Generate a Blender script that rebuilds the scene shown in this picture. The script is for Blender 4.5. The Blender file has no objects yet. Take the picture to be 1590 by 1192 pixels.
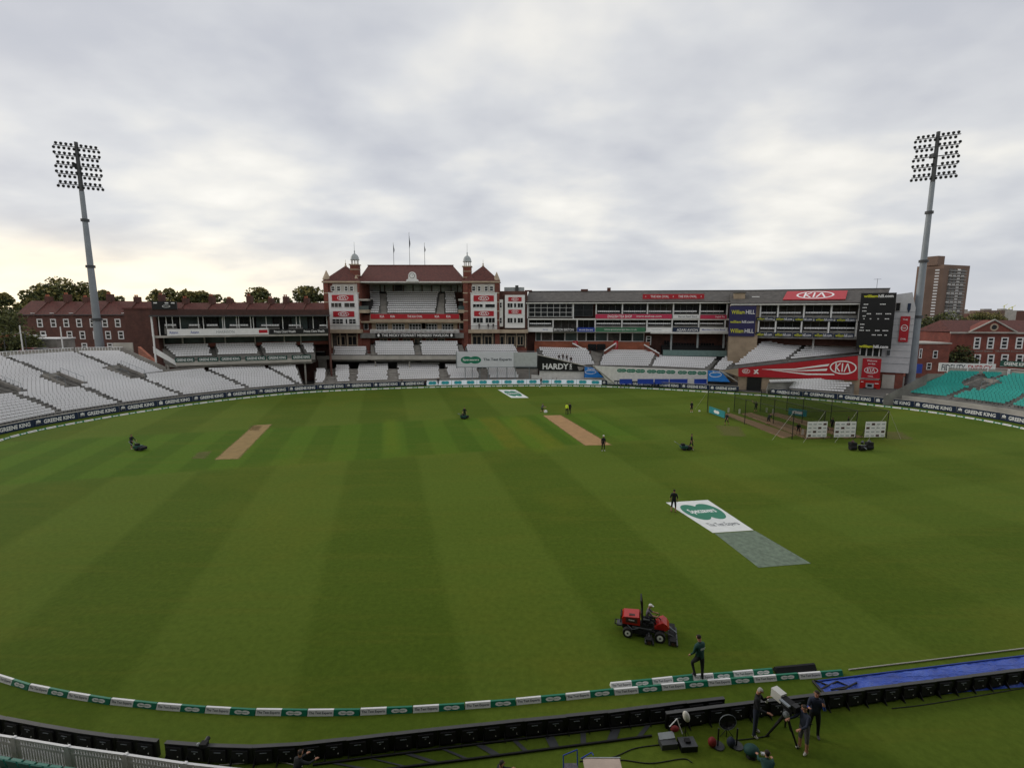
import bpy, bmesh, math, random
import numpy as np
from mathutils import Vector, Matrix
random.seed(7); rng=np.random.RandomState(7)
R=math.radians
SC=bpy.context.scene; COL=SC.collection
# ---------------------------------------------------------------- camera (measured from the photograph)
PW,PH=1590,1192; F=772.0; CX,CY=795.0,596.0; HOR=485.0; CAMH=16.0
PITCH=math.atan((CY-HOR)/F); cp,sp=math.cos(PITCH),math.sin(PITCH)
cam=bpy.data.cameras.new('camera'); camo=bpy.data.objects.new('camera',cam); COL.objects.link(camo)
camo.location=(0,0,CAMH); camo.rotation_euler=(R(90)-PITCH,0,0)
cam.sensor_width=36; cam.sensor_fit='HORIZONTAL'; cam.lens=F/PW*36; cam.clip_start=0.1; cam.clip_end=6000
SC.camera=camo
# ---------------------------------------------------------------- sky, sun, exposure
SUN_EL,SUN_AZ=R(24),R(-62)      # azimuth measured from +Y towards +X
w=bpy.data.worlds.new('World'); SC.world=w; w.use_nodes=True
nt=w.node_tree; nt.nodes.clear(); N=nt.nodes.new; L=nt.links.new
def mth(op,a,b=None,c=None,nt_=None,clamp=False):
    t=(nt_ or nt); n=t.nodes.new('ShaderNodeMath'); n.operation=op; n.use_clamp=clamp
    for i,v in enumerate((a,b,c)):
        if v is None: continue
        if isinstance(v,(int,float)): n.inputs[i].default_value=v
        else: t.links.new(v,n.inputs[i])
    return n.outputs[0]
def mixc(f,a,b,t):
    n=t.nodes.new('ShaderNodeMix'); n.data_type='RGBA'
    for i,v in ((0,f),(6,a),(7,b)):
        if isinstance(v,(int,float)): n.inputs[i].default_value=v
        elif isinstance(v,tuple): n.inputs[i].default_value=(*v[:3],1)
        else: t.links.new(v,n.inputs[i])
    return n.outputs[2]
def ramp(fac,stops,t):
    n=t.nodes.new('ShaderNodeValToRGB'); e=n.color_ramp.elements
    while len(e)<len(stops): e.new(.5)
    for el,(p,c) in zip(e,stops): el.position=p; el.color=(*c,1) if len(c)==3 else c
    t.links.new(fac,n.inputs[0]); return n.outputs[0]
sky=N('ShaderNodeTexSky'); sky.sky_type='NISHITA'; sky.sun_disc=False; sky.sun_elevation=SUN_EL; sky.sun_rotation=SUN_AZ
geo=N('ShaderNodeTexCoord'); sep=N('ShaderNodeSeparateXYZ'); L(geo.outputs['Generated'],sep.inputs[0])
dx,dy,dz=sep.outputs
zz=mth('MAXIMUM',dz,0.0); den=mth('ADD',zz,0.25)
cu=mth('DIVIDE',dx,den); cv=mth('DIVIDE',dy,den)
cmb=N('ShaderNodeCombineXYZ'); L(mth('MULTIPLY',cu,1.0),cmb.inputs[0]); L(mth('MULTIPLY',cv,1.15),cmb.inputs[1])
def noise(vec,scale,detail,rough,dist=0.0,t=None):
    n=(t or nt).nodes.new('ShaderNodeTexNoise'); n.inputs['Scale'].default_value=scale; n.inputs['Detail'].default_value=detail
    n.inputs['Roughness'].default_value=rough; n.inputs['Distortion'].default_value=dist
    if vec is not None: (t or nt).links.new(vec,n.inputs['Vector'])
    return n.outputs['Fac']
n1=noise(cmb.outputs[0],1.15,6,.47,.1); n2=noise(cmb.outputs[0],3.2,4,.45,.1); n3=noise(cmb.outputs[0],.5,2,.5)
dens=mth('ADD',mth('ADD',mth('MULTIPLY',n1,.56),mth('MULTIPLY',n2,.24)),mth('MULTIPLY',n3,.3))
cloud=ramp(dens,[(.35,(.46,.485,.545)),(.46,(.54,.555,.60)),(.54,(.66,.67,.69)),(.615,(.83,.815,.775)),(.70,(1.0,.97,.90))],nt)
# the break in the clouds low down towards the sun
el=N('ShaderNodeMapRange'); L(dz,el.inputs[0]); el.inputs[1].default_value=.0; el.inputs[2].default_value=.16; el.inputs[3].default_value=1; el.inputs[4].default_value=0; el.interpolation_type='SMOOTHERSTEP'
az=mth('ARCTAN2',dx,dy)
azf=N('ShaderNodeMapRange'); L(az,azf.inputs[0]); azf.inputs[1].default_value=-.05; azf.inputs[2].default_value=-.7; azf.inputs[3].default_value=.0; azf.inputs[4].default_value=1; azf.interpolation_type='SMOOTHSTEP'
gl=mth('MULTIPLY',mth('MULTIPLY',el.outputs[0],azf.outputs[0]),mth('ADD',mth('MULTIPLY',n2,1.5),.15),clamp=True)
c2=mixc(gl,cloud,(1.4,1.2,.86),nt)
hz=N('ShaderNodeMapRange'); L(dz,hz.inputs[0]); hz.inputs[1].default_value=0; hz.inputs[2].default_value=.13; hz.inputs[3].default_value=.55; hz.inputs[4].default_value=0
c3_=mixc(mth('MULTIPLY',hz.outputs[0],mth('SUBTRACT',1.0,azf.outputs[0])),c2,(.60,.62,.66),nt)
b1=N('ShaderNodeBackground'); L(sky.outputs[0],b1.inputs[0]); b1.inputs[1].default_value=.08
b2=N('ShaderNodeBackground'); L(c3_,b2.inputs[0]); b2.inputs[1].default_value=1.02
mx=N('ShaderNodeMixShader'); mx.inputs[0].default_value=.93; L(b1.outputs[0],mx.inputs[1]); L(b2.outputs[0],mx.inputs[2])
wo=N('ShaderNodeOutputWorld'); L(mx.outputs[0],wo.inputs[0])
sl=bpy.data.lights.new('sun','SUN'); sl.energy=.8; sl.angle=R(14); sl.color=(1,.93,.82); so=bpy.data.objects.new('sun',sl); COL.objects.link(so)
sd=Vector((math.sin(SUN_AZ)*math.cos(SUN_EL),math.cos(SUN_AZ)*math.cos(SUN_EL),math.sin(SUN_EL)))
so.rotation_euler=sd.to_track_quat('Z','Y').to_euler(); so.location=(-60,60,60)
SC.view_settings.view_transform='Standard'; SC.view_settings.look='None'; SC.view_settings.exposure=.12; SC.view_settings.gamma=1
SC.render.engine='CYCLES'
# ---------------------------------------------------------------- measuring helpers
def ray(px,py):
    u=(px-CX)/F; v=(py-CY)/F
    return Vector((u,cp-v*sp,-sp-v*cp))
def G(px,py,z=0.0):
    d=ray(px,py); t=(z-CAMH)/d.z; return Vector((d.x*t,d.y*t,z))
def V(px,py,Y):
    d=ray(px,py); t=Y/d.y; return Vector((d.x*t,Y,CAMH+d.z*t))
def proj(p):
    x,y,z=p[0],p[1],p[2]-CAMH
    dep=y*cp-z*sp; up=y*sp+z*cp
    return (CX+F*x/dep, CY-F*up/dep)
def crop(ox,oy,s): return lambda x,y:(ox+x/s,oy+y/s)
c1=crop(0,400,4.2577); c2=crop(220,430,5.3); c3=crop(490,360,7.45); c4=crop(640,360,7.4526); c5=crop(470,490,4.184)
c6=crop(810,430,4.818); c7=crop(1110,430,4.969); c8=crop(1340,380,3.972); c9=crop(820,530,11.357); c10=crop(1120,540,5.679)
c11=crop(1320,440,6.625); c12=crop(0,440,6.625); n3c=crop(1060,590,4.184); b6=crop(990,1010,4.676); b4=crop(1090,1040,7.84); b5=crop(930,890,6.62); bl=crop(740,1020,4.969)
# ---------------------------------------------------------------- materials
MATS={}
def mat(name,col,rough=.7,var=.12,scale=1.5,metal=0.0,emit=0,bump=0,spec=.4,fine=0):
    if name in MATS: return MATS[name]
    m=bpy.data.materials.new(name); m.use_nodes=True; t=m.node_tree; b=t.nodes['Principled BSDF']
    tc=t.nodes.new('ShaderNodeTexCoord')
    f=noise(tc.outputs['Object'],scale,5,.6,t=t)
    a=tuple(max(0,c*(1-var*1.6)) for c in col); c_=tuple(min(1,c*(1+var*1.6)) for c in col)
    o=ramp(f,[(.25,a),(.5,tuple(col)),(.75,c_)],t)
    t.links.new(o,b.inputs['Base Color']); b.inputs['Roughness'].default_value=rough; b.inputs['Metallic'].default_value=metal
    b.inputs['Specular IOR Level'].default_value=spec
    if emit: t.links.new(o,b.inputs['Emission Color']); b.inputs['Emission Strength'].default_value=emit
    MATS[name]=m; return m
def brickmat(name,c1_,c2_,mort,scale=1.0):
    m=bpy.data.materials.new(name); m.use_nodes=True; t=m.node_tree; b=t.nodes['Principled BSDF']
    tc=t.nodes.new('ShaderNodeTexCoord'); s=t.nodes.new('ShaderNodeSeparateXYZ'); t.links.new(tc.outputs['Object'],s.inputs[0])
    cb=t.nodes.new('ShaderNodeCombineXYZ'); t.links.new(mth('ADD',s.outputs[0],s.outputs[1],nt_=t),cb.inputs[0]); t.links.new(s.outputs[2],cb.inputs[1])
    br=t.nodes.new('ShaderNodeTexBrick'); t.links.new(cb.outputs[0],br.inputs['Vector']); br.inputs['Scale'].default_value=scale
    br.inputs['Color1'].default_value=(*c1_,1); br.inputs['Color2'].default_value=(*c2_,1); br.inputs['Mortar'].default_value=(*mort,1)
    br.inputs['Brick Width'].default_value=.46; br.inputs['Row Height'].default_value=.16; br.inputs['Mortar Size'].default_value=.012
    f=noise(tc.outputs['Object'],.45,6,.65,t=t); g=ramp(f,[(.3,(.62,.62,.62)),(.7,(1.2,1.15,1.1))],t)
    n=t.nodes.new('ShaderNodeMix'); n.data_type='RGBA'; n.blend_type='MULTIPLY'; n.inputs[0].default_value=1
    t.links.new(br.outputs[0],n.inputs[6]); t.links.new(g,n.inputs[7]); t.links.new(n.outputs[2],b.inputs['Base Color']); b.inputs['Roughness'].default_value=.85
    return m
M=dict(
 white=mat('white_paint',(.74,.74,.74),.5,.05), offwhite=mat('offwhite_paint',(.66,.65,.62),.6,.1),
 seat=mat('white_plastic',(.74,.74,.76),.45,.05,.15), teal=mat('teal_plastic',(.028,.36,.32),.5,.1,.3), darkteal=mat('green_plastic',(.012,.16,.12),.5,.1,.3),
 conc=mat('concrete',(.25,.235,.215),.85,.2,.6), dconc=mat('dark_concrete',(.19,.185,.175),.9,.25,.6), paleconc=mat('pale_concrete',(.40,.38,.345),.85,.15,.5),
 brick=brickmat('red_brick',(.235,.062,.04),(.16,.042,.03),(.17,.10,.08)), hbrick=brickmat('house_brick',(.13,.05,.038),(.095,.038,.03),(.12,.08,.065)), dbrick=brickmat('dark_brick',(.115,.045,.034),(.085,.032,.025),(.10,.06,.05)),
 obrick=brickmat('orange_brick',(.42,.12,.06),(.33,.09,.05),(.3,.18,.13)), tan=mat('tan_render',(.33,.255,.18),.85,.15,.7), stone=mat('buff_stone',(.40,.32,.235),.8,.15,.8),
 tile=mat('clay_tile',(.092,.029,.023),.8,.35,2.2), tile2=mat('brown_tile',(.12,.055,.042),.8,.3,1.4), slate=mat('grey_slate',(.078,.071,.065),.75,.3,1.2),
 maroon=mat('maroon_fascia',(.055,.022,.018),.6,.2), black=mat('black_panel',(.006,.006,.007),.5,.2), blackm=mat('black_matt',(.008,.008,.009),.8,.2,3),
 glass=mat('window_glass',(.012,.014,.016),.22,.5,.35,spec=.35), glass2=mat('tinted_glass',(.06,.085,.085),.2,.4,.25,spec=.4), curtain=mat('window_interior',(.05,.045,.04),.6,.8,1.1),
 steel=mat('galvanised_steel',(.23,.255,.28),.5,.1,.4,metal=.35), dsteel=mat('dark_steel',(.05,.053,.057),.5,.15), lead=mat('grey_lead',(.33,.36,.37),.5,.15),
 red=mat('sign_red',(.40,.012,.022),.5,.06), dullred=mat('dull_red',(.20,.015,.015),.6,.15), red2=mat('machine_red',(.40,.014,.012),.3,.06), pink=mat('sign_pink',(.50,.035,.09),.5,.06), navy=mat('sign_navy',(.010,.022,.058),.45,.1),
 purple=mat('sign_indigo',(.022,.02,.085),.5,.1), blue=mat('sign_blue',(.02,.20,.62),.5,.15), rblue=mat('royal_blue',(.015,.05,.32),.5,.1), green=mat('sign_green',(.006,.17,.095),.5,.06),
 dgreen=mat('dark_green',(.008,.06,.045),.6,.1), midgreen=mat('banner_green',(.04,.16,.08),.6,.1), yellow=mat('sign_yellow',(.62,.62,.03),.5,.05), hivis=mat('hi_vis_yellow',(.65,.85,.04),.6,.05), wtxt=mat('white_lettering',(.80,.80,.80),.5,.02),
 btxt=mat('dark_lettering',(.03,.04,.06),.5,.05), led=mat('led_white',(.62,.68,.75),.4,.05,emit=.25), ledteal=mat('led_teal',(.03,.28,.33),.4,.1,emit=.15), ledblue=mat('led_blue',(.10,.20,.55),.4,.1,emit=.15),
 bluegrey=mat('far_brick',(.17,.115,.09),.9,.15,.1), rubber=mat('tyre_rubber',(.012,.012,.012),.8,.2), wood=mat('pale_wood',(.50,.40,.33),.6,.12), skin=mat('skin',(.42,.21,.14),.6,.08),
 hair=mat('dark_hair',(.02,.014,.01),.8,.2), ghair=mat('grey_hair',(.33,.31,.29),.8,.2), kit=mat('black_kit',(.010,.011,.014),.8,.2), nkit=mat('navy_cloth',(.018,.024,.045),.8,.2), gkit=mat('green_jacket',(.008,.05,.042),.7,.2),
 shoe=mat('white_shoe',(.55,.53,.5),.6,.1), bshoe=mat('black_shoe',(.02,.02,.02),.6,.1), check=mat('grey_cloth',(.11,.10,.12),.8,.3,14), bark=mat('bark',(.06,.045,.035),.9,.3), rope=mat('pale_rope',(.42,.40,.36),.8,.1),
)
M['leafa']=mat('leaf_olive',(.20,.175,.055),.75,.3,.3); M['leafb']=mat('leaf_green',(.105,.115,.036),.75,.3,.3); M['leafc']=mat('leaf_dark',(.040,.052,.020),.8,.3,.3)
M['net']=None
def netmat():
    m=bpy.data.materials.new('netting'); m.use_nodes=True; t=m.node_tree; t.nodes.clear()
    a=t.nodes.new('ShaderNodeBsdfTransparent'); b=t.nodes.new('ShaderNodeBsdfDiffuse'); b.inputs[0].default_value=(.01,.014,.012,1)
    s=t.nodes.new('ShaderNodeMixShader'); s.inputs[0].default_value=.25; o=t.nodes.new('ShaderNodeOutputMaterial')
    t.links.new(a.outputs[0],s.inputs[1]); t.links.new(b.outputs[0],s.inputs[2]); t.links.new(s.outputs[0],o.inputs[0]); return m
M['net']=netmat()
# ---------------------------------------------------------------- mesh builder
class MB:
    def __init__(s): s.v=[]; s.f=[]; s.mi=[]; s.m=[]; s.sm=[]
    def k(s,m):
        if m not in s.m: s.m.append(m)
        return s.m.index(m)
    def add(s,vs,fs,m,smooth=False):
        o=len(s.v); s.v+=[tuple(p) for p in vs]; i=s.k(m)
        for f in fs: s.f.append(tuple(o+a for a in f)); s.mi.append(i); s.sm.append(smooth)
        return s
    def box(s,x0,x1,y0,y1,z0,z1,m):
        if x0>x1:x0,x1=x1,x0
        if y0>y1:y0,y1=y1,y0
        if z0>z1:z0,z1=z1,z0
        return s.add([(x0,y0,z0),(x1,y0,z0),(x1,y1,z0),(x0,y1,z0),(x0,y0,z1),(x1,y0,z1),(x1,y1,z1),(x0,y1,z1)],
          [(3,2,1,0),(4,5,6,7),(0,1,5,4),(1,2,6,5),(2,3,7,6),(3,0,4,7)],m)
    def quad(s,a,b,c,d,m): return s.add([a,b,c,d],[(0,1,2,3)],m)
    def prism(s,poly,h0,h1,m,axis='y'):   # poly of (a,b); extruded along axis
        n=len(poly)
        if axis=='y': vs=[(a,h0,b) for a,b in poly]+[(a,h1,b) for a,b in poly]
        elif axis=='x': vs=[(h0,a,b) for a,b in poly]+[(h1,a,b) for a,b in poly]
        else: vs=[(a,b,h0) for a,b in poly]+[(a,b,h1) for a,b in poly]
        fs=[tuple(range(n)),tuple(range(2*n-1,n-1,-1))]+[(i,n+i,n+(i+1)%n,(i+1)%n) for i in range(n)]
        return s.add(vs,fs,m)
    def tube(s,a,b,r0,r1,m,n=8,cap=True,smooth=True):
        a=Vector(a); b=Vector(b); d=(b-a)
        if d.length<1e-6: return s
        d.normalize(); u=d.orthogonal().normalized(); w_=d.cross(u)
        vs=[]
        for p,r in ((a,r0),(b,r1)):
            for i in range(n):
                t=2*math.pi*i/n; vs.append(p+u*(math.cos(t)*r)+w_*(math.sin(t)*r))
        s.add(vs,[(i,(i+1)%n,n+(i+1)%n,n+i) for i in range(n)],m,smooth)
        if cap: s.add(vs,[tuple(range(n-1,-1,-1)),tuple(range(n,2*n))],m)
        return s
    def path(s,pts,r,m,n=6):
        for a,b in zip(pts,pts[1:]): s.tube(a,b,r,r,m,n)
        return s
    def ell(s,c,rx,ry,rz,m,nu=12,nv=8,rot=None):
        vs=[];fs=[]
        for j in range(nv+1):
            ph=math.pi*j/nv
            for i in range(nu):
                th=2*math.pi*i/nu; p=Vector((rx*math.sin(ph)*math.cos(th),ry*math.sin(ph)*math.sin(th),rz*math.cos(ph)))
                if rot: p=rot@p
                vs.append(p+Vector(c))
        for j in range(nv):
            for i in range(nu): fs.append((j*nu+i,(j+1)*nu+i,(j+1)*nu+(i+1)%nu,j*nu+(i+1)%nu))
        return s.add(vs,fs,m,True)
    def lathe(s,c,prof,m,n=12,smooth=True):
        vs=[];fs=[]
        for r,z in prof:
            for i in range(n): t=2*math.pi*(i+.5)/n; vs.append((c[0]+r*math.cos(t),c[1]+r*math.sin(t),c[2]+z))
        for j in range(len(prof)-1):
            for i in range(n): fs.append((j*n+i,j*n+(i+1)%n,(j+1)*n+(i+1)%n,(j+1)*n+i))
        s.add(vs,fs,m,smooth); s.add(vs,[tuple(range((len(prof)-1)*n,len(prof)*n)),tuple(range(n-1,-1,-1))],m); return s
    def mesh(s,name):
        me=bpy.data.meshes.new(name); me.from_pydata(s.v,[],s.f)
        for m in s.m: me.materials.append(m)
        me.polygons.foreach_set('material_index',s.mi); me.polygons.foreach_set('use_smooth',s.sm); me.update(); return me
    def build(s,name,parent=None,label=None,loc=None,rz=0,kind=None,cat=None,group=None,rec=False):
        me=s.mesh(name); o=bpy.data.objects.new(name,me); COL.objects.link(o)
        if parent is not None: o.parent=parent
        if loc is not None: o.location=loc
        if rz: o.rotation_euler[2]=rz
        if rec:
            a=np.array(s.v); c=Vector(((a[:,0].min()+a[:,0].max())/2,(a[:,1].min()+a[:,1].max())/2,a[:,2].min()))
            me.transform(Matrix.Translation(-c)); o.location=Vector(o.location)+Matrix.Rotation(rz,3,'Z')@c
            o['_c']=0; del o['_c']; s.c=c
        tag(o,label,cat,group,kind); return o
def tag(o,label=None,cat=None,group=None,kind=None):
    if label:o['label']=label
    if cat:o['category']=cat
    if group:o['group']=group
    if kind:o['kind']=kind
    return o
def thing(name,label,cat,loc=(0,0,0),rz=0,group=None):
    o=bpy.data.objects.new(name,None); o.empty_display_size=.3; COL.objects.link(o); o.location=loc; o.rotation_euler[2]=rz
    return tag(o,label,cat,group)
def dup(o,loc=None,rz=None,label=None,parent=None):
    c=o.copy(); COL.objects.link(c)
    if parent is not None: c.parent=parent
    if loc is not None: c.location=loc
    if rz is not None: c.rotation_euler[2]=rz
    if label: c['label']=label
    for ch in list(o.children): dup(ch,parent=c)
    return c
ORD=['first','second','third','fourth','fifth','sixth','seventh','eighth','ninth','tenth','eleventh','twelfth','thirteenth','fourteenth','fifteenth','sixteenth','seventeenth','eighteenth','nineteenth','twentieth']
TENS={2:'twenty',3:'thirty',4:'forty',5:'fifty',6:'sixty',7:'seventy',8:'eighty',9:'ninety'}
def od(i):
    i+=1
    if i<=20: return ORD[i-1]
    if i>=100: return 'hundred and '+od(i-101) if i>100 else 'hundredth'
    t,u=divmod(i,10)
    return TENS[t]+'-'+ORD[u-1] if u else TENS[t][:-1]+'ieth'
# text as flat meshes facing -Y, centred on (0,0), width/height fitted
TC={}
def textdata(s,bold=.012,shear=0):
    key=(s,bold,shear)
    if key not in TC:
        c=bpy.data.curves.new('lettering','FONT'); c.body=s; c.offset=bold; c.align_x='CENTER'; c.resolution_u=2; c.shear=shear
        o=bpy.data.objects.new('tmp',c); COL.objects.link(o)
        dg=bpy.context.evaluated_depsgraph_get(); me=bpy.data.meshes.new_from_object(o.evaluated_get(dg))
        bpy.data.objects.remove(o); v=np.array([tuple(x.co) for x in me.vertices]); f=[tuple(p.vertices) for p in me.polygons]
        mn,mxx=v.min(0),v.max(0); v=v-(mn+mxx)/2; TC[key]=(v/np.array([max(1e-6,mxx[0]-mn[0]),max(1e-6,mxx[1]-mn[1]),1]),f)
        bpy.data.meshes.remove(me)
    return TC[key]
def addtext(mb,s,cx,cz,w_,h,d,m,bold=.012,shear=0,flip=False):
    v,f=textdata(s,bold,shear); k=-1 if flip else 1
    mb.add([(cx+k*p[0]*w_,d,cz+p[1]*h) for p in v],[(q if not flip else q[::-1]) for q in f],m); return mb
def addell(mb,cx,cz,rx,rz,d,m,n=24,ring=0):
    if ring:
        vs=[(cx+k*math.cos(2*math.pi*i/n),d,cz+k2*math.sin(2*math.pi*i/n)) for k,k2 in ((rx,rz),(rx-ring,rz-ring)) for i in range(n)]
        mb.add(vs,[(i,(i+1)%n,n+(i+1)%n,n+i) for i in range(n)],m)
    else: mb.add([(cx+rx*math.cos(2*math.pi*i/n),d,cz+rz*math.sin(2*math.pi*i/n)) for i in range(n)],[tuple(range(n))],m)
    return mb
def kia(mb,cx,cz,w_,h,d,m):
    addell(mb,cx,cz,w_/2,h/2,d,m,28,ring=min(w_*.05,h*.12))
    # K I and an open-barred A
    t=h*.62; x0=cx-w_*.27
    def bar(a,b,th):
        a=Vector((a[0],0,a[1])); b=Vector((b[0],0,b[1])); n_=Vector((-(b-a).z,0,(b-a).x)).normalized()*th/2
        mb.quad(*[(p.x,d,p.z) for p in (a-n_,b-n_,b+n_,a+n_)],m)
    th=w_*.045
    bar((x0,cz-t/2),(x0,cz+t/2),th); bar((x0+th/2,cz),(x0+w_*.16,cz+t/2),th); bar((x0+th/2,cz),(x0+w_*.16,cz-t/2),th)
    bar((cx-w_*.03,cz-t/2),(cx-w_*.03,cz+t/2),th); bar((cx+w_*.05,cz-t/2),(cx+w_*.155,cz+t/2),th); bar((cx+w_*.155,cz+t/2),(cx+w_*.27,cz-t/2),th)
def glasslogo(mb,cx,cz,w_,h,d,mg,mt,text='Specsavers',bold=.02):
    addell(mb,cx-w_*.21,cz,w_*.29,h/2,d,mg); addell(mb,cx+w_*.21,cz,w_*.29,h/2,d-.002 if d<=0 else d+.002,mg)
    if text: addtext(mb,text,cx,cz,w_*.8,h*.38,d-.02,mt,bold)
class Fac:
    """a vertical facade plane from ground point A to B; local x along it, y into it, z up"""
    def __init__(s,A,B):
        s.A=Vector((A[0],A[1])); d=Vector((B[0]-A[0],B[1]-A[1])); s.len=d.length; d.normalize(); s.u=d; s.n=Vector((-d.y,d.x)); s.rz=math.atan2(d.y,d.x)
        if s.n.y<0: s.n=-s.n
    def S(s,p,d=0.0):
        r=ray(*p); o=s.A+s.n*d
        t=(o.dot(s.n))/(Vector((r.x,r.y)).dot(s.n)); q=Vector((r.x*t,r.y*t))
        return ((q-s.A).dot(s.u),CAMH+r.z*t)
    def rect(s,c,x0,y0,x1,y1,d=0.0):
        a=s.S(c((x0),(y0+y1)/2),d); b=s.S(c(x1,(y0+y1)/2),d); t=s.S(c((x0+x1)/2,y0),d); q=s.S(c((x0+x1)/2,y1),d)
        return a[0],b[0],q[1],t[1]
    def W(s,x,d,z): p=s.A+s.u*x+s.n*d; return Vector((p.x,p.y,z))
    def loc(s): return (s.A.x,s.A.y,0)
I_=lambda x,y:(x,y)
def window(par,s0,s1,z0,z1,d,nx=2,ny=2,fm=None,gm=None,fw=.09,name='window'):
    """frame proud of the wall with a glass pane as sub-part"""
    fm=fm or M['white']; gm=gm or M['glass']; b=MB()
    b.box(s0,s0+fw,d-.12,d-.003,z0,z1,fm).box(s1-fw,s1,d-.12,d-.003,z0,z1,fm).box(s0+fw,s1-fw,d-.12,d-.003,z0,z0+fw,fm).box(s0+fw,s1-fw,d-.12,d-.003,z1-fw,z1,fm)
    for i in range(1,nx): x=s0+(s1-s0)*i/nx; b.box(x-fw*.4,x+fw*.4,d-.11,d-.004,z0+fw,z1-fw,fm)
    for i in range(1,ny): z=z0+(z1-z0)*i/ny; b.box(s0+fw,s1-fw,d-.10,d-.005,z-fw*.4,z+fw*.4,fm)
    o=b.build(name,par); MB().box(s0+fw*.5,s1-fw*.5,d-.06,d-.006,z0+fw*.5,z1-fw*.5,gm).build('pane',o); return o
def banner(fac,r,d,m,label,texts=(),th=.06,cat='banner',name='banner',group=None,draw=None,rim=None):
    """r=(s0,s1,z0,z1) on the facade; texts=(string,rel x,rel z,rel w,rel h,material)"""
    s0,s1,z0,z1=r; w_,h=s1-s0,z1-z0; p=fac.W((s0+s1)/2,d,z0)
    root=thing(name,label,cat,p,fac.rz,group)
    b=MB().box(-w_/2,w_/2,-th,0,0,h,m)
    if rim: b.box(-w_/2-.06,w_/2+.06,-th+.01,.02,-.06,0,rim).box(-w_/2-.06,w_/2+.06,-th+.01,.02,h,h+.06,rim)
    b.build('panel',root)
    if texts or draw:
        t=MB()
        for (s,x,z,tw,tht,tm) in texts: addtext(t,s,(x-.5)*w_,z*h,tw*w_,tht*h,-th-.012,tm)
        if draw: draw(t,w_,h,-th-.012)
        t.build('lettering',root)
    return root
# ---------------------------------------------------------------- seats
SEATS=[]   # (x,y,z,yaw,kind,where)
VOM=[]     # vomitories: (front point, back point, t0, t1, half width)
def block(par,Lf,Lb,Rf,Rb,n,kind,where,deckm=None,inset=.32,pitch=.50,name='terrace_deck',skip=None,seats=True):
    """stepped deck between a left edge (front->back) and a right edge, n rows of seats on it"""
    deckm=deckm or M['dconc']; Lf,Lb,Rf,Rb=map(Vector,(Lf,Lb,Rf,Rb)); b=MB()
    for k in range(n):
        t0,t1=k/n,(k+1)/n; a=Lf.lerp(Lb,t0); c=Lf.lerp(Lb,t1); e=Rf.lerp(Rb,t0); g=Rf.lerp(Rb,t1); z=a.z; z2=e.z
        b.quad((a.x,a.y,a.z),(e.x,e.y,e.z),(g.x,g.y,e.z),(c.x,c.y,a.z),deckm)
        b.quad((c.x,c.y,a.z),(g.x,g.y,e.z),g,c,deckm)
        if not seats: continue
        tm=(k+.5)/n; p=Lf.lerp(Lb,tm); q=Rf.lerp(Rb,tm); d=q-p; ln=Vector((d.x,d.y)).length
        if ln<1.2: continue
        yaw=math.atan2(d.y,d.x); m_=int((ln-2*inset)/pitch)
        jt=(ln-2*inset-m_*pitch)*rng.rand()
        for i in range(m_):
            f=(inset+pitch*(i+.5)+jt)/ln; pt=p+d*f; zz_=a.z*(1-f)+e.z*f
            if skip and skip(k,i,m_): continue
            bad=False
            for (vf,vb,u0,u1,hw) in VOM:
                ax=Vector((vb.x-vf.x,vb.y-vf.y)); t=(Vector((pt.x-vf.x,pt.y-vf.y))).dot(ax)/ax.length_squared
                if u0-.03<t<u1+.03 and (Vector((pt.x-vf.x,pt.y-vf.y))-ax*t).length<hw+.35: bad=True
            if not bad: SEATS.append((pt.x,pt.y,zz_,yaw,kind,(where,k)))
    a,c,e,g=Lf,Lb,Rf,Rb
    b.quad((a.x,a.y,a.z-1.2),(e.x,e.y,e.z-1.2),e,a,deckm); b.quad((a.x,a.y,a.z-1.2),a,c,(c.x,c.y,a.z-1.2),deckm); b.quad(e,(e.x,e.y,e.z-1.2),(g.x,g.y,e.z-1.2),g,deckm)
    b.quad(c,g,(g.x,g.y,g.z-1.5),(c.x,c.y,c.z-1.5),deckm)
    return b.build(name,par)
def catmull(P,n=12):
    out=[]; P=[2*P[0]-P[1]]+P+[2*P[-1]-P[-2]]
    for i in range(1,len(P)-2):
        for k in range(n):
            t=k/n; a,b,c,d=P[i-1:i+3]
            out.append(.5*((2*b)+(c-a)*t+(2*a-5*b+4*c-d)*t*t+(3*b-a-3*c+d)*t**3))
    out.append(P[-2]); return out
def resample(P,step):
    out=[P[0].copy()]; acc=0; want=step
    for a,b in zip(P,P[1:]):
        l=(b-a).length
        while acc+l>=want: out.append(a.lerp(b,(want-acc)/l)); want+=step
        acc+=l
    return out
def smooth(P,it):
    P=[p.copy() for p in P]
    for _ in range(it): P=[P[0]]+[(P[i-1]+P[i]*2+P[i+1])/4 for i in range(1,len(P)-1)]+[P[-1]]
    return P
FENCE_PX=[(-130,716),(-60,691),(0,673.6),(96,655),(188,639.6),(260,629),(360,616.5),(470,606.6),(566,601.9),(668,598.5),(770,596.8),(878,596.3),(943,597.8),(1018,601),(1140,608),(1184,611),(1277,618),(1340,624),(1440,635),(1554,652),(1590,659),(1660,674),(1760,700)]
FENCE=resample(smooth(resample(catmull([G(x,y) for x,y in FENCE_PX]),1.0),14),1.0)
def foff(P,o):   # offset outwards (away from field centre)
    out=[]
    for i,p in enumerate(P):
        a=P[max(0,i-2)]; b=P[min(len(P)-1,i+2)]; t=(b-a).normalized(); n_=Vector((-t.y,t.x,0)); 
        if n_.dot(p-Vector((0,55,0)))<0: n_=-n_
        out.append(p+n_*o)
    return out
FO=foff(FENCE,1.3)
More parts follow.
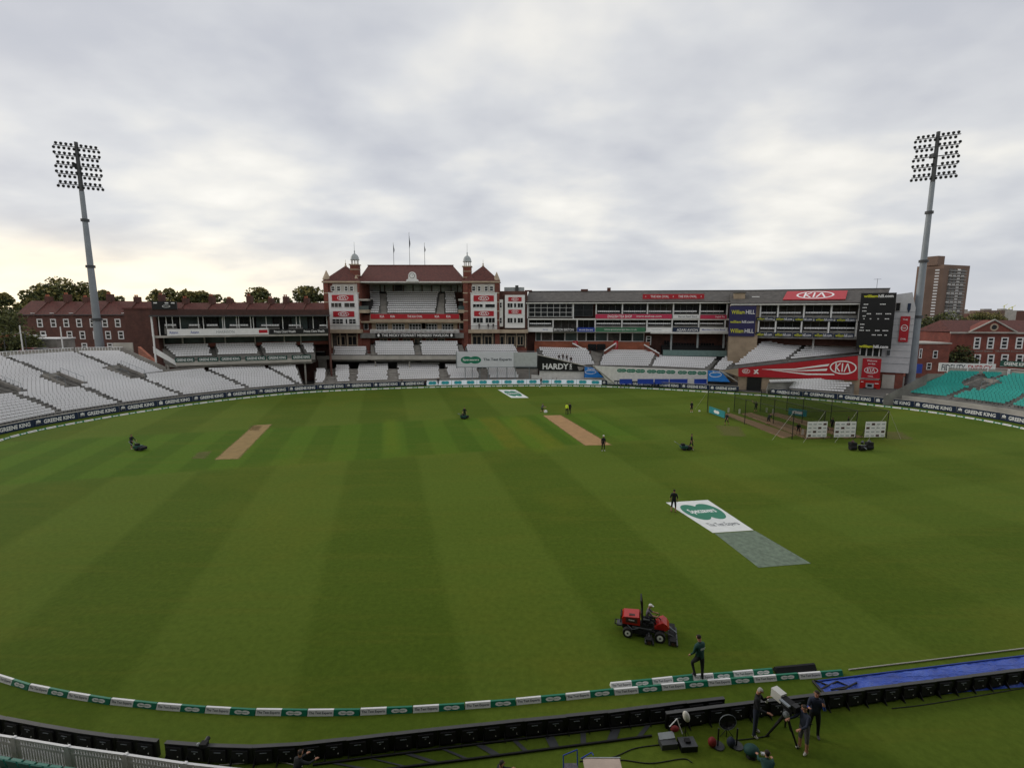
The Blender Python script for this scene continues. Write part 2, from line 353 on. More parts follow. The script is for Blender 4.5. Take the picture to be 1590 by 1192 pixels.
def Fp(px,z=.9,o=None):
    P=FO if o is None else foff(FENCE,o)
    return min((Vector((p.x,p.y,z)) for p in P),key=lambda q:abs(proj(q)[0]-px))
# ================================================================ GROUND
def curvepoly(pts,z,m,name,kind):
    b=MB(); b.add([(p.x,p.y,z) for p in pts],[tuple(range(len(pts)))],m); return b.build(name,kind=kind)
gm=mat('asphalt_ground',(.075,.072,.068),.9,.25,.05)
b=MB(); b.box(-2500,2500,-300,4500,-1.5,-.02,gm); b.build('ground',kind='structure')
def grassmat():
    m=bpy.data.materials.new('mown_grass'); m.use_nodes=True; t=m.node_tree; bs=t.nodes['Principled BSDF']
    tc=t.nodes.new('ShaderNodeTexCoord'); s=t.nodes.new('ShaderNodeSeparateXYZ'); t.links.new(tc.outputs['Object'],s.inputs[0]); x,y,_=s.outputs
    mm=lambda op,a,b_=None,c=None,clamp=False: mth(op,a,b_,c,nt_=t,clamp=clamp)
    th=R(14.3); A=mm('ADD',mm('MULTIPLY',x,-math.sin(th)),mm('MULTIPLY',y,math.cos(th)))     # along the stripes
    B=mm('ADD',mm('MULTIPLY',x,math.cos(th)),mm('MULTIPLY',y,math.sin(th)))                   # across
    wob=noise(tc.outputs['Object'],.25,3,.5,t=t); Bw=mm('ADD',B,mm('MULTIPLY',wob,.35))
    def stripe(c,w_,off,sharp): return mm('ADD',mm('MULTIPLY',mm('SINE',mm('MULTIPLY',mm('ADD',c,off),math.pi/w_)),sharp),.5,clamp=True)
    st=stripe(Bw,7.25,OFF1,3.5); st2=stripe(Bw,2.9,.6,2.2); st3=stripe(mm('ADD',A,mm('MULTIPLY',wob,.35)),7.2,3.0,2.2)
    lo,hi=(.068,.107,.010),(.089,.132,.0155)
    right=t.nodes.new('ShaderNodeMapRange'); t.links.new(B,right.inputs[0]); right.inputs[1].default_value=22; right.inputs[2].default_value=30
    outf=mixc(mm('ADD',mm('MULTIPLY',st,.85),mm('MULTIPLY',st3,.15)),lo,hi,t)
    outr=mixc(mm('ADD',mm('MULTIPLY',st3,.65),mm('MULTIPLY',st,.3)),lo,(.089,.133,.0155),t)
    outf=mixc(mm('MULTIPLY',right.outputs[0],.8),outf,outr,t)
    # the square: finer stripes, richer green
    a0=G(0,729); a1=G(800,696); amid=(-math.sin(th)*a1.x+math.cos(th)*a1.y); atop=G(800,645); ahi=(-math.sin(th)*atop.x+math.cos(th)*atop.y)
    sq=mixc(st2,(.060,.114,.009),(.074,.136,.0115),t)
    e=.25
    def ss(c,a,b_):
        n=t.nodes.new('ShaderNodeMapRange'); t.links.new(c,n.inputs[0]); n.inputs[1].default_value=a; n.inputs[2].default_value=b_; return n.outputs[0]
    Aw=mm('ADD',A,mm('MULTIPLY',wob,.8)); mk=mm('MULTIPLY',ss(Aw,amid-.2,amid+.5),ss(Aw,ahi+1,ahi-.4)); mk=mm('MULTIPLY',mk,ss(B,36,31))
    c=mixc(mk,outf,sq,t)
    # old strips on the square that have dried to yellow
    for (px_,py_,wB,col_) in ((778,668,1.3,(.150,.150,.014)),(812,672,.9,(.105,.160,.012)),(832,668,1.2,(.140,.155,.013)),(610,672,.8,(.11,.16,.012))):
        g_=G(px_,py_); B0=math.cos(th)*g_.x+math.sin(th)*g_.y; d_=mm('ABSOLUTE',mm('SUBTRACT',Bw,B0)); A0=-math.sin(th)*g_.x+math.cos(th)*g_.y; e_=mm('ABSOLUTE',mm('SUBTRACT',Aw,A0))
        c=mixc(mm('MULTIPLY',mm('MULTIPLY',ss(d_,wB+.5,wB-.4),ss(e_,10.5,8.0)),mm('MULTIPLY',noise(tc.outputs['Object'],.5,5,.7,t=t),1.1)),c,col_,t)
    # yellowish wear and mottling
    mo=noise(tc.outputs['Object'],.07,6,.6,t=t); fi=noise(tc.outputs['Object'],3.2,6,.75,t=t); mp=t.nodes.new('ShaderNodeMapping'); t.links.new(tc.outputs['Object'],mp.inputs[0]); mp.inputs['Rotation'].default_value=(0,0,-th); mp.inputs['Scale'].default_value=(.22,2.6,1)
    stx=noise(mp.outputs[0],.35,5,.7,t=t)
    c=mixc(mm('MULTIPLY',ss(mo,.5,.75),.6),c,(.125,.142,.016),t)
    c=mixc(mm('MULTIPLY',ss(stx,.5,.75),.4),c,(.122,.128,.016),t)
    mul=t.nodes.new('ShaderNodeMix'); mul.data_type='RGBA'; mul.blend_type='MULTIPLY'; mul.inputs[0].default_value=1
    t.links.new(c,mul.inputs[6]); t.links.new(ramp(fi,[(.25,(.74,.76,.7)),(.75,(1.2,1.18,1.2))],t),mul.inputs[7])
    t.links.new(mul.outputs[2],bs.inputs['Base Color']); bs.inputs['Roughness'].default_value=.95; bs.inputs['Specular IOR Level'].default_value=.08
    bp=t.nodes.new('ShaderNodeBump'); bp.inputs['Strength'].default_value=.35; bp.inputs['Distance'].default_value=.04; t.links.new(fi,bp.inputs['Height']); t.links.new(bp.outputs[0],bs.inputs['Normal'])
    return m
th=R(14.3); q=G(545,710); OFF1=-(math.cos(th)*q.x+math.sin(th)*q.y)+7.25
gr=grassmat(); Q=[p for p in foff(FENCE,.6)]
b=MB(); poly=[(p.x,p.y,0) for p in Q]+[(95,20,0),(80,-6,0),(-80,-6,0),(-95,20,0)]
b.add(poly,[tuple(range(len(poly)))],gr); b.build('grass_field',kind='structure')
def soilmat(name,col,edge=.8,al=.9):
    m=bpy.data.materials.new(name); m.use_nodes=True; t=m.node_tree; bs=t.nodes['Principled BSDF']; tc=t.nodes.new('ShaderNodeTexCoord')
    f=noise(tc.outputs['Object'],.9,6,.7,t=t); f2=noise(tc.outputs['Object'],4,4,.6,t=t)
    c=ramp(f,[(.3,tuple(a*.78 for a in col)),(.7,tuple(a*1.15 for a in col))],t)
    c=mixc(ramp(f2,[(.62,(0,0,0)),(.8,(.5,.5,.5))],t),c,(.10,.12,.03),t)
    t.links.new(c,bs.inputs['Base Color']); bs.inputs['Roughness'].default_value=.95
    # ragged worn edge: transparent where the grass grows in (generated coords 0..1)
    s=t.nodes.new('ShaderNodeSeparateXYZ'); t.links.new(tc.outputs['UV'],s.inputs[0]); mm=lambda op,a,b_=None: mth(op,a,b_,nt_=t)
    ex=mm('MINIMUM',s.outputs[0],mm('SUBTRACT',1.0,s.outputs[0])); ey=mm('MULTIPLY',mm('MINIMUM',s.outputs[1],mm('SUBTRACT',1.0,s.outputs[1])),6.0)
    e=mm('ADD',mm('MINIMUM',ex,ey),mm('MULTIPLY',mm('SUBTRACT',f2,.5),edge)); n=t.nodes.new('ShaderNodeMapRange'); t.links.new(e,n.inputs[0]); n.inputs[1].default_value=.0; n.inputs[2].default_value=.10; n.inputs[4].default_value=al
    t.links.new(n.outputs[0],bs.inputs['Alpha']); return m
soil=soilmat('worn_pitch_soil',(.285,.19,.072),.3); soil2=soilmat('net_pitch_soil',(.27,.17,.09),.35,.8); soil3=soilmat('clay_pitch_soil',(.35,.205,.088),.05,.97); patch=soilmat('worn_patch',(.17,.14,.045),1.3,.4)
def gquad(name,P,m,z=.008,kind='structure',label=None):
    P=[G(*p) for p in P]; me=bpy.data.meshes.new(name); me.from_pydata([(p.x,p.y,z) for p in P],[],[(0,1,2,3)]); me.materials.append(m)
    uv=me.uv_layers.new(); 
    for i,c in enumerate(((0,0),(1,0),(1,1),(0,1))): uv.data[i].uv=c
    o=bpy.data.objects.new(name,me); COL.objects.link(o); return tag(o,label,kind=kind)
gquad('pitch_strip',[(331,714),(371,713),(424,658),(393,660)],soil)
gquad('pitch_strip',[(907,692),(952,691),(872,644),(841,644.5)],soil3)
gquad('worn_patch',[(296,712),(320,712),(330,700),(306,702)],patch); pass
gquad('worn_patch',[(1376,682),(1420,682),(1400,670),(1366,670)],patch); gquad('worn_patch',[(1120,676),(1160,678),(1150,662),(1110,660)],patch); gquad('worn_patch',[(384,668),(402,668),(408,661),(388,661)],patch)
for P in ([(1238,676),(1215,681),(1122,643),(1134,641)],[(1296,680),(1250,682),(1148,642),(1166,640)],[(1346,679),(1312,681),(1190,642),(1206,640)]): gquad('net_strip',P,soil2)
tyre=mat('creased_cover',(.13,.17,.12),.5,.3,1.2)
# printed ground sheets
def gsheet(P,m,name,label,cat,draw=None,th=.012):
    """sheet lying on the grass; P = pixel corners near-left, near-right, far-right, far-left"""
    p=[G(*q) for q in P]; c=sum(p,Vector())/4; root=thing(name,label,cat,(c.x,c.y,.004))
    b=MB(); v=[(q.x-c.x,q.y-c.y,0) for q in p]+[(q.x-c.x,q.y-c.y,th) for q in p]
    b.add(v,[(4,5,6,7),(0,1,5,4),(1,2,6,5),(2,3,7,6),(3,0,4,7)],m); b.build('sheet',root)
    if draw:
        t=MB(); draw(t); 
        def mp(x,z,dd):   # unit square -> sheet
            a=p[0].lerp(p[1],x); e=p[3].lerp(p[2],x); q=a.lerp(e,z); return (q.x-c.x,q.y-c.y,th+.003-dd)
        t.v=[mp(a[0],a[2],a[1]) for a in t.v]; t.build('print',root)
    return root
def dlogo(t):
    glasslogo(t,.5,.62,.86,.52,0,M['green'],M['wtxt'],None); addtext(t,'Specsavers',.5,.63,.62,.18,-.004,M['wtxt'],.02); addtext(t,'The Test Experts',.52,.2,.74,.13,-.004,M['btxt'],.005)
sheetw=mat('white_sheet',(.68,.70,.69),.6,.05)
gsheet([b_ for b_ in ((1107,827),(1170,823),(1099,776),(1034,780))],sheetw,'ground_sheet','large white sheet printed with two green discs lying on the near outfield','ground sheet',dlogo)
gsheet([(1178,881),(1259,874.5),(1172.5,824),(1109.5,828)],mat('grey_green_mesh',(.135,.18,.13),.8,.25,2.5),'mesh_sheet','grey green mesh cover lying below the printed white sheet','ground cover')
gsheet([(794,617.5),(821,617.5),(800,605),(773,605)],sheetw,'ground_sheet','small white sheet with green discs on the far outfield before the pavilion','ground sheet',lambda t: glasslogo(t,.5,.5,.8,.66,0,M['green'],M['wtxt'],'Specsavers'))
# ================================================================ PERIMETER BOARDS
P=FENCE; BP=resample(P,5.6)
navyp=MB().box(0,5.5,-.05,.05,.04,1.12,M['navy']).box(0,5.5,-.07,.09,1.12,1.17,M['paleconc']).box(.3,.4,.05,.4,0,.06,M['dsteel']).box(5.1,5.2,.05,.4,0,.06,M['dsteel']).mesh('panel')
def letm(kind):
    t=MB()
    if kind=='navy':
        addtext(t,'GREENE KING',3.05,.58,3.9,.58,-.065,M['wtxt'],.03)
        for dxx,w_,h_ in ((0,.55,.22),(-.17,.16,.5),(.17,.16,.5),(0,.14,.6)): t.box(.47+dxx-w_/2,.47+dxx+w_/2,-.066,-.062,.33,.33+h_,M['wtxt'])
    else:
        for i in range(2):
            x=1.35+2.8*i; t.box(x-.85,x+.85,-.060,-.055,.1,1.05,M['ledblue'] if kind=='ledb' else M['wtxt']); addell(t,x-.35,.58,.5,.36,-.068,M['ledteal']); addell(t,x+.35,.58,.5,.36,-.070,M['ledteal'])
    return t.mesh('lettering')
LN=letm('navy'); LL=letm('led'); ledp=MB().box(0,5.5,-.05,.05,.04,1.12,M['led']).box(0,5.5,-.07,.09,1.12,1.16,M['dsteel']).mesh('panel')
cnt={'l':0,'m':0,'r':0}
for i in range(len(BP)-1):
    a,b_=BP[i],BP[i+1]; mid=proj((a+b_)/2); 
    if mid[0]<-60 or mid[0]>1650: continue
    if 1161<mid[0]<1184: continue
    yaw=math.atan2(b_.y-a.y,b_.x-a.x); led=668<mid[0]<946
    if led: lab='%s white lit board with teal ovals from the left along the far boundary'%od(cnt['m']); cnt['m']+=1
    elif mid[0]<700: lab='%s navy lettered boundary board from the left edge, before the white terraces'%od(cnt['l']); cnt['l']+=1
    else: lab='%s navy lettered boundary board to the right of the white lit boards'%od(cnt['r']); cnt['r']+=1
    r=thing('advertising_board',lab,'advertising board',(a.x,a.y,0),yaw,'boards along the far boundary')
    for nm,me in (('panel',ledp if led else navyp),('lettering',LL if led else LN)):
        o=bpy.data.objects.new(nm,me); COL.objects.link(o); o.parent=r
# ---- boundary wedges (green and white foam triangles)
def wedge():
    r=thing('boundary_wedge','x','boundary wedge'); h,wd=.20,.26; 
    def tri(x0,x1,m): return MB().prism([(-wd/2,0),(wd/2,0),(.04,h),(-.04,h)],x0,x1,m,'x')
    tri(0,1.18,M['white']).build('white_section',r); tri(1.185,2.36,M['green']).build('green_section',r)
    t=MB(); n_=Vector((0,-h,wd/2-.06)).normalized()
    for sgn in (1,-1):
        tt=MB(); addtext(tt,'The Test Experts',.59,0,1.06,.12,0,M['btxt'],.01,flip=(sgn<0)); 
        addell(tt,1.77-.17,0,.20,.075,0,M['wtxt'],16); addell(tt,1.77+.17,0,.20,.075,-.002,M['wtxt'],16); addtext(tt,'Specsavers',1.77,0,.50,.07,-.004,M['green'],.01,flip=(sgn<0))
        vs=[]
        for p in tt.v:
            # slope face: y from -wd/2 at z0 to -.06 at h
            f=.5+p[2]/.225; y=-(wd/2)+(wd/2-.04)*f; z=h*f; y-=.006-p[1]*0+(-p[1]); vs.append((p[0],y*sgn,z+.003))
        o=len(t.v); 
        for m_ in tt.m: t.k(m_)
        t.v+=vs; t.f+=[tuple(o+i for i in f) for f in tt.f]; t.mi+=[t.k(tt.m[i]) for i in tt.mi]; t.sm+=tt.sm
    t.build('lettering',r); return r
W0=wedge(); used=[0]
def lay(P,labf,group,step=2.4,rng_=None):
    LL_=sum((b_-a).length for a,b_ in zip(P,P[1:])); step=LL_/round(LL_/step)-1e-4; Q=resample(P,step); k=0
    for i in range(len(Q)-1):
        a,b_=Q[i],Q[i+1]; mid=proj((a+b_)/2)
        if mid[0]<-40 or mid[0]>1640: continue
        yaw=math.atan2(b_.y-a.y,b_.x-a.x)
        o=W0 if not used[0] else dup(W0); used[0]=1
        o.location=(a.x,a.y,.004); o.rotation_euler[2]=yaw+R(random.uniform(-.7,.7)); o.scale[0]=step/2.4; o['label']=labf(k); o['group']=group; k+=1
near=smooth(resample(catmull([G(x,y) for x,y in ((-150,985),(-60,1024),(0,1055),(75,1074),(150,1087),(235,1097),(320,1103),(400,1107),(490,1108),(600,1105),(700,1099),(820,1089),(950,1076),(1080,1063),(1200,1054),(1318,1045))]),.6),6)
lay(near,lambda k:'%s green and white foam boundary wedge from the left in the near line'%od(k),'foam wedges along the near boundary',2.1)
row2=[G(x,y) for x,y in ((948,1066),(1080,1053),(1200,1043.5))]; lay(resample(row2,.5),lambda k:'%s foam boundary wedge of the short second row behind the near line'%od(k),'foam wedges in the second row',2.1)
bk=MB(); a,c=G(1203,1043),G(1264,1037); yaw=math.atan2(c.y-a.y,c.x-a.x); bk.prism([(-.2,0),(.2,0),(.05,.24),(-.05,.24)],0,(c-a).length,M['blackm'],'x'); bk.build('boundary_wedge',loc=(a.x,a.y,0),rz=yaw,label='plain black wedge at the right end of the second row',cat='boundary wedge')
far=foff(FENCE,-3.0); far=[p for p in far]
lay(far,lambda k:'%s foam boundary wedge from the left in the far line below the boards'%od(k),'foam wedges along the far boundary')
rp=[G(x,y,.04) for x,y in ((1318,1039),(1360,1034),(1420,1027),(1500,1017),(1590,1006),(1640,999))]
MB().path(rp,.028,M['rope'],8).build('boundary_rope',label='thin pale rope laid on the grass from the wedges to the right edge',cat='rope',rec=True)
# ================================================================ LEFT TERRACE
T=thing('terrace','open terrace of white seats curving round the left of the ground','grandstand',(-70,80,0))
off=Vector((70,-80,0))
def blk(par,o,*a,**k):
    a=list(a); 
    for i in range(4): a[i]=Vector(a[i])+o
    n0=len(SEATS); ob=block(par,*a,**k)
    for i in range(n0,len(SEATS)): s=SEATS[i]; SEATS[i]=(s[0]-o.x,s[1]-o.y,s[2]-o.z)+s[3:]
    return ob
A0f,A0b=Fp(-75),G(-290,566,8.0)
Af,Ab=Fp(92),G(-112,561,8.0); Bf,Bb=Fp(186),G(7,556.5,8.0); Cf,Cb=Fp(283),G(117,549,8.0); Df,Db=Fp(382),G(318,575,4.0); Ef,Eb=Fp(463),G(412,570.5,4.0); Hf,Hb=Fp(473),G(462,569,4.0)
Cm=Cf.lerp(Cb,(4-.9)/(8-.9)); CRm,CRb=G(258,579,4.0),G(190,548,8.0)
def vshift(v): return (Vector(v[0])+off,Vector(v[1])+off,v[2],v[3],v[4])
def addvom(f,b_,t0,t1,hw,par,o,m):
    VOM.append((Vector(f)+o,Vector(b_)+o,t0,t1,hw)); f=Vector(f)+o; b_=Vector(b_)+o
    ax=(b_-f); ax2=Vector((ax.x,ax.y,0)).normalized(); nn=Vector((-ax2.y,ax2.x,0)); q=MB(); a=f.lerp(b_,t0); c=f.lerp(b_,t1)
    for s in (-1,1):
        p=[a+nn*s*hw,c+nn*s*hw]; h=Vector((0,0,.7)); w_=nn*.12*s
        q.add([p[0],p[1],p[1]+h,p[0]+h,p[0]+w_,p[1]+w_,p[1]+h+w_,p[0]+h+w_],[(0,1,2,3),(7,6,5,4),(3,2,6,7),(0,3,7,4),(1,5,6,2)],m)
    p=[c-nn*hw,c+nn*hw]; h=Vector((0,0,.7)); w_=ax2*.12
    q.add([p[0],p[1],p[1]+h,p[0]+h,p[0]+w_,p[1]+w_,p[1]+h+w_,p[0]+h+w_],[(0,1,2,3),(7,6,5,4),(3,2,6,7)],m)
    n=9
    for k in range(n):
        u=a.lerp(c,k/n); v=a.lerp(c,(k+.8)/n); z=u.z+.25
        q.add([u-nn*hw*.96+Vector((0,0,.25)),u+nn*hw*.96+Vector((0,0,.25)),Vector((v.x,v.y,z))+nn*hw*.96,Vector((v.x,v.y,z))-nn*hw*.96],[(0,1,2,3)],M['dconc'] if k%2 else m)
    r=q.build('stair_well',par)
    hr=MB(); 
    for s in (-1,1):
        for t in (0,.33,.66,1): pp=a.lerp(c,t)+nn*s*(hw+.2); hr.tube(pp,pp+Vector((0,0,1.5)),.03,.03,M['steel'],5)
        hr.tube(a+nn*s*(hw+.2)+Vector((0,0,1.5)),c+nn*s*(hw+.2)+Vector((0,0,1.5)),.03,.03,M['steel'],5)
    hr.build('handrail',r); return r
addvom(Bf,Bb,.38,.58,1.25,T,off,M['conc']); addvom(Cf,Cb,.40,.62,1.25,T,off,M['conc']); addvom(Af,Ab,.36,.54,1.25,T,off,M['conc'])
dk=M['dconc']; NR=30; NL=12
blk(T,off,A0f,A0b,Af,Ab,NR,'white','the left edge block')
blk(T,off,Af,Ab,Bf,Bb,NR,'white','the second left block')
blk(T,off,Bf,Bb,Cf,Cb,NR,'white','the third left block')
blk(T,off,Cf,Cm,Df,Db,NL,'white','the fourth lower block')
blk(T,off,Cm,Cb,CRm,CRb,NR-NL,'white','the fourth upper block')
blk(T,off,Df,Db,Ef,Eb,NL,'white','the fifth left block')
blk(T,off,Ef,Eb,Hf,Hb,NL,'white','the sixth left block')
VOM.clear()
# back rail of the terrace: perforated white screen and parapet, plus the sloping end wall
q=MB(); pts=[A0b,Ab,Bb,Cb,CRb]
for a,c in zip(pts,pts[1:]):
    a=a+off; c=c+off; d=(c-a); n=int(d.length/.5); yv=Vector((-d.y,d.x,0)).normalized()*.15
    q.add([a+yv*3,c+yv*3,c+yv*3+Vector((0,0,1.0)),a+yv*3+Vector((0,0,1.0))],[(0,1,2,3)],M['paleconc'])
    q.tube(a+Vector((0,0,1.15))+yv*2,c+Vector((0,0,1.15))+yv*2,.06,.06,M['white'],6); q.tube(a+Vector((0,0,.2))+yv*2,c+Vector((0,0,.2))+yv*2,.04,.04,M['white'],6)
    for i in range(n): p=a.lerp(c,i/n)+yv*2; q.box(p.x-.05,p.x+.05,p.y-.03,p.y+.03,p.z+.1,p.z+1.15,M['white'])
q.build('back_rail',T)
q=MB(); a,c=CRb+off,CRm+off; 
for (a,c,h) in ((CRb+off,CRm+off,1.1),(CRm+off,Db+off,.7)):
    d=(c-a); yv=Vector((-d.y,d.x,0)).normalized()*.3
    v=[Vector((a.x,a.y,0)),Vector((c.x,c.y,0)),c+Vector((0,0,h)),a+Vector((0,0,h))]; q.add(v+[p+yv for p in v],[(0,1,2,3),(7,6,5,4),(3,2,6,7)],M['conc'])
q.build('end_wall',T)
MB().box(-2,1.4,-.3,0,0,3,M['paleconc']).build('end_wall',T,loc=(CRb.x+70,CRb.y-80+1,7.0),rz=.2)
# low masonry behind the far boards
q=MB(); FQ=foff(FENCE,.75)
for a,c in zip(FQ,FQ[1:]):
    m_=proj(a)[0]
    if -80<m_<470: h=.9
    elif 1370<m_<1680: h=1.75
    elif 470<=m_<=1100: h=1.0
    elif 1184<m_<=1370: h=.9
    else: continue
    d=(c-a); yv=Vector((-d.y,d.x,0)).normalized()*.25; v=[a,c,c+Vector((0,0,h)),a+Vector((0,0,h))]; q.add(v+[p+yv for p in v],[(0,1,2,3),(7,6,5,4),(3,2,6,7)],M['paleconc'])
q.build('perimeter_wall',label='low pale concrete wall round the ground behind the boundary boards',cat='wall',rec=True)
# ================================================================ LEFT STAND
def posts(par,fac,xs,z0,z1,d,w_=.22,m=None,name='column'):
    for x in xs: MB().box(x-w_/2,x+w_/2,d-w_/2,d+w_/2,z0,z1,m or M['white']).build(name,par)
LA=Vector((-70.2,101.2)); LB=Vector((-42.0,112.0)); FL=Fac(LA,LB)
ls=thing('grandstand','three level grandstand under a dark maroon roof, left of the pavilion','grandstand',FL.loc(),FL.rz)
s=lambda px,d=0:FL.S((px,530),d)[0]
s0=s(240); s1=s(510); 
MB().box(s0,s1+.5,-1.2,12,15.3,16.6,M['maroon']).box(s0-.2,s1+.6,-1.35,-1.2,15.15,15.45,M['dsteel']).build('roof',ls)
MB().box(s0,s1+.5,8,12,0,15.3,M['dbrick']).box(s0,s0+.4,1.2,8,8.5,15.3,M['dbrick']).box(s1+.1,s1+.5,0,8,0,15.3,M['dbrick']).build('wall',ls)
MB().box(s0,s1,-.1,8,11.0,11.25,M['conc']).box(s0,s1,-.12,-.02,10.9,11.35,M['paleconc']).build('upper_slab',ls)
lowl=s(271); MB().prism([(s0-.3,7.9),(lowl,5.2),(lowl,6.1),(s0-.3,9.2)],-.3,-.05,M['white']).build('balustrade',ls)
MB().box(lowl,s(482),-.35,8,5.15,5.45,M['conc']).box(lowl,s(482),-.45,-.2,5.15,6.05,M['paleconc']).build('lower_slab',ls)
MB().box(s0,s1,4.6,4.9,8.6,9.4,M['brick']).box(s0,s1,5.2,5.3,9.4,10.95,M['glass2']).build('recessed_wall',ls)
posts(ls,FL,[FL.S(c2(x,520),4.8)[0] for x in (185,340,520,690,935,1175,1310)],8.6,11,4.5,.25,M['paleconc'])
posts(ls,FL,[FL.S(c2(x,400),.6)[0] for x in (85,148,208,260,322,472,512,670,685,785,803,900,922,1028,1163,1275,1305,1412,1525)],11.2,15.3,.3,.14)
posts(ls,FL,[FL.S(c2(x,740),1)[0] for x in (215,555,735,975,1220,1345)],0,5.15,1.2,.35,M['paleconc'])
MB().box(s0-.15,s0+.1,-.5,-.1,2.5,15.15,M['white']).build('end_post',ls)
for i in range(9):
    a=s0+.6+(s1-s0-1)*i/9; window(ls,a,a+(s1-s0-1)/9-.25,11.4,15.1,2.4,3,1,M['dsteel'],M['glass2'] if i%2 else M['glass'],.05)
# seats of upper balcony and middle tier
def fblk(par,fac,L0,L1,R0,R1,n,where,kind='white',**k):
    """L0=(crop-pixel point, depth) ... corners given by pixel on a plane offset d"""
    pt=lambda q:(lambda sz:Vector((sz[0],q[1],sz[1])))(fac.S(q[0],q[1]))
    A,B,C_,D=pt(L0),pt(L1),pt(R0),pt(R1); z0=(A.z+C_.z)/2; z1=(B.z+D.z)/2; A.z=C_.z=z0; B.z=D.z=z1
    n0=len(SEATS); block(par,A,B,C_,D,n,kind,where,**k)
    for i in range(n0,len(SEATS)):
        x,y,z,yaw,kd,wh=SEATS[i]; p=fac.W(x,y,z); SEATS[i]=(p.x,p.y,z,yaw+fac.rz,kd,wh)
block(ls,(lowl,.1,5.9),(s0+.3,4.5,8.3),(s(482),.1,5.9),(s(489),4.5,8.3),6,'white','x',seats=False,name='tier_deck',deckm=M['conc'])
for (a,b_,c,d,n) in (((272,557),(252,537),(331,554),(325,536.6),6),((337,554),(333,536),(405,551),(397,535),6),((410,551),(403,535),(470,550),(461,534),6),((475,550),(466,535),(489,550),(488,535.5),6)):
    fblk(ls,FL,(a,.1),(b_,4.4),(c,.1),(d,4.4),n,'the middle tier of the left stand',inset=.15)
for a,c in ((255,275),(292,313),(320,340),(356,388),(403,434),(448,470),(495,508)):
    fblk(ls,FL,((a,509.5),.15),((a,506),1.0),((c,509),.15),((c,505.5),1.0),1,'the top balcony of the left stand',inset=.05)
banner(FL,(s(261,-.3),s(418,-.3),11.3,12.65),-.3,M['white'],'long white banner with faint blue lettering on the left stand top balcony',[('Autumn',.06,.5,.08,.42,M['rblue']),('Autumn',.26,.5,.08,.42,M['rblue']),('HARRISON',.56,.5,.18,.42,M['lead'])],draw=lambda t,w_,h,d:t.box(w_*.4,w_*.49,d-.005,d,h*.25,h*.75,M['red']))
def banner2(fac,c,x0,y0,x1,y1,d,*a,**k): return banner(fac,fac.rect(c,x0,y0,x1,y1,d),d,*a,**k)
banner2(FL,I_,419,510.5,510,518,-.3,M['black'],'black banner with white lettering on the left stand top balcony',[('Private Client Wealth',.25,.5,.36,.5,M['wtxt']),('Private Client Wealth',.75,.5,.36,.5,M['wtxt'])])
for i,(x0,x1) in enumerate(((272,302),(307,339),(342,374),(381,413),(415,446),(453,483))):
    banner2(FL,I_,x0,555.5-i*.9,x1,562-i*.9,-.5,M['dgreen'],'%s dark green lettered board from the left on the middle tier front'%od(i),[('GREENE KING',.5,.5,.86,.62,M['wtxt'])],group='dark green boards on the middle tier front')
b=MB(); 
bx=FL.rect(I_,236,472,275,481,-1.3); rt=thing('roof_sign','black sign box with small white marks on the left corner of the stand roof','sign',FL.W((bx[0]+bx[1])/2,-1.4,16.6),FL.rz)
w_=bx[1]-bx[0]; MB().box(-w_/2,w_/2,-.05,.3,0,1.6,M['black']).build('panel',rt); t=MB()
for x in (-.35,.1,.35): t.box(w_*x-.3,w_*x+.3,-.08,-.055,1.15,1.35,M['wtxt'])
addell(t,.3,.6,.7,.25,-.07,M['wtxt'],16,ring=.08); t.build('lettering',rt)
# ================================================================ PAVILION
Y0=126.0; FP=Fac((V(504,500,Y0).x,Y0),(V(776,500,Y0).x,Y0)); H=lambda y,d=0:FP.S((640,y),d)[1]; X=lambda px,d=0:FP.S((px,480),d)[0]
pv=thing('pavilion','red brick pavilion with twin towers, domed cupolas and a clock in its tiled roof','pavilion',FP.loc(),FP.rz)
LXC=lambda c,x,d=0:FP.S(c(x,500),d)[0]
zev=H(438.5)
# towers: walls
def tower(x0,x1,flipx):
    MB().box(x0,x1,0,9,0,zev,M['brick']).build('tower_wall',pv)
    q=MB()
    for xx in (x0,x1-1.15):   # corner piers with stone bands
        q.box(xx,xx+1.15,-.35,0,0,zev,M['brick'])
        for yy in (455,469,483,497): q.box(xx-.03,xx+1.18,-.39,-.36,H(yy)-.14,H(yy)+.14,M['stone'])
    q.box(x0-.25,x1+.25,-.6,0,zev-.1,zev+.3,M['stone']); q.build('corner_pier',pv)
    xc=(x0+x1)/2; w=(x1-x0)/2+.15
    ax=xc-.25*flipx; zr=zev+.3; za=H(414,4.5)
    r=MB(); B=[(x0-.2,-.4,zr),(x1+.2,-.4,zr),(x1+.2,9.2,zr),(x0-.2,9.2,zr)]; r.add(B+[(ax-.3,4.3,za),(ax+.3,4.3,za),(ax+.3,4.9,za),(ax-.3,4.9,za)],[(0,1,5,4),(1,2,6,5),(2,3,7,6),(3,0,4,7),(4,5,6,7)],M['tile'])
    o=r.build('roof',pv); MB().lathe((ax,4.6,za),[(.28,0),(.3,.25),(.12,.4),(.2,.7),(.05,.9),(.02,1.8)],M['stone'],8).build('finial',o)
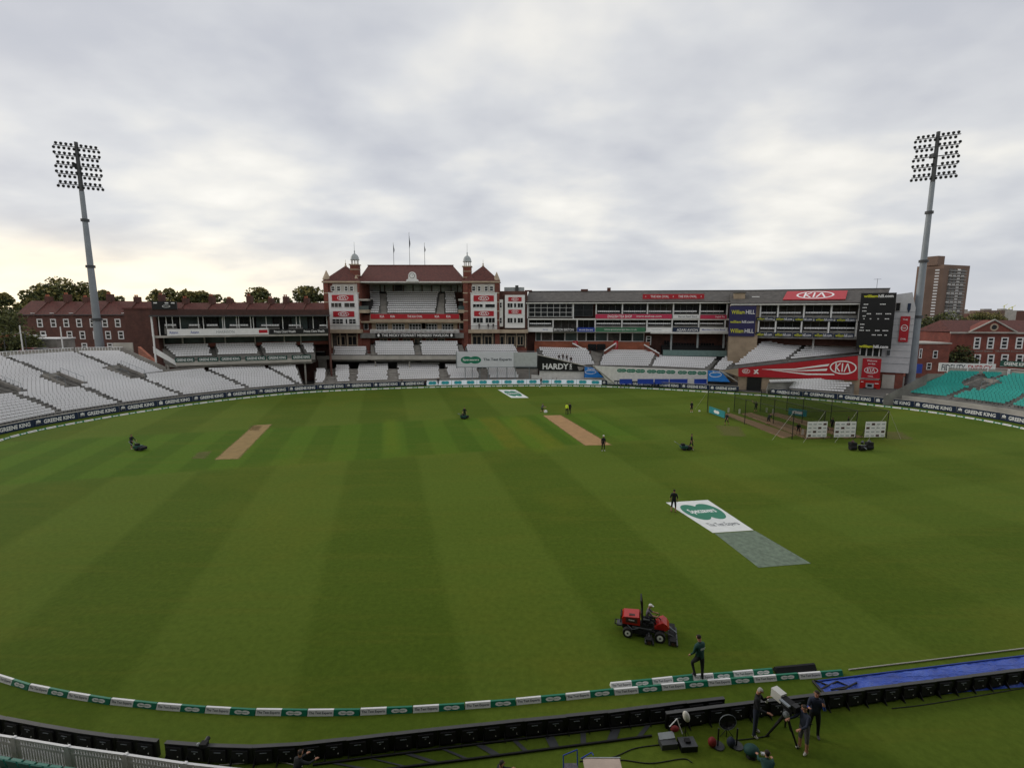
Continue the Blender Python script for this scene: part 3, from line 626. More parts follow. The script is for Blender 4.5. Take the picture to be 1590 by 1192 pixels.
    # white oriel bay
def bay(x0,x1,z0,z1,d):
    MB().box(x0,x1,d,-.02,z0,z1,M['white']).box(x0-.1,x1+.1,d-.15,-.02,z1,z1+.15,M['white']).build('oriel_bay',pv)
xl0,xl1=X(504.5),X(559.5); xr0,xr1=X(719.5),X(775.5)
tower(xl0,xl1,1); tower(xr0,xr1,-1)
zl=H(511.5,-1.2); zb=H(455,-1.2)
bay(X(511,-1.2),X(556,-1.2),zl,zb,-1.2); bay(X(731,-1.2),X(771.5,-1.2),zl,zb,-1.2)
for (c,xs) in ((c3,((178,225),(245,290),(335,375),(395,440))),(c4,((690,735),(757,795),(836,878),(895,940)))):
    a,b_,_,_=FP.rect(c,165 if c is c3 else 685,0,455 if c is c3 else 950,10,-.3)
    MB().box(a,b_,-.45,0,H(455,-.4),H(441,-.4),M['paleconc']).build('upper_bay',pv)
    for x0,x1 in xs: r=FP.rect(c,x0,628,x1,686,-.46); window(pv,*r,-.46,1,2)
WB=[(c3,178,818,305,875,3,1),(c3,330,818,458,875,2,1),(c3,193,1005,322,1065,3,2),(c3,345,1005,372,1065,1,1),(c3,385,1005,470,1065,2,2),
 (c4,700,832,820,875,3,1),(c4,842,832,960,878,1,1),(c4,703,990,822,1055,3,1),(c4,845,990,960,1055,3,1)]
for c,x0,y0,x1,y1,nx,ny in WB: window(pv,*FP.rect(c,x0,y0,x1,y1,-1.2),-1.2,nx,ny)
# brown balconies under the bays
for x0,x1 in ((X(509,-1.8),X(559,-1.8)),(X(727,-1.8),X(776,-1.8))):
    MB().box(x0,x1,-2.2,-.02,H(517,-2),H(511.8,-2),M['stone']).build('balcony_slab',pv)
    q=MB(); n=26
    for i in range(n+1): xx=x0+(x1-x0)*i/n; q.box(xx-.02,xx+.02,-2.15,-2.11,H(511.8,-2),H(506,-2),M['dsteel'])
    q.box(x0,x1,-2.17,-2.09,H(506,-2),H(506,-2)+.08,M['dsteel']); q.build('railing',pv)
def kiasign(c,x0,y0,x1,y1,d,lab,fac=None,group='red signs with a white oval on the pavilion bays'):
    fac=fac or FP; return banner(fac,fac.rect(c,x0,y0,x1,y1,d),d,M['red'],lab,cat='sign',name='sign',group=group,draw=lambda t,w_,h,dd:kia(t,0,h*.5,min(w_*.52,h*2.1),h*.78,dd,M['wtxt']))
kiasign(c3,190,728,440,800,-1.25,'upper red oval sign on the left tower bay'); kiasign(c3,203,918,448,983,-1.25,'lower red oval sign on the left tower bay')
kiasign(c4,710,735,945,803,-1.25,'upper red oval sign on the right tower bay'); kiasign(c4,717,915,945,975,-1.25,'lower red oval sign on the right tower bay')
# cupolas
def cupola(c,x0,x1,ysh0,yl,yd0,ytop):
    d=3.2; a=FP.S(c(x0,450),d); b_=FP.S(c(x1,450),d); xc=(a[0]+b_[0])/2; hw=(b_[0]-a[0])/2; zz=lambda y:FP.S(c(x0,y),d)[1]
    sh=MB().box(xc-hw,xc+hw,d-hw,d+hw,zev,zz(yl),M['brick'])
    for y in (yl+50,yl+120): sh.box(xc-hw-.04,xc+hw+.04,d-hw-.04,d+hw+.04,zz(y)-.1,zz(y)+.1,M['stone'])
    sh.box(xc-hw-.2,xc+hw+.2,d-hw-.2,d+hw+.2,zz(yl),zz(yl)+.25,M['stone']); o=sh.build('cupola',pv)
    q=MB(); z0=zz(yl)+.25; z1=zz(yd0)
    for i in range(8): t=2*math.pi*(i+.5)/8; q.tube((xc+hw*.82*math.cos(t),d+hw*.82*math.sin(t),z0),(xc+hw*.82*math.cos(t),d+hw*.82*math.sin(t),z1),.11,.11,M['white'],6)
    q.build('lantern',o); zt=zz(ytop); h=zt-z1
    MB().lathe((xc,d,z1),[(hw*1.12,-.1),(hw*1.12,.12),(hw*1.0,.2),(hw*.98,h*.35),(hw*.8,h*.65),(hw*.45,h*.9),(.15,h),(.12,h+.4),(.16,h+.6),(.05,h+.8),(.03,h+2.9)],M['lead'],12).build('dome',o)
cupola(c3,413,505,0,388,322,252); cupola(c4,592,685,0,410,344,274)
def turret(c,x,ytop,yb):
    d=.8; a=FP.S(c(x,500),d)[0]; z1=FP.S(c(x,ytop),d)[1]; MB().lathe((a,d,zev),[(.75,0),(.75,z1-zev-2.4),(.95,z1-zev-2.3),(.95,z1-zev-2.0),(.5,z1-zev-1.0),(.06,z1-zev)],M['stone'],8,False).build('turret',pv)
turret(c3,125,445,575); turret(c4,978,465,590); turret(c3,468,500,560)
# main roof with hips, ridge and clock
zr0=H(437,1); e0,e1=X(556.5,.6),X(722,.6); r0,r1=FP.S((572,412),9)[0],FP.S((703,412),9)[0]; zr1=FP.S((640,412.3),9)[1]
MB().add([(e0,.6,zr0),(e1,.6,zr0),(e1,17.4,zr0),(e0,17.4,zr0),(r0,9,zr1),(r1,9,zr1)],[(0,1,5,4),(1,2,5),(2,3,4,5),(3,0,4)],M['tile']).box(r0-.2,r1+.2,8.85,9.15,zr1-.1,zr1+.18,M['dbrick']).build('roof',pv)
MB().box(e0,e1,.3,17,zr0-.32,zr0-.02,M['offwhite']).build('eaves',pv)
a=FP.S(c3(1118,500),.3); cxk=a[0]; zc=FP.S(c3(1118,508),.3)[1]; zg=zr0-.05
cg=MB().prism([(cxk-1.55,zg),(cxk+1.55,zg),(cxk+1.35,zg+.5),(cxk+1.0,zg+.6)]+[(cxk+.95*math.cos(t),zc+.98*math.sin(t)) for t in np.linspace(.15,math.pi-.15,14)]+[(cxk-1.0,zg+.6),(cxk-1.35,zg+.5)],.1,.75,M['white']).build('clock_gable',pv)
t=MB(); addell(t,cxk,zc,.66,.66,.085,M['dsteel'],28); addell(t,cxk,zc,.55,.55,.075,M['wtxt'],28); t.box(cxk-.03,cxk+.03,.06,.07,zc,zc+.45,M['btxt']).quad((cxk,.062,zc-.03),(cxk+.33,.062,zc+.25),(cxk+.36,.062,zc+.2),(cxk+.03,.062,zc-.06),M['btxt']); t.build('clock_face',cg)
# glazing at the back of the top seats, and the bowl of seats
zg0,zg1=FP.S((640,453.5),10.5)[1],zr0-.3
MB().box(X(558),X(721),10.6,11,0,zr0,M['dbrick']).build('back_wall',pv)
for i,(a,b_) in enumerate(((560,573),(574,590),(591,597),(598,610),(612,626),(627,641),(642,655),(656,670),(671,684),(685,700),(701,710),(711,718))):
    window(pv,FP.S((a,450),10.6)[0],FP.S((b_,450),10.6)[0],zg0,zg1,10.6,1,1,M['dsteel'],mat('pale_glass',(.24,.275,.28),.3,.5,.35),.08)
r=FP.rect(c3,918,612,1000,682,10.4); MB().box(r[0],r[1],10.3,10.45,r[2],r[3],M['black']).build('scorer_panel',pv); 
for (L0,R0,L1,R1,w) in ((574.5,591,574,590,'left'),(601,676,599,682,'middle'),(690.5,712,690,706,'right')):
    fblk(pv,FP,((L0,487.5),.2),((L1,453.8),10.2),((R0,487.5),.2),((R1,453.8),10.2),10,'the %s block of the pavilion top deck'%w,inset=.1)
MB().box(X(574,.2),X(714,.2),0,10.5,H(497),H(489),M['tan']).box(X(590,5),X(601,5),.1,.3,H(489),H(487),M['conc']).build('deck_front',pv)
block(pv,(FP.S((591,487.5),.3)[0],.3,H(488,.3)),(FP.S((590,453.8),10.2)[0],10.2,zg0),(FP.S((601,487.5),.3)[0],.3,H(488,.3)),(FP.S((599,453.8),10.2)[0],10.2,zg0),14,'white','x',deckm=M['conc'],seats=False,name='stair')
block(pv,(FP.S((677,487.5),.3)[0],.3,H(488,.3)),(FP.S((682.5,453.8),10.2)[0],10.2,zg0),(FP.S((690,487.5),.3)[0],.3,H(488,.3)),(FP.S((689.7,453.8),10.2)[0],10.2,zg0),14,'white','x',deckm=M['conc'],seats=False,name='stair')
q=MB()
for a,b_ in (((558,465),(573,482)),((712,463),(721,482))):
    x0,x1=X(a[0],0),X(b_[0],0); q.box(x0,x1,-.4,4,H(486),H(481),M['stone']); q.box(x0,x1,-.4,-.35,H(481),H(475),M['glass2']); q.box(x0,x1,1.5,4,H(481),H(465),M['black']); q.box(x0,x1,-.4,4,H(467),H(464),M['paleconc'])
q.build('side_balcony',pv)
banner(FP,FP.rect(I_,575.5,487.5,713,495,-.1),-.1,M['red'],'long red banner with white lettering along the pavilion top deck front',[('THE KIA OVAL',.5,.5,.17,.5,M['wtxt']),('KIA',.13,.5,.05,.5,M['wtxt']),('KIA',.25,.5,.05,.5,M['wtxt']),('KIA',.75,.5,.05,.5,M['wtxt']),('KIA',.88,.5,.05,.5,M['wtxt'])])
# first floor wall between the towers
MB().box(X(559),X(720),1.6,2.4,0,H(489),M['brick']).build('wall',pv)
q=MB(); q.box(X(574),X(715),-.35,.0,H(498.5),H(495.5),M['stone']).box(X(559),X(720),-.3,1.6,H(501),H(498.5),M['tan'])
for c,x in ((c3,675),(c3,862),(c3,1055),(c3,1250),(c4,135),(c4,318),(c4,500)): xx=FP.S(c(x,1080),1.3)[0]; q.box(xx-.5,xx+.5,1.1,1.6,H(514),H(500),M['tan'])
q.build('string_course',pv)
for c,x0,x1 in ((c3,700,835),(c3,890,1030),(c3,1083,1225),(c4,155,290),(c4,345,482)):
    window(pv,*FP.rect(c,x0,1060,x1,1145,1.55),1.55,4,2,fw=.12)
window(pv,*FP.rect(c3,560,1055,612,1130,1.55),1.55,1,1,name='door'); window(pv,*FP.rect(c4,548,1055,600,1130,1.55),1.55,1,1,name='door')
q=MB(); x0,x1=X(574,-.8),X(712,-.8); z0,z1=H(517,-.8),H(512,-.8); n=70
for i in range(n+1): xx=x0+(x1-x0)*i/n; q.box(xx-.07,xx+.07,-.9,-.78,z0,z1,M['white'])
q.box(x0,x1,-.95,-.75,z1,z1+.12,M['white']); q.build('balustrade',pv)
MB().box(X(559),X(720),-.7,1.6,H(524.5),H(517),M['dconc']).build('balcony_slab',pv)
banner(FP,FP.rect(I_,583,517,706,524,-1.0),-1.0,M['black'],'long black sign with white lettering across the pavilion first floor',[("THE MICKY STEWART MEMBERS' PAVILION",.5,.5,.84,.6,M['wtxt'])],cat='sign',name='sign',draw=lambda t,w_,h,d:(addell(t,-w_*.46,h*.5,.3,.38,d,M['wtxt'],12),addell(t,w_*.46,h*.5,.3,.38,d,M['wtxt'],12)))
# lower walls, verandahs
MB().box(X(511,-.1),X(556,-.1),-.06,-.01,H(538),H(518),M['curtain']).box(X(731,-.1),X(818,-.1),-.06,-.01,H(538),H(518),M['curtain']).build('verandah_shade_panel',pv)  # flat dark panels on the wall, the verandah's shade put into their colour
for px in (513,526,537,553,732,748,765,785,802,816): MB().box(X(px,-.3)-.12,X(px,-.3)+.12,-.42,-.18,H(540),H(517.5),M['stone']).build('verandah_post',pv)
for x0,x1,px0,px1 in ((X(490),X(572),490,572),(X(716),X(818),716,818)):
    MB().box(x0,x1,.2,.8,0,H(513),M['brick']).build('lower_wall',pv)
for px0,px1 in ((521,534),(538,552),(733,747),(752,764),(770,783),(788,800),(803,813)):
    window(pv,X(px0,-.1),X(px1,-.1),H(536),H(521.5),-.08,2,1,M['stone'],M['glass'],.14)
for px0,px1 in ((588,600),(606,618),(624,636),(642,654),(660,672),(678,690)): window(pv,X(px0,1.5),X(px1,1.5),H(534,1.5),H(525.5,1.5),1.5,2,1,M['stone'],M['curtain'],.12)
zs=FP.S((640,552.5),-7.3)[1]+.1
MB().box(X(488,-7),X(832,-7),-7.2,1,zs-.9,zs-.45,M['tan']).box(X(488,-7.3),X(832,-7.3),-7.5,-7.2,zs-1.0,zs-.1,M['paleconc']).build('terrace_slab',pv)
MB().box(X(488,-1.5),X(832,-1.5),-1.6,-1.3,0,zs-.9,M['dsteel']).build('undercroft_wall',pv)
q=MB()
for px in (499,517,571,644.5,651,717,722,801): x=FP.S((px,550),-7)[0]; q.tube((x,-6.9,zs-.2),(x,-6.9,zs+1.1),.03,.03,M['steel'],5)
q.tube((X(517,-6.9),-6.9,zs+1.05),(X(832,-6.9),-6.9,zs+1.05),.03,.03,M['steel'],5); q.build('railing',pv)
for L0,L1,R0,R1,ft,bt,n,w in ((517,517,570,569.5,553.5,540,5,'left'),(582,580,645,642.5,553.5,531.5,8,'left central'),(654.5,650.5,715,711,553.5,531.5,8,'right central'),(726,722,806,799,551,537,5,'right')):
    dpt={8:0.6,5:-2.2}[n]
    fblk(pv,FP,((L0,ft),-6.7),((L1,bt),dpt-.6),((R0,ft),-6.7),((R1,bt),dpt-.6),n,'the %s block of the pavilion middle tier'%w,inset=.15)
MB().box(X(488,-3),X(832,-3),-7.1,.1,zs-.45,zs-.1,M['conc']).build('tier_floor',pv)
block(pv,(X(573,-6.6),-6.7,zs-.1),(X(573,.5),.6,H(531.5,0)-.35),(X(723,-6.6),-6.7,zs-.1),(X(716,.5),.6,H(531.5,0)-.35),8,'white','x',seats=False,name='stair',deckm=M['conc'])
for _p,_q in ((487,550),(550,615),(615,690),(690,760),(760,835)): blk(pv,-Vector(FP.loc()),Fp(_p,.7,1.7),G(_p,571,2.75),Fp(_q,.7,1.7),G(_q,571,2.75),9,'white','x',seats=False,deckm=M['conc'],name='lower_deck')
for L0,L1,R0,R1,bt,w in ((488,489.5,507,508,575,'first'),(519,519.5,543.5,543,569,'second'),(555,556.5,607,603,567,'third'),(619,615,686,683,566,'fourth'),(699,690,748,740,568,'fifth'),(761,753,807,797,570,'sixth')):
    A=Fp(L0,.9,1.6); C_=Fp(R0,.9,1.6); B=V(L1,bt,118); D=V(R1,bt,118); B.z=D.z=3.1 if bt<572 else 2.8
    B=G(L1,bt,B.z); D=G(R1,bt,D.z)
    blk(pv,-Vector(FP.loc()),A,B,C_,D,9,'white','the %s ground level block from the left below the pavilion'%w,inset=.1,deckm=M['conc'])
q=MB()
for px in (583,636,728,749,768,800): x=FP.S((px,566),-6.5)[0]; q=MB().tube((x,-6.5,0),(x,-6.5,zs-.9),.16,.16,M['paleconc'],8); q.build('column',pv)
MB().box(X(471,-9),X(487,-9),-9,2,0,4.6,M['dbrick']).build('tunnel_wall',pv)
q=MB(); x0,x1=FP.S((489,545),-7)[0],FP.S((505,545),-7)[0]; q.box(x0,x1,-7.4,-6.4,zs-.4,zs+.9,M['black']).box(x0,x1,-7.6,-7.4,zs+.9,zs+1.0,M['white']); q.build('media_pen',pv)
q=MB(); x0,x1=FP.S((494,566),-7.8)[0],FP.S((508,566),-7.8)[0]; q.box(x0,x1,-8,-7.8,2.6,zs-1.0,M['conc']); q.build('pier_panel',pv)
# flagpoles
for i,(x,yt,fy0,fy1) in enumerate(((898,130,150,260),(1080,10,50,205),(1258,130,165,245))):
    p=FP.S(c3(x,yt),9)[0]; zt=FP.S(c3(x,yt),9)[1]; q=FP.W(p,9,zr1)
    r=thing('flagpole',('left shorter','tall middle','right shorter')[i]+' flagpole with furled flag on the pavilion ridge','flagpole',q,0,'flagpoles on the pavilion roof')
    MB().tube((0,0,0),(0,0,zt-zr1),.07,.04,M['dsteel'],6).ell((0,0,zt-zr1),.1,.1,.1,M['white'],6,4).build('pole',r)
    za,zb_=FP.S(c3(x,fy0),9)[1]-zr1,FP.S(c3(x,fy1),9)[1]-zr1; f=MB()
    vs=[(( .06+.30*math.sin(k*.5)*(k/7+.2)),.12*math.cos(k*1.7),za-(za-zb_)*k/7) for k in range(8)]; f.add([(0.02,0,v[2]) for v in vs]+vs+[(v[0]*.4,v[1]+.15,v[2]) for v in vs],[(k,k+1,8+k+1,8+k) for k in range(7)]+[(8+k,9+k,17+k,16+k) for k in range(7)],M['nkit']); f.build('flag',r)
# annex to the right of the pavilion
an=thing('annex','white fronted brick annex between the pavilion and the right stand','building',FP.W(X(795),0,0),0)
o_=X(795); 
def AB(px0,px1,d0,d1,y0,y1,m,n,z0=None,z1=None): return MB().box(X(px0,d0)-o_,X(px1,d0)-o_,d0,d1,H(y1,d0) if z0 is None else z0,H(y0,d0) if z1 is None else z1,m).build(n,an)
AB(776,819,1.0,8,452,520,M['dbrick'],'wall',z0=0); AB(784,815,-.5,.98,458,509,M['white'],'oriel_bay'); AB(775.3,781,-.2,.98,465,507,M['offwhite'],'stair_window_strip'); AB(776,820,-1.8,.9,512,517,M['stone'],'balcony_slab')
AB(783,814,2,5,446,452,M['lead'],'roof_tank'); AB(800,805,1.5,2.5,443,452,M['dsteel'],'roof_vent')
for x0,y0,x1,y1,nx in ((1100,822,1165,878,2),(1175,822,1207,878,1),(1217,822,1285,878,2),(1100,992,1165,1055,2),(1175,992,1207,1055,1),(1217,992,1285,1055,2)):
    r=FP.rect(c4,x0,y0,x1,y1,-.5); window(an,r[0]-o_,r[1]-o_,r[2],r[3],-.5,nx,1)
for y0,y1 in ((815,880),(990,1060)): r=FP.rect(c4,1010,y0,1040,y1,-.2); window(an,r[0]-o_,r[1]-o_,r[2],r[3],-.2,1,2)
kiasign(c4,1113,755,1266,803,-.55,'upper small red oval sign on the annex right of the pavilion'); kiasign(c4,1113,900,1266,948,-.55,'lower small red oval sign on the annex right of the pavilion')
# sight screen with green logo
yS=G(760,597).y+.9; sx0,sx1,sx2=V(709.5,560,yS).x,V(797.5,560,yS).x,V(834,560,yS).x; zt,zb=V(750,546.5,yS).z,V(750,569.5,yS).z
r=thing('sight_screen','wide white sight screen with two green discs standing behind the boundary boards','sight screen',((sx0+sx2)/2,yS,0)); o_=-(sx0+sx2)/2
MB().box(sx0+o_,sx1+o_,-.1,.5,zb,zt,mat('screen_white',(.60,.61,.66),.5,.03)).build('panel',r); MB().box(sx1+o_,sx2+o_,.1,.6,zb+.1,zt-.1,mat('screen_grey',(.42,.44,.45),.5,.08)).build('side_panel',r)
q=MB().box(sx0+o_-.15,sx0+o_,-.2,.6,zb-.3,zt+.1,M['steel']).box(sx0+o_,sx2+o_,-.15,.6,zb-.15,zb,M['steel']); q.build('frame',r)
for px in (722,733,745,758,772,787,800,822): x=V(px,570,yS).x+o_; MB().box(x-.08,x+.08,.1,.3,0,zb-.1,M['steel']).box(x-.3,x+.3,-.3,.9,0,.15,M['dsteel']).build('leg',r)
t=MB(); px=lambda p:V(p,560,yS).x+o_; zm=(zt+zb)/2; glasslogo(t,px(731.3),zm-.1,px(747)-px(715.5),1.65,-.12,M['green'],M['wtxt']); addtext(t,'The Test Experts',px(772.5),zm-.05,px(794)-px(750),.75,-.13,M['btxt'],.02); t.build('lettering',r)
# ================================================================ RIGHT STAND, left wing
FB=Fac((V(817,500,127).x,127),(V(1134,500,121.5).x,121.5)); HB=lambda y,px=975,d=0:FB.S((px,y),d)[1]; XB=lambda px,d=0:FB.S((px,500),d)[0]
rs=thing('grandstand','long three storey grandstand with grey slate roof right of the pavilion','grandstand',FB.loc(),FB.rz)
a,e=XB(817),XB(1136); e2=XB(1152,8); ze=HB(470.5); zr=FB.S((975,452),8)[1]
MB().add([(a,-.8,ze+.35),(e,-.8,ze+.35),(e2,8,zr),(a,8,zr),(e,16,ze),(a,16,ze)],[(0,1,2,3),(3,2,4,5),(0,3,5),(1,4,2)],M['slate']).box(a,e2,7.8,8.2,zr-.05,zr+.15,M['dsteel']).build('roof',rs)
MB().box(a,e,-1.0,-.7,ze-.1,ze+.14,M['offwhite']).box(a,e,-.7,3.4,ze-.1,ze,M['offwhite']).build('eaves',rs)
MB().box(a,e,3.4,16,0,ze-.05,M['dbrick']).build('wall',rs)
q=MB(); 
for px0,px1,h in ((815,826,.6),(902,913,.9),(943,948,1.5)): q.box(FB.S((px0,450),8)[0],FB.S((px1,450),8)[0],7.5,8.8,zr,zr+h*.6,M['dbrick'])
q.build('chimney',rs)
z3,z2,z1=HB(494.5),HB(513.8),HB(517.5)
MB().box(XB(820),e,-.3,3.3,z3-.35,z3,M['offwhite']).build('balcony_slab',rs); MB().box(a,e,-.3,3.3,z2-.35,z2,M['offwhite']).build('balcony_slab',rs)
MB().box(XB(1010),e,-1.2,-.3,z2-.55,z2-.2,M['offwhite']).build('canopy',rs)
P1=[c6(x,0)[0] for x in (45,385,555,750,937,1130,1328,1530)]; P2=[c6(x,0)[0] for x in (50,235,415,550,750,937,1125,1325,1522)]
for px in P1: MB().box(XB(px)-.13,XB(px)+.13,-.2,.05,z3,ze-.1,M['white']).build('column',rs)
for px in P2: MB().box(XB(px)-.13,XB(px)+.13,-.2,.05,z2,z3-.35,M['white']).build('column',rs)
# big gridded window and dark bay at the left end
r=FB.rect(c6,52,197,380,298,-.1); window(rs,r[0],r[1],r[2],r[3],-.1,7,3,M['white'],M['glass'],.1); r=FB.rect(c6,390,203,533,295,.2); window(rs,*r,.2,2,2,M['dsteel'],M['glass'],.1)
for i in range(len(P1)-1):
    if i<2: continue
    window(rs,XB(P1[i],3.3)+.2,XB(P1[i+1],3.3)-.2,z3+.1,ze-.3,3.3,4,1,M['lead'],(M['glass'],M['curtain'],M['glass'])[i%3],.06)
for i in range(len(P2)-1): window(rs,XB(P2[i],3.3)+.2,XB(P2[i+1],3.3)-.2,z2+.1,z3-.45,3.3,3,1,M['lead'],(M['glass'],M['curtain'],M['glass'])[i%3],.06)
for i in range(2,len(P1)-1): fblk(rs,FB,((P1[i]+1.5,487),.0),((P1[i]+1.5,486.5),.8),((P1[i+1]-1.5,487.3),.0),((P1[i+1]-1.5,486.8),.8),1,'the top balcony of the right stand',inset=0)
for i in (0,3,4,5,6,7): fblk(rs,FB,((P2[i]+1.5,506),.0),((P2[i]+1.5,505.5),.8),((P2[i+1]-1.5,506.3),.0),((P2[i+1]-1.5,505.8),.8),1,'the middle balcony of the right stand',inset=0)
S_=lambda c,x0,y0,x1,y1,d,m,lab,tx=(),**k: banner(FB,FB.rect(c,x0,y0,x1,y1,d),d,m,lab,tx,**k)
S_(c6,553,278,1124,312,-.35,M['pink'],'long pink banner with white lettering on the right stand top balcony',[('ENGLISH TEA SHOP',.32,.5,.32,.6,M['wtxt']),('www.etshop.com',.7,.5,.33,.5,M['wtxt'])])
S_(c6,1133,282,1331,310,-.35,M['white'],'short white banner between two pink ones on the top balcony',[('Barrett Steel Stand',.55,.5,.7,.5,M['btxt'])])
S_(c6,1336,284,1534,314,-.35,M['pink'],'short pink banner at the right end of the top balcony',[('English Tea',.75,.5,.35,.5,M['wtxt'])])
for x0,x1,m,lab,tx in ((50,232,'white','white banner at the left end of the middle balcony',[('Surrey',.7,.5,.2,.4,M['rblue'])]),(236,411,'black','black banner with pale lettering on the middle balcony',[('BRITON BRITON',.45,.5,.85,.6,M['wtxt'])]),
  (415,546,'rblue','bright blue banner with white lettering on the middle balcony',[('we are the one',.5,.5,.8,.5,M['wtxt'])]),(554,925,'midgreen','long green banner with pale lettering on the middle balcony',[('www.growyourgarden.co.uk',.5,.5,.66,.4,M['wtxt'])]),
  (931,1123,'white','plain white banner right of the long green one on the middle balcony',[('Services',.4,.5,.4,.3,M['lead'])]),(1130,1328,'navy','navy banner with bold white lettering on the middle balcony',[('AZARI AVION',.55,.45,.8,.6,M['wtxt'])]),(1332,1540,'white','white banner at the right end of the middle balcony',[('Members First Bank',.5,.5,.85,.35,M['rblue'])])):
    S_(c6,x0,378,x1,410,-.38,M[m],lab,tx)
banner(FB,FB.rect(c6,905,128,1366,164,1.2),1.2,M['red'],'long red sign with white lettering standing on the slate roof',[('THE KIA OVAL',.28,.5,.3,.5,M['wtxt']),('THE KIA OVAL',.73,.5,.3,.5,M['wtxt']),('+',.05,.5,.02,.3,M['wtxt']),('+',.5,.5,.02,.3,M['wtxt']),('+',.95,.5,.02,.3,M['wtxt'])],cat='sign',name='roof_sign')
# ground floor glazing
zt1=z2-.5; zg=HB(531.5,d=-.2)
fl=HB(541,d=-3)
P3=[c6(x,0)[0] for x in (105,148,232,325,418,485,552,645,740,832,920)]
for i in range(len(P3)-1): window(rs,XB(P3[i],3.35)-.02,XB(P3[i+1],3.35)+.02,zg,zt1,3.35,1,1,M['white'],(M['glass2'],M['curtain'],M['glass'])[i%3],.16)
MB().box(XB(830,2),XB(1010,2),2,3.3,fl-2,zg,M['obrick']).build('brick_plinth',rs)
MB().box(XB(1012,3.4),e,3.41,3.9,fl-2,zt1,mat('teal_glazing',(.03,.13,.13),.25,.3,.4)).build('recessed_wall',rs)
for x in (1118,1315,1510): xx=FB.S(c6(x,480),.5)[0]; MB().box(xx-.2,xx+.2,.3,.6,fl-1,zt1,M['lead']).build('column',rs)
window(rs,*FB.rect(c6,930,442,968,508,2.5),2.5,1,3,M['white'],M['glass'],.2,name='door')
kiasign(c6,385,478,420,538,.2,'left small red kiosk panel with oval by the brick plinth',FB,None); kiasign(c6,686,478,721,538,.2,'right small red kiosk panel with oval by the brick plinth',FB,None)
# terrace in front
def fpx(px,y,z): return G(px,y,z)
zt=4.2; ofs=-Vector(FB.loc()).copy()
def lb(par,fac,*a,**k):
    a=list(a); M_=Matrix.Rotation(-fac.rz,3,'Z'); o=Vector(fac.loc())
    for i in range(4): a[i]=M_@(Vector(a[i])-o)
    n0=len(SEATS); ob=block(par,*a,**k)
    for i in range(n0,len(SEATS)): s_=SEATS[i]; p=M_.transposed()@Vector(s_[:3])+o; SEATS[i]=(p.x,p.y,p.z,s_[3]+fac.rz)+s_[4:]
    return ob
zf=3.4; zk=7.0
lb(rs,FB,G(853,571,zf),G(833,541,zk),G(926,568,zf),G(914,543,zk),10,'white','the block above the slanting black board',pitch=.54)
lb(rs,FB,G(928,569.5,zf),G(938,545,6.4),G(1010,571,zf),G(1022,546,6.3),9,'white','the block right of the dark bucket seats')
lb(rs,FB,G(1010,571,zf),G(1018,553.5,5.1),G(1099,575,3.1),G(1118,555,5.1),8,'white','the block below the dark seated balcony')
lb(rs,FB,G(921,569,zf),G(917,543,6.7),G(928,569.5,zf),G(938,543,6.5),14,'white','x',deckm=M['conc'],seats=False,name='stair')
lb(rs,FB,G(1104,575,3.1),G(1121,556,5.1),G(1128,578,2.9),G(1150,556,5.3),8,'white','the narrow block left of the red slanting wall')
# sloping white parapets beside the stairs
q=MB()
for (x0,y0),(x1,y1) in (((889,533),(912,545)),((956,533),(938,545)),((1000,535),(1024,549))):
    M_=Matrix.Rotation(-FB.rz,3,'Z'); u_=M_@(V(x0,y0,123.5)-Vector(FB.loc())); v_=M_@(V(x1,y1,121.5)-Vector(FB.loc())); q.add([u_,v_,v_-Vector((0,0,1)),u_-Vector((0,0,1))],[(0,1,2,3)],M['brick']); q.tube(u_,v_,.16,.16,M['white'],6)
q.build('stair_parapet',rs)
# dark bucket seats
def bucket(px,py,Y,lab):
    p=V(px,py,Y); r=thing('bucket_seat',lab,'seat',p,0,'dark padded seats')
    return r
bm=MB().box(-.27,.27,-.25,.25,.25,.42,M['blackm']).box(-.27,.27,.17,.3,.42,1.05,M['blackm']).box(-.33,-.27,-.2,.25,.3,.62,M['black']).box(.27,.33,-.2,.25,.3,.62,M['black']).box(-.05,.05,-.05,.05,0,.25,M['dsteel']).mesh('bucket_seat')
def bseat(p,lab,g):
    o=bpy.data.objects.new('bucket_seat',bm); COL.objects.link(o); o.parent=rs; o.location=Matrix.Rotation(-FB.rz,3,'Z')@(Vector(p)-Vector(FB.loc()))
for r_ in range(2):
    for i in range(5):
        for h_ in range(2): px=914.5+h_*14+i*2.5; bseat(G(px,545.5-r_*5,6.3+r_*.8),'dark bucket seat %s of the pavilion side stairs, %s row'%('left' if h_==0 else 'right',('front','back')[r_]),'dark bucket seats either side of the stair')
for r_ in range(3):
    for i in range(22):
        px=1033+i*4.35
        if 11<=i<=12: continue
        bseat(G(px,543.5-r_*4.2,6.7+r_*.6),'dark padded seat of the glass fronted balcony, %s row'%('front','middle','back')[r_],'dark padded seats on the glass fronted balcony')
p0,p1=G(1029,552,5.5),G(1128,554,5.4); yaw=math.atan2(p1.y-p0.y,p1.x-p0.x); l=(p1-p0).length; r=thing('glass_balcony','glass fronted balcony platform carrying rows of dark padded seats','balcony',(p0.x,p0.y,4.6),yaw)
MB().box(0,l,0,1.9,-.6,2.1,M['blackm']).box(0,l,1.9,2.7,-.6,2.75,M['blackm']).box(0,l,2.7,3.8,-.6,3.3,M['blackm']).build('platform',r); MB().box(0,l,-.1,-.03,.9,2.3,mat('greenish_glass',(.16,.24,.23),.15,.1)).build('glass_front',r)
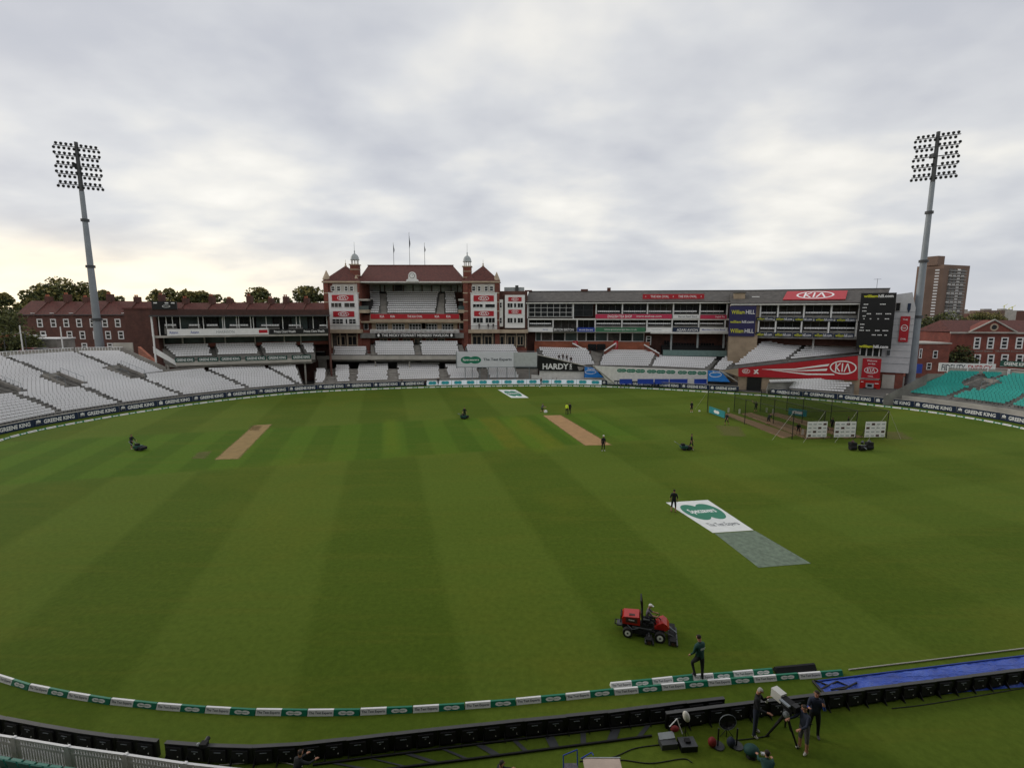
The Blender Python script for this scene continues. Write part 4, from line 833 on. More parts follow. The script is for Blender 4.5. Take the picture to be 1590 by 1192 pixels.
# slanting black board with white lettering, blue boards, walls
def plane_poly(name,label,cat,pts,Y,m,th=.25,texts=None,par=None,frame=None):
    P=[V(x,y,Y) for x,y in pts]; c=Vector((sum(p.x for p in P)/len(P),Y,max(0,min(p.z for p in P)))); r=thing(name,label,cat,c)
    MB().prism([(p.x-c.x,p.z-c.z) for p in P],0,th,m).build('panel',r)
    f=lambda x,y:(V(x,y,Y).x-c.x,V(x,y,Y).z-c.z)
    if texts: t=MB(); texts(t,f); t.build('lettering',r)
    if frame: q=MB(); 
    if frame:
        for (a,b_) in frame: a,b_=f(*a),f(*b_); q.tube((a[0],-.05,a[1]),(b_[0],-.05,b_[1]),.14,.14,M['paleconc'],6)
        q.build('coping',r)
    return r
YH=G(870,596).y+1.9
def th_(t,f):
    a=f(*c9(255,440)); b_=f(*c9(715,440)); h=f(*c9(255,385))[1]-f(*c9(255,487))[1]; addtext(t,'HARDY',(a[0]+b_[0])/2,a[1]+.0,b_[0]-a[0],h,-.02,M['wtxt'],.03)
    a=f(*c9(752,432)); addtext(t,'S',a[0],a[1],.55,h*.7,-.02,M['wtxt'],.03); a=f(*c9(725,492)); b_=f(*c9(775,482)); t.box(a[0],b_[0],-.03,-.02,a[1],b_[1],M['wtxt'])
    a=[f(*c9(x,y)) for x,y in ((870,440),(985,455),(960,500),(900,520),(880,480))]; t.add([(x,-.02,z) for x,z in a],[(0,1,2,3,4)],M['conc'])
plane_poly('advertising_board','black wedge shaped board with large white lettering on the terrace front','advertising board',[c9(180,517),c9(990,530),c9(990,430),c9(180,245)],YH,M['black'],texts=th_,frame=[(c9(110,222),c9(1010,430))])
def tb(t,f):
    for x,y,w_,h in ((1100,540,1.3,.75),): a=f(*c9(x,y)); addell(t,a[0],a[1],w_,h*.6,-.02,M['wtxt'],20,ring=.12)
    a=f(*c9(1110,485)); addtext(t,'Zurich',a[0],a[1],1.7,.45,-.02,M['wtxt'])
YB=YH-.6
plane_poly('advertising_board','blue sloping board with white swirl left of the ovals wall','advertising board',[c9(995,635),c9(1330,635),c9(1150,465),c9(1000,450)],YB,M['blue'],texts=tb,frame=[(c9(985,655),c9(1370,655)),(c9(1140,430),c9(1440,650))])
plane_poly('low_wall','white low wall with pale rail below the slanting black board','wall',[c9(60,700),c9(1390,705),c9(1390,660),c9(985,640),c9(985,535),c9(200,520),c9(200,600),c9(60,590)],YH+.35,M['offwhite'],th=.3)
def to(t,f):
    for x in (748,818,888,972,1042,1115,1202,1275,1348):
        y=699+ (x-748)*.033; a=f(*c6(x,y)); addell(t,a[0]-.4,a[1],.62,.4,-.02,M['green'],16); addell(t,a[0]+.4,a[1],.62,.4,-.023,M['green'],16); addtext(t,'Specsavers',a[0],a[1],1.5,.22,-.04,M['wtxt'],.01)
YW=G(1010,601).y+2.6
plane_poly('low_wall','white wall with a row of nine green double discs behind blue benches','wall',[c6(650,790),c6(1390,805),c6(1390,700),c6(720,672),c6(545,665)],YW,M['offwhite'],texts=to,frame=[(c6(535,665),c6(690,790))])
def tb2(t,f):
    a=f(*c6(1450,730)); addell(t,a[0],a[1],1.3,.55,-.02,M['wtxt'],20,ring=.12); a=f(*c6(1455,712)); addtext(t,'Zurich',a[0],a[1],1.7,.4,-.02,M['wtxt'])
plane_poly('advertising_board','blue sloping board with white swirl left of the red slanting wall','advertising board',[c6(1398,780),c6(1560,785),c6(1490,705),c6(1398,700)],G(1115,606).y+1.6,M['blue'],texts=tb2,frame=[(c6(1480,698),(1152,597))])
for i,(x0,x1) in enumerate(((735,830),(870,990),(998,1105),(1110,1245),(1295,1388))):
    y=765+(x0-735)*.04; Yb=G(c6((x0+x1)/2,0)[0],603).y+1.0; a=V(*c6(x0,y),Yb); b_=V(*c6(x1,y),Yb); r=thing('bench','%s royal blue bench from the left before the white discs wall'%od(i),'bench',((a.x+b_.x)/2,Yb,.1),0,'blue benches')
    w_=(b_.x-a.x)/2; MB().box(-w_,w_,-.25,.25,.75,.9,M['rblue']).build('seat',r); MB().box(-w_,w_,.3,.4,.9,1.75,M['rblue']).build('backrest',r)
    for xx in (-w_+.2,w_-.2): MB().box(xx-.05,xx+.05,-.2,.2,0,.75,M['dsteel']).build('leg',r)
# ================================================================ RIGHT STAND, angled wing
FR=Fac((V(1133,500,116.2).x,116.2),(V(1335,500,107).x,107)); HR=lambda y,px=1250,d=0:FR.S((px,y),d)[1]; XR=lambda px,d=0:FR.S((px,500),d)[0]
rw=thing('grandstand','angled grandstand wing with two balconies of banners beside the scoreboard','grandstand',FR.loc(),FR.rz)
a,e=0,FR.len; ze=HR(472.5); zr=FR.S((1250,450),8)[1]
MB().add([(a,-.8,ze+.3),(e+4,-.8,ze+.3),(e+7,8,zr),(a,8,zr),(e+4,16,ze),(a,16,ze)],[(0,1,2,3),(3,2,4,5),(0,3,5),(1,4,2)],M['slate']).box(a,e+7,7.8,8.2,zr-.05,zr+.15,M['dsteel']).build('roof',rw)
MB().box(a,e,-1.0,-.7,ze-.12,ze+.14,M['offwhite']).box(a,e,-.7,3.4,ze-.1,ze,M['offwhite']).build('eaves',rw)
q=MB(); _x=XR(1145,4); q.box(_x-1.2,_x+1.2,2.2,5,ze+1.2,ze+2.7,M['tan']).box(_x-1.4,_x+1.4,2.0,5,ze+2.7,ze+2.85,M['slate']).build('roof_hatch',rw)
_x=XR(1171,4); MB().box(_x-.9,_x+.7,3.1,3.9,ze+1.7,ze+1.95,M['white']).build('skylight',rw)
MB().box(a,e+4,3.4,15,8.6,ze-.05,M['dbrick']).box(a,e,10,15,0,8.6,M['tan']).build('wall',rw)
zu,zl_=HR(496),HR(520.5)
MB().box(XR(1175),e,-.3,3.4,zu-.3,zu,M['offwhite']).build('balcony_slab',rw); MB().box(XR(1173),e,-.3,9.9,zl_-.75,zl_-.1,M['dconc']).build('balcony_slab',rw)
MB().box(0,XR(1177),-1.2,10,0,zl_-.1,M['tan']).box(XR(1133),XR(1178),.2,3.4,zl_-.1,ze-.1,M['tan']).build('stair_tower',rw)
P4=[c7(x,0)[0] for x in (345,480,680,890,1105)]; P5=[c7(x,0)[0] for x in (338,470,670,880,1095)]
for k,(PP,z0,z1) in enumerate(((P4,zu,ze-.1),(P5,zl_-.1,zu-.3))):
    for px in PP: MB().box(XR(px)-.14,XR(px)+.14,-.2,.08,z0,z1,M['white']).build('column',rw)
    for i in range(4):
        window(rw,XR(PP[i],3.3)+.2,XR(PP[i+1],3.3)-.2,z0+.1,z1-.15,3.35,3,1,M['lead'],(M['glass'],M['curtain'],M['glass'],M['curtain'])[(i+k)%4],.06)
        fblk(rw,FR,((PP[i]+1.5,489.5 if k==0 else 513.5),.0),((PP[i]+1.5,488.8 if k==0 else 512.8),.9),((PP[i+1]-1.5,490 if k==0 else 514),.0),((PP[i+1]-1.5,489.3 if k==0 else 513.3),.9),1,'the %s balcony of the angled wing'%('upper','lower')[k],inset=0)
for k,(ys,xs) in enumerate((((492.3,497.3),((318,452),(464,603),(612,755),(769,915),(930,1085))),((515.8,522.2),((315,445),(455,593),(604,748),(760,908),(920,1072))))):
    for i,(x0,x1) in enumerate(xs):
        xa,xb=c7(x0,0)[0],c7(x1,0)[0]; dy=i*.55
        banner(FR,FR.rect(I_,xa,ys[0]+dy*.8,xb,ys[1]+dy*.9,-.35),-.35,M['navy'],'%s navy banner with yellow and white lettering on the %s balcony of the angled wing'%(od(i),('upper','lower')[k]),[('william',.27,.5,.42,.7,M['yellow']),('hill.com',.73,.5,.44,.7,M['wtxt'])],group='navy banners on the angled wing')
r_=FR.rect(I_,1132,475,1173,522,-1.4)
banner(FR,r_,-1.4,M['purple'],'tall indigo banner with three lines of yellow and white lettering on the stair tower',[('William',.32,.80,.5,.13,M['yellow']),('HILL',.79,.80,.34,.13,M['wtxt']),('william',.25,.48,.42,.09,M['yellow']),('hill.com',.72,.48,.45,.09,M['wtxt']),('William',.32,.18,.5,.14,M['yellow']),('HILL',.79,.18,.34,.13,M['wtxt'])])
# red sign lying on the roof slope
sl_=math.atan2(zr-ze-.3,8.8); root=thing('roof_sign','large red sign with white oval and letters lying on the slate roof','sign',FR.W(XR(1257,3),3,ze+.3+3.8*math.tan(sl_)),FR.rz)
def rp_(x,t): xx=x; y=-2.3+t*5.6; return (xx+t*1.5,y,(y)*math.tan(sl_)+.28)
w_=6.0; MB().add([rp_(-w_,0),rp_(w_,0),rp_(w_,1),rp_(-w_,1)]+[tuple(Vector(rp_(x,t))-Vector((0,0,.15))) for x,t in ((-w_,0),(w_,0),(w_,1),(-w_,1))],[(0,1,2,3),(0,4,5,1),(1,5,6,2),(2,6,7,3),(3,7,4,0)],M['red']).build('panel',root)
t=MB(); kia(t,0,2.8,7.4,4.9,0,M['wtxt']); t.v=[tuple(Vector(rp_(p[0],p[2]/5.6))+Vector((0,0,.02))) for p in t.v]; t.build('lettering',root)
# seats under the wing, red slanting wall, lower seats
Lf,Lb,Rf,Rb=G(1136,570.5,4.6),G(1172,534,8.9),G(1337,548,6.6),G(1327,530,9.4)
lb(rw,FR,G(1137,570,4.4),G(1182,533,8.9),G(1222,560,5.6),G(1262,527,9.6),11,'white','the left block under the angled wing')
lb(rw,FR,G(1224,560,5.6),G(1263,527,9.6),G(1336,549,6.8),G(1334,530,9.5),9,'white','the right block under the angled wing')
xx=FR.S((1262,540),3)[0]; MB().box(xx-.16,xx+.16,2.8,3.1,5,zl_-.7,M['white']).build('column',rw)
YK=G(1240,612).y+3.0; KA,KB=G(1146,611),G(1336,626); 
FK=Fac(((V(1146,590,G(1146,609).y+3.2)).x,G(1146,609).y+3.2),((V(1336,590,G(1336,623).y+3.6)).x,G(1336,623).y+3.6))
kr=thing('advertising_wall','red tapering wall with white stripes and large white oval before the angled wing','wall',FK.loc(),FK.rz)
def KP(pts,d=0): return [FK.S(p,d) for p in pts]
MB().prism(KP([c10(150,252),c10(1205,285),c10(1205,70),c10(150,180)]),0,.4,M['red']).build('panel',kr)
MB().prism(KP([c10(0,200),c10(150,252),c10(150,180)]),0,.4,M['tan']).build('panel',kr)
q=MB(); za=KP([c10(0,200),c10(150,180),c10(1225,62)]); 
for u,v in zip(za,za[1:]): q.tube((u[0],.2,u[1]),(v[0],.2,v[1]),.16,.16,M['dsteel'],6)
q.build('coping',kr)
lo=KP([c10(245,255),c10(1205,288),c10(1205,330),c10(380,330)]); MB().box(FK.S(c10(150,255))[0],FK.len,.5,1,0,FK.S(c10(800,270))[1]+.2,M['tan']).box(FK.S(c10(245,0))[0],FK.S(c10(375,0))[0],.35,.5,0,FK.S(c10(300,262))[1],M['black']).build('lower_wall',kr)
t=MB(); A_=lambda x,y:FK.S(c10(x,y)); p=A_(1074,173); q_=A_(1195,173); kia(t,p[0],p[1],(q_[0]-p[0])*2,(A_(1074,112)[1]-p[1])*2,-.02,M['wtxt']); p=A_(218,206); kia(t,p[0],p[1],A_(255,0)[0]-A_(183,0)[0],A_(0,188)[1]-A_(0,226)[1],-.02,M['wtxt'])
for pts in (((360,188),(650,182),(955,140),(940,160),(650,192),(360,190)),((400,191),(700,198),(935,182),(930,202),(700,206),(400,193)),((450,195),(750,225),(990,228),(1000,240),(750,238),(450,198))):
    a_=[A_(*q) for q in pts]; t.add([(u,-.02,v) for u,v in a_],[tuple(range(6))],M['wtxt'])
for pa,pb in (((292,195),(325,228)),((322,190),(292,228))):
    a_=A_(*pa); b_=A_(*pb); t.quad((a_[0]-.18,-.02,a_[1]),(a_[0]+.18,-.02,a_[1]),(b_[0]+.18,-.02,b_[1]),(b_[0]-.18,-.02,b_[1]),M['wtxt'])
t.build('lettering',kr)
lb(kr,FK,Fp(1190,.9,1.3),G(1193,594,2.3),Fp(1316,.9,1.3),G(1334,588,3.4),6,'white','the low block in front of the red tapering wall',inset=.2)
# plants on these seats
for i,(px,py) in enumerate(((1265,600),(1270,598),(1276,601),(1281,599),(1287,602))):
    p=G(px,py,1.5); q=MB(); rr=random.Random(i)
    for k in range(60): v=Vector((rr.gauss(0,.35),rr.gauss(0,.25),abs(rr.gauss(.5,.3)))); s_=.13; q.quad(v,v+Vector((s_,0,s_*.4)),v+Vector((s_,.05,s_)),v+Vector((0,.05,s_)),M['leafb'] if k%2 else mat('pale_leaf',(.30,.36,.16),.7,.2))
    r=thing('potted_plant','%s leafy pot plant from the left before the red wall'%od(i),'plant',p,0,'pot plants before the red wall'); q.build('foliage',r); MB().tube((0,0,0),(0,0,.35),.16,.2,M['brick'],8).build('pot',r)
# entrance tower: welcome panel, machine poster, white cladding, scoreboard
F2=Fac((V(1335,520,106.6).x,106.6),(V(1394,520,103.2).x,103.2)); et=thing('entrance_building','white clad end building with a pitched gable beside the scoreboard','building',F2.loc(),F2.rz)
X2=lambda px,y=520,d=0:F2.S((px,y),d)[0]; H2=lambda y,px=1360,d=0:F2.S((px,y),d)[1]
ge=X2(1415,d=0)
gz=H2(456,1400); 
MB().prism([(X2(1340),3.4),(X2(1419,d=0),3.4),(X2(1419),H2(478,1415)),(X2(1411),H2(453.5,1408)),(X2(1340),H2(463,1345))],1.5,9,mat('white_cladding',(.50,.50,.52),.6,.06)).build('cladding',et)
q=MB()
for k in range(9): z=H2(556,1390)-1.3+k*1.35; q.box(X2(1372,d=1.4),X2(1418,d=1.4),1.44,1.49,z,z+.06,M['steel'])
q.build('cladding_joint',et)
MB().box(X2(1340),X2(1412),1.8,9,0,3.4,M['brick']).build('base_wall',et)
r=F2.rect(I_,1368,596,1393,610,1.6); MB().box(r[0],r[1]-.6,1.5,1.7,0,2.9,M['paleconc']).build('door',et)
for x0,y0,x1,y1 in ((1377,543,1382,552),): window(et,*F2.rect(I_,x0,y0,x1,y1,1.45),1.45,2,1,M['steel'],M['glass'],.08)
r=F2.rect(I_,1390.5,470,1398,483,1.45); window(et,*r,1.45,1,1,M['conc'],M['glass'],.08)
t=MB(); r=F2.rect(I_,1409,471,1414,486,1.4); t.prism([(r[0],r[3]),(r[1],r[3]),(r[1],r[2]+.8),((r[0]+r[1])/2,r[2]),(r[0],r[2]+.8)],1.38,1.47,M['navy']); t.build('crest',et)
banner(F2,F2.rect(I_,1396.5,491,1411.5,531,1.3),1.3,M['red'],'tall narrow red sign with a round white mark on the white gable wall',[('THE',.5,.87,.55,.06,M['wtxt']),('KIA',.5,.55,.4,.07,M['wtxt']),('OVAL',.5,.12,.6,.07,M['wtxt'])],cat='sign',draw=lambda t,w_,h,d:addell(t,0,h*.55,w_*.36,w_*.42,d,M['wtxt'],24,ring=.12))
sb=F2.rect(I_,1333,455,1387,541,-.5); 
def sco(t,w_,h,d):
    m=M['wtxt']; addtext(t,'william',-w_*.22,h*.945,w_*.40,h*.05,d,M['yellow'],.03); addtext(t,'hill.com',w_*.21,h*.945,w_*.42,h*.055,d,m,.03)
    addtext(t,'william',-w_*.22,h*.04,w_*.40,h*.05,d,M['yellow'],.03); addtext(t,'hill.com',w_*.21,h*.04,w_*.42,h*.055,d,m,.03)
    for x,z,l in ((-.33,.79,.14),(.15,.79,.17),(-.36,.73,.13),(-.36,.67,.13),(-.22,.62,.13),(.07,.62,.17),(.33,.62,.17),(-.35,.58,.1),(-.35,.53,.05),(-.16,.53,.05),(.06,.53,.05),(.31,.53,.13),(-.38,.43,.13),(-.38,.37,.1),(-.38,.32,.14),(-.2,.32,.13),(.07,.32,.14),(.3,.32,.17),(-.02,.24,.12),(.15,.24,.13),(.32,.24,.07)):
        n=max(2,int(l*w_/.22)); 
        for k in range(n): xx=(x-l/2)*w_+k*l*w_/n; t.box(xx,xx+l*w_/n*.72,d-.004,d,z*h,z*h+.2,m)
sc=banner(F2,sb,-.5,M['black'],'tall black scoreboard with yellow and white lettering at its top and foot',cat='scoreboard',name='scoreboard',th=.9,draw=sco)
q=MB().box(X2(1336),X2(1372),0,1.4,H2(553),H2(540),M['glass']).box(X2(1335),X2(1372),-.1,1.5,H2(556),H2(553),M['paleconc'])
for px in (1338,1348,1358,1368): q.box(X2(px)-.1,X2(px)+.1,-.12,0,H2(553),H2(541),M['white'])
q.build('window_strip',et)
banner(F2,F2.rect(c10,1240,92,1405,268,-.3),-.3,M['red'],'red welcome panel with white frame and oval below the scoreboard',[('Welcome',.5,.88,.55,.09,M['wtxt']),('to the',.5,.73,.38,.08,M['wtxt']),('OVAL',.5,.1,.3,.07,M['wtxt'])],cat='sign',rim=M['white'],draw=lambda t,w_,h,d:kia(t,0,h*.4,w_*.75,h*.33,d,M['wtxt']))
MB().box(X2(1333),X2(1372),-.1,1.8,0,H2(555),M['paleconc']).build('panel_wall',et)
def dm(t,w_,h,d):
    t.box(-w_*.3,w_*.3,d-.01,d,h*.05,h*.35,M['black']); t.box(-w_*.18,w_*.2,d-.012,d,h*.35,h*.75,M['lead']); addell(t,-w_*.2,h*.2,w_*.14,h*.2,d-.02,M['blackm'],14); addell(t,w_*.24,h*.2,w_*.14,h*.2,d-.02,M['blackm'],14); t.box(-w_*.1,w_*.12,d-.02,d,h*.45,h*.65,M['glass'])
    t.box(-w_*.42,-w_*.3,d-.01,d,h*.8,h*.86,M['wtxt']); t.box(w_*.24,w_*.42,d-.01,d,h*.72,h*.78,M['wtxt'])
banner(F2,F2.rect(c10,1212,283,1400,392,-1.0),-1.0,M['red2'],'red poster showing a dark machine at the foot of the welcome panel',cat='poster',name='poster',draw=dm)
q=F2.S(c10(1130,385),-1.2); q2=F2.S(c10(1205,330),-1.2); MB().prism([(q[0],q[1]-.4),(q2[0],q[1]-.4),(q2[0],q2[1])],-1.2,-1.1,M['red2']).build('ramp_panel',et)
q=MB(); p=FR.S((1361,450),8); 
for k in range(1): q.tube((p[0],8,zr),(p[0],8,zr+2.2),.04,.04,M['dsteel'],5).tube((p[0]-.7,8,zr+2.1),(p[0]+.7,8,zr+2.1),.03,.03,M['dsteel'],5)
q.build('aerial',rw)
# ================================================================ TEAL TERRACE (right)
tt=thing('terrace','open terrace of turquoise seats at the right edge of the ground','grandstand',(75,85,0)); o2=-Vector((75,85,0))
TZ=1.9; LfT,LbT=Fp(1401,TZ,1.6),G(1472,580,5.6); MfT,MbT=Fp(1470,TZ,1.6),G(1566,583,5.6); RfT,RbT=Fp(1556,TZ,1.6),G(1655,590,5.6); EfT,EbT=Fp(1650,TZ,1.6),G(1760,600,5.6)
addvom(MfT,MbT,.38,.68,1.25,tt,o2,M['conc'])
blk(tt,o2,LfT,LbT,MfT,MbT,17,'teal','the left block'); blk(tt,o2,MfT,MbT,RfT,RbT,17,'teal','the middle block'); blk(tt,o2,RfT,RbT,EfT,EbT,17,'teal','the right edge block')
VOM.clear()
q=MB(); a_=[LfT+o2-Vector((3.5,.5,0)),LfT+o2,LbT+o2,LbT+o2-Vector((3.5,0,0))]; q.add([Vector((a_[0].x,a_[0].y,1.5)),a_[1],a_[2],a_[3]],[(0,1,2,3)],M['conc']); q.add([Vector((a_[0].x,a_[0].y,0)),Vector((a_[1].x,a_[1].y,0)),a_[1],Vector((a_[0].x,a_[0].y,1.5))],[(0,1,2,3)],M['conc']); q.add([Vector((a_[0].x,a_[0].y,0)),Vector((a_[0].x,a_[0].y,1.5)),a_[3],Vector((a_[3].x,a_[3].y,0))],[(0,1,2,3)],M['dconc'])
q.build('side_ramp',tt)
q=MB(); pts=[LbT,MbT,RbT,EbT]
for a_,c in zip(pts,pts[1:]):
    a_=a_+o2; c=c+o2; yv=Vector((-(c-a_).y,(c-a_).x,0)).normalized()*.4; q.add([a_+yv,c+yv,c+yv+Vector((0,0,.9)),a_+yv+Vector((0,0,.9))],[(0,1,2,3)],M['paleconc']); n=int((c-a_).length/2.2)
    for i in range(n+1): p=a_.lerp(c,i/n)+yv*.6; q.box(p.x-.08,p.x+.08,p.y-.05,p.y+.05,p.z,p.z+1.1,M['white'])
    q.tube(a_+yv*.6+Vector((0,0,1.1)),c+yv*.6+Vector((0,0,1.1)),.05,.05,M['white'],5)
q.build('back_rail',tt)
FT=Fac((LbT.x-1,LbT.y+1),(MbT.x,MbT.y+1)); 
banner(FT,FT.rect(I_,1457,564,1545,577.5,0),0,M['white'],'long white sign with navy and red lettering on the back of the turquoise terrace',[('FIDELITY',.26,.5,.42,.66,M['btxt']),('ENERGY',.73,.5,.42,.66,M['red'])],cat='sign',th=.15)
FT2=Fac((MbT.x,MbT.y+1),(RbT.x,RbT.y+1)); banner(FT2,FT2.rect(I_,1553,562,1640,571,0),0,M['dgreen'],'long dark green sign with white lettering at the right frame edge',[('GREENE KING',.3,.5,.45,.62,M['wtxt']),('GREENE KING',.8,.5,.3,.62,M['wtxt'])],cat='sign',th=.15)
# ================================================================ HOUSES, TREES, TOWER BLOCK behind
FH=Fac((V(30,500,150).x,150),(V(520,500,150).x,150)); hb=[28,58,88,118,156,199,238,276,318,346,378,412,436,469,510]
XH=lambda px:FH.S((px,500))[0]; HH=lambda y:FH.S((200,y))[1]
for i in range(len(hb)-1):
    x0,x1=XH(hb[i])-XH(hb[i]),XH(hb[i+1])-XH(hb[i]); he=HH(488)-(.0 if i<5 else .4); hr_=FH.S((200,467+(i%3)*.6+(2.5 if i>5 else 0)),5)[1]
    r=thing('terraced_house',('%s brick terraced house from the left behind the white terrace'%od(i)) if i<5 else '%s roof of the brick terrace from the left above the left stand'%od(i-5),'house',FH.W(XH(hb[i]),0,0),0,'brick terraced houses')
    MB().box(x0,x1-.01,0,10,0,he,M['hbrick'] if i<6 else M['dbrick']).build('wall',r)
    o=MB().add([(x0,-.4,he-.1),(x1,-.4,he-.1),(x1,5,hr_),(x0,5,hr_),(x1,10.4,he-.1),(x0,10.4,he-.1)],[(0,1,2,3),(3,2,4,5),(0,3,5),(1,4,2)],M['tile']).box(x0,x1,-.55,-.4,he-.3,he-.05,M['dsteel']).build('roof',r)
    a=math.atan2(hr_-he,5.4); MB().prism([(-.6,he-.15),(5,hr_+.35),(5,hr_),(-.6,he-.5)],x1-.5,x1-.1,M['dbrick'],'x').build('party_wall',r)
    MB().box(x1-.9,x1+.5,4.2,5.8,hr_-.5,hr_+1.3+(i%2)*.7,M['dbrick']).box(x1-.7,x1-.4,4.5,4.8,hr_+1.3+(i%2)*.7,hr_+1.9+(i%2)*.7,M['obrick']).box(x1-.1,x1+.2,4.5,4.8,hr_+1.3+(i%2)*.7,hr_+1.9+(i%2)*.7,M['obrick']).build('chimney',o)
    MB().box(x1-1.6,x1-.5,-.2,1.2,he+.25,he+.42,M['white']).build('flashing',o)
    if i<6:
        for row,(y0,y1,sh) in enumerate(((495,508,0),(514,526.5,3),(532.5,542,4))):
            for px in (62,83,103,123,144,163,183,203):
                pc=px+sh*1.0
                if hb[i]+3<pc<hb[i+1]-2: a=XH(pc-4.3)-XH(hb[i]); b_=XH(pc+4.3)-XH(hb[i]); window(r,a,b_,HH(y1),HH(y0),0,1,2,M['white'],M['glass'],.26)
bb=thing('brick_building','plain dark brick block with an orange brick parapet beside the left stand','building',(V(218,520,117).x,117,0),0)
w_=V(240,520,117).x-V(196,520,117).x; MB().box(-w_/2,w_/2+1,0,10,0,V(218,480,117).z,M['dbrick']).build('wall',bb); MB().box(-w_/2-.2,w_/2+1,-.2,10,V(218,480,117).z,V(218,480,117).z+.3,M['tile']).build('roof',bb)
a=V(214,538,111); c=V(241,562,105); bx_=[(a.x-bb.location.x,a.y-117),(c.x-bb.location.x,c.y-117)]; q=MB(); v=[(bx_[0][0],bx_[0][1],0),(bx_[1][0],bx_[1][1],0),(bx_[1][0],bx_[1][1],c.z),(bx_[0][0],bx_[0][1],a.z)]; q.add(v+[(p[0]+.4,p[1]+.3,p[2]) for p in v],[(0,1,2,3),(7,6,5,4),(3,2,6,7),(0,4,5,1)],M['obrick']); q.build('parapet',bb)
for i,(px,w2,y0,m) in enumerate(((-8,46,519,'obrick'),(28,26,523,'paleconc'),(67,42,527,'conc'))):
    Y=118+i; x=V(px,530,Y).x; wd=V(px+w2/2,530,Y).x-V(px-w2/2,530,Y).x; r=thing('outbuilding',('red','pale','grey')[i]+' flat roofed outbuilding at the back of the left terrace','building',(x,Y,0)); MB().box(-wd/2,wd/2,0,5,0,V(px,y0,Y).z,M[m]).build('wall',r); MB().box(-wd/2-.2,wd/2+.2,-.2,5.2,V(px,y0,Y).z,V(px,y0,Y).z+.3,M['white'] if i else M['conc']).build('roof',r)
def car(px,py,Y,m,lab):
    p=V(px,py,Y); r=thing('parked_car',lab,'car',p,R(12),'cars behind the terrace rail'); b=MB()
    b.prism([(-2.1,.35),(-2.1,.85),(-1.75,.98),(-1.2,1.42),(.5,1.45),(1.15,1.0),(2.0,.85),(2.1,.4)],-.85,.85,m); b.build('body',r)
    MB().prism([(-1.55,1.0),(-1.1,1.36),(.42,1.38),(.98,1.0)],-.87,.87,M['glass']).build('window',r)
    for x in (-1.3,1.3):
        for y in (-.9,.9): MB().tube((x,y-.1,.33),(x,y+.1,.33),.33,.33,M['rubber'],12).tube((x,y-.11,.33),(x,y+.11,.33),.18,.18,M['steel'],10).build('wheel',r)
for i,(px,m,lab) in enumerate(((50,mat('car_red',(.16,.02,.02),.3,.1),'dark red parked car behind the terrace rail'),(68,mat('car_grey',(.09,.09,.1),.3,.1),'dark grey parked car between two others behind the rail'),(84,M['maroon'],'maroon parked car nearest the white post behind the rail'))): 
    car(px,0,112,m,lab) if False else None
    Y=109+i*.5; z=CAMH-(552-HOR)*(Y)/F; 
    r=V(px,550,Y); car(px,550,Y,m,lab)
for i,(px,y0,y1) in enumerate(((36,546,505),(98,543,507),(42,546,518),(8,540,528))):
    Y=100; p=V(px,y0,Y); q_=V(px,y1,Y); r=thing('post',('white slender post at the left end of the terrace rail','white slender post right of the parked cars','short grey post beside the leftmost white post','short grey post by the red outbuilding')[i],'post',p); MB().tube((0,0,-1.5),(0,0,q_.z-p.z),.13 if i<2 else .08,.10 if i<2 else .07,M['white'] if i<2 else M['dsteel'],8).build('shaft',r)
# trees: tapered trunk with limbks and crown of leaf clumps
def tree(px,yt,wpx,Y,seed,lab,n=2600,leaf=.55,mats=('leafa','leafb','leafc'),yb=560,cat='tree',group='trees behind the ground',grnd=0.0,low=.32):
    rr=np.random.RandomState(seed); top=V(px,yt,Y); wd=wpx*1.45*Y/F; h=top.z-grnd; r=thing('broadleaf_tree',lab,cat,(top.x,Y,grnd),0,group)
    q=MB(); q.tube((0,0,0),(0,0,h*.45),wd*.035+.12,wd*.02+.08,M['bark'],8)
    cl=[]
    nb=18
    for i in range(nb):
        t=rr.rand(); ang=rr.rand()*6.28; rad=(.5*wd*.72)*math.sqrt(rr.rand()); zc=h*(low+.5*(1-low)+(rr.rand()-.5)*(1-low)*.75); 
        k=1-abs((zc/h-low)/(1-low)-.45)*1.1; rad*=max(.3,k); c=(rad*math.cos(ang),rad*math.sin(ang)*.8,zc); s_=wd*(.14+.10*rr.rand()); cl.append((c,s_))
        q.tube((0,0,h*.35),(c[0]*.9,c[1]*.9,c[2]),.1,.04,M['bark'],5,False)
    cl.append(((0,0,h-wd*.17),wd*.17)); cl.append(((wd*.1,0,h*.62),wd*.28)); cl.append(((-wd*.15,0,h*.55),wd*.26))
    q.build('trunk',r); b=MB()
    ks=rr.randint(0,len(cl),n)
    for k in ks:
        c,s_=cl[k]; d=rr.normal(size=3); d/=np.linalg.norm(d); d*=s_*(.55+.5*rr.rand()**.6); p=np.array(c)+d*np.array([1,1,.82])
        u=rr.normal(size=3); u/=np.linalg.norm(u); v=rr.normal(size=3); v-=u*u.dot(v); v/=np.linalg.norm(v); l=leaf*(.4+.8*rr.rand())
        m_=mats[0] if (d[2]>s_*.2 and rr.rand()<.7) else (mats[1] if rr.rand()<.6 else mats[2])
        b.quad(tuple(p-u*l/2-v*l*.35),tuple(p+u*l/2-v*l*.35),tuple(p+u*l*.4+v*l*.45),tuple(p-u*l*.4+v*l*.35),M[m_])
    b.build('crown',r); return r
TR=[(4,453,34,200),(40,449,40,195),(68,437,52,190),(98,430,62,190),(128,436,46,192),(160,449,36,195),(184,458,30,198),(242,449,34,190),(262,446,36,188),(288,448,38,192),(312,450,34,190),(336,456,28,192),(354,460,28,190),(403,444,44,185),(428,461,24,195),(446,462,26,195),(478,443,46,185),(498,456,26,188),(1522,484,30,320),(1548,486,26,330)]
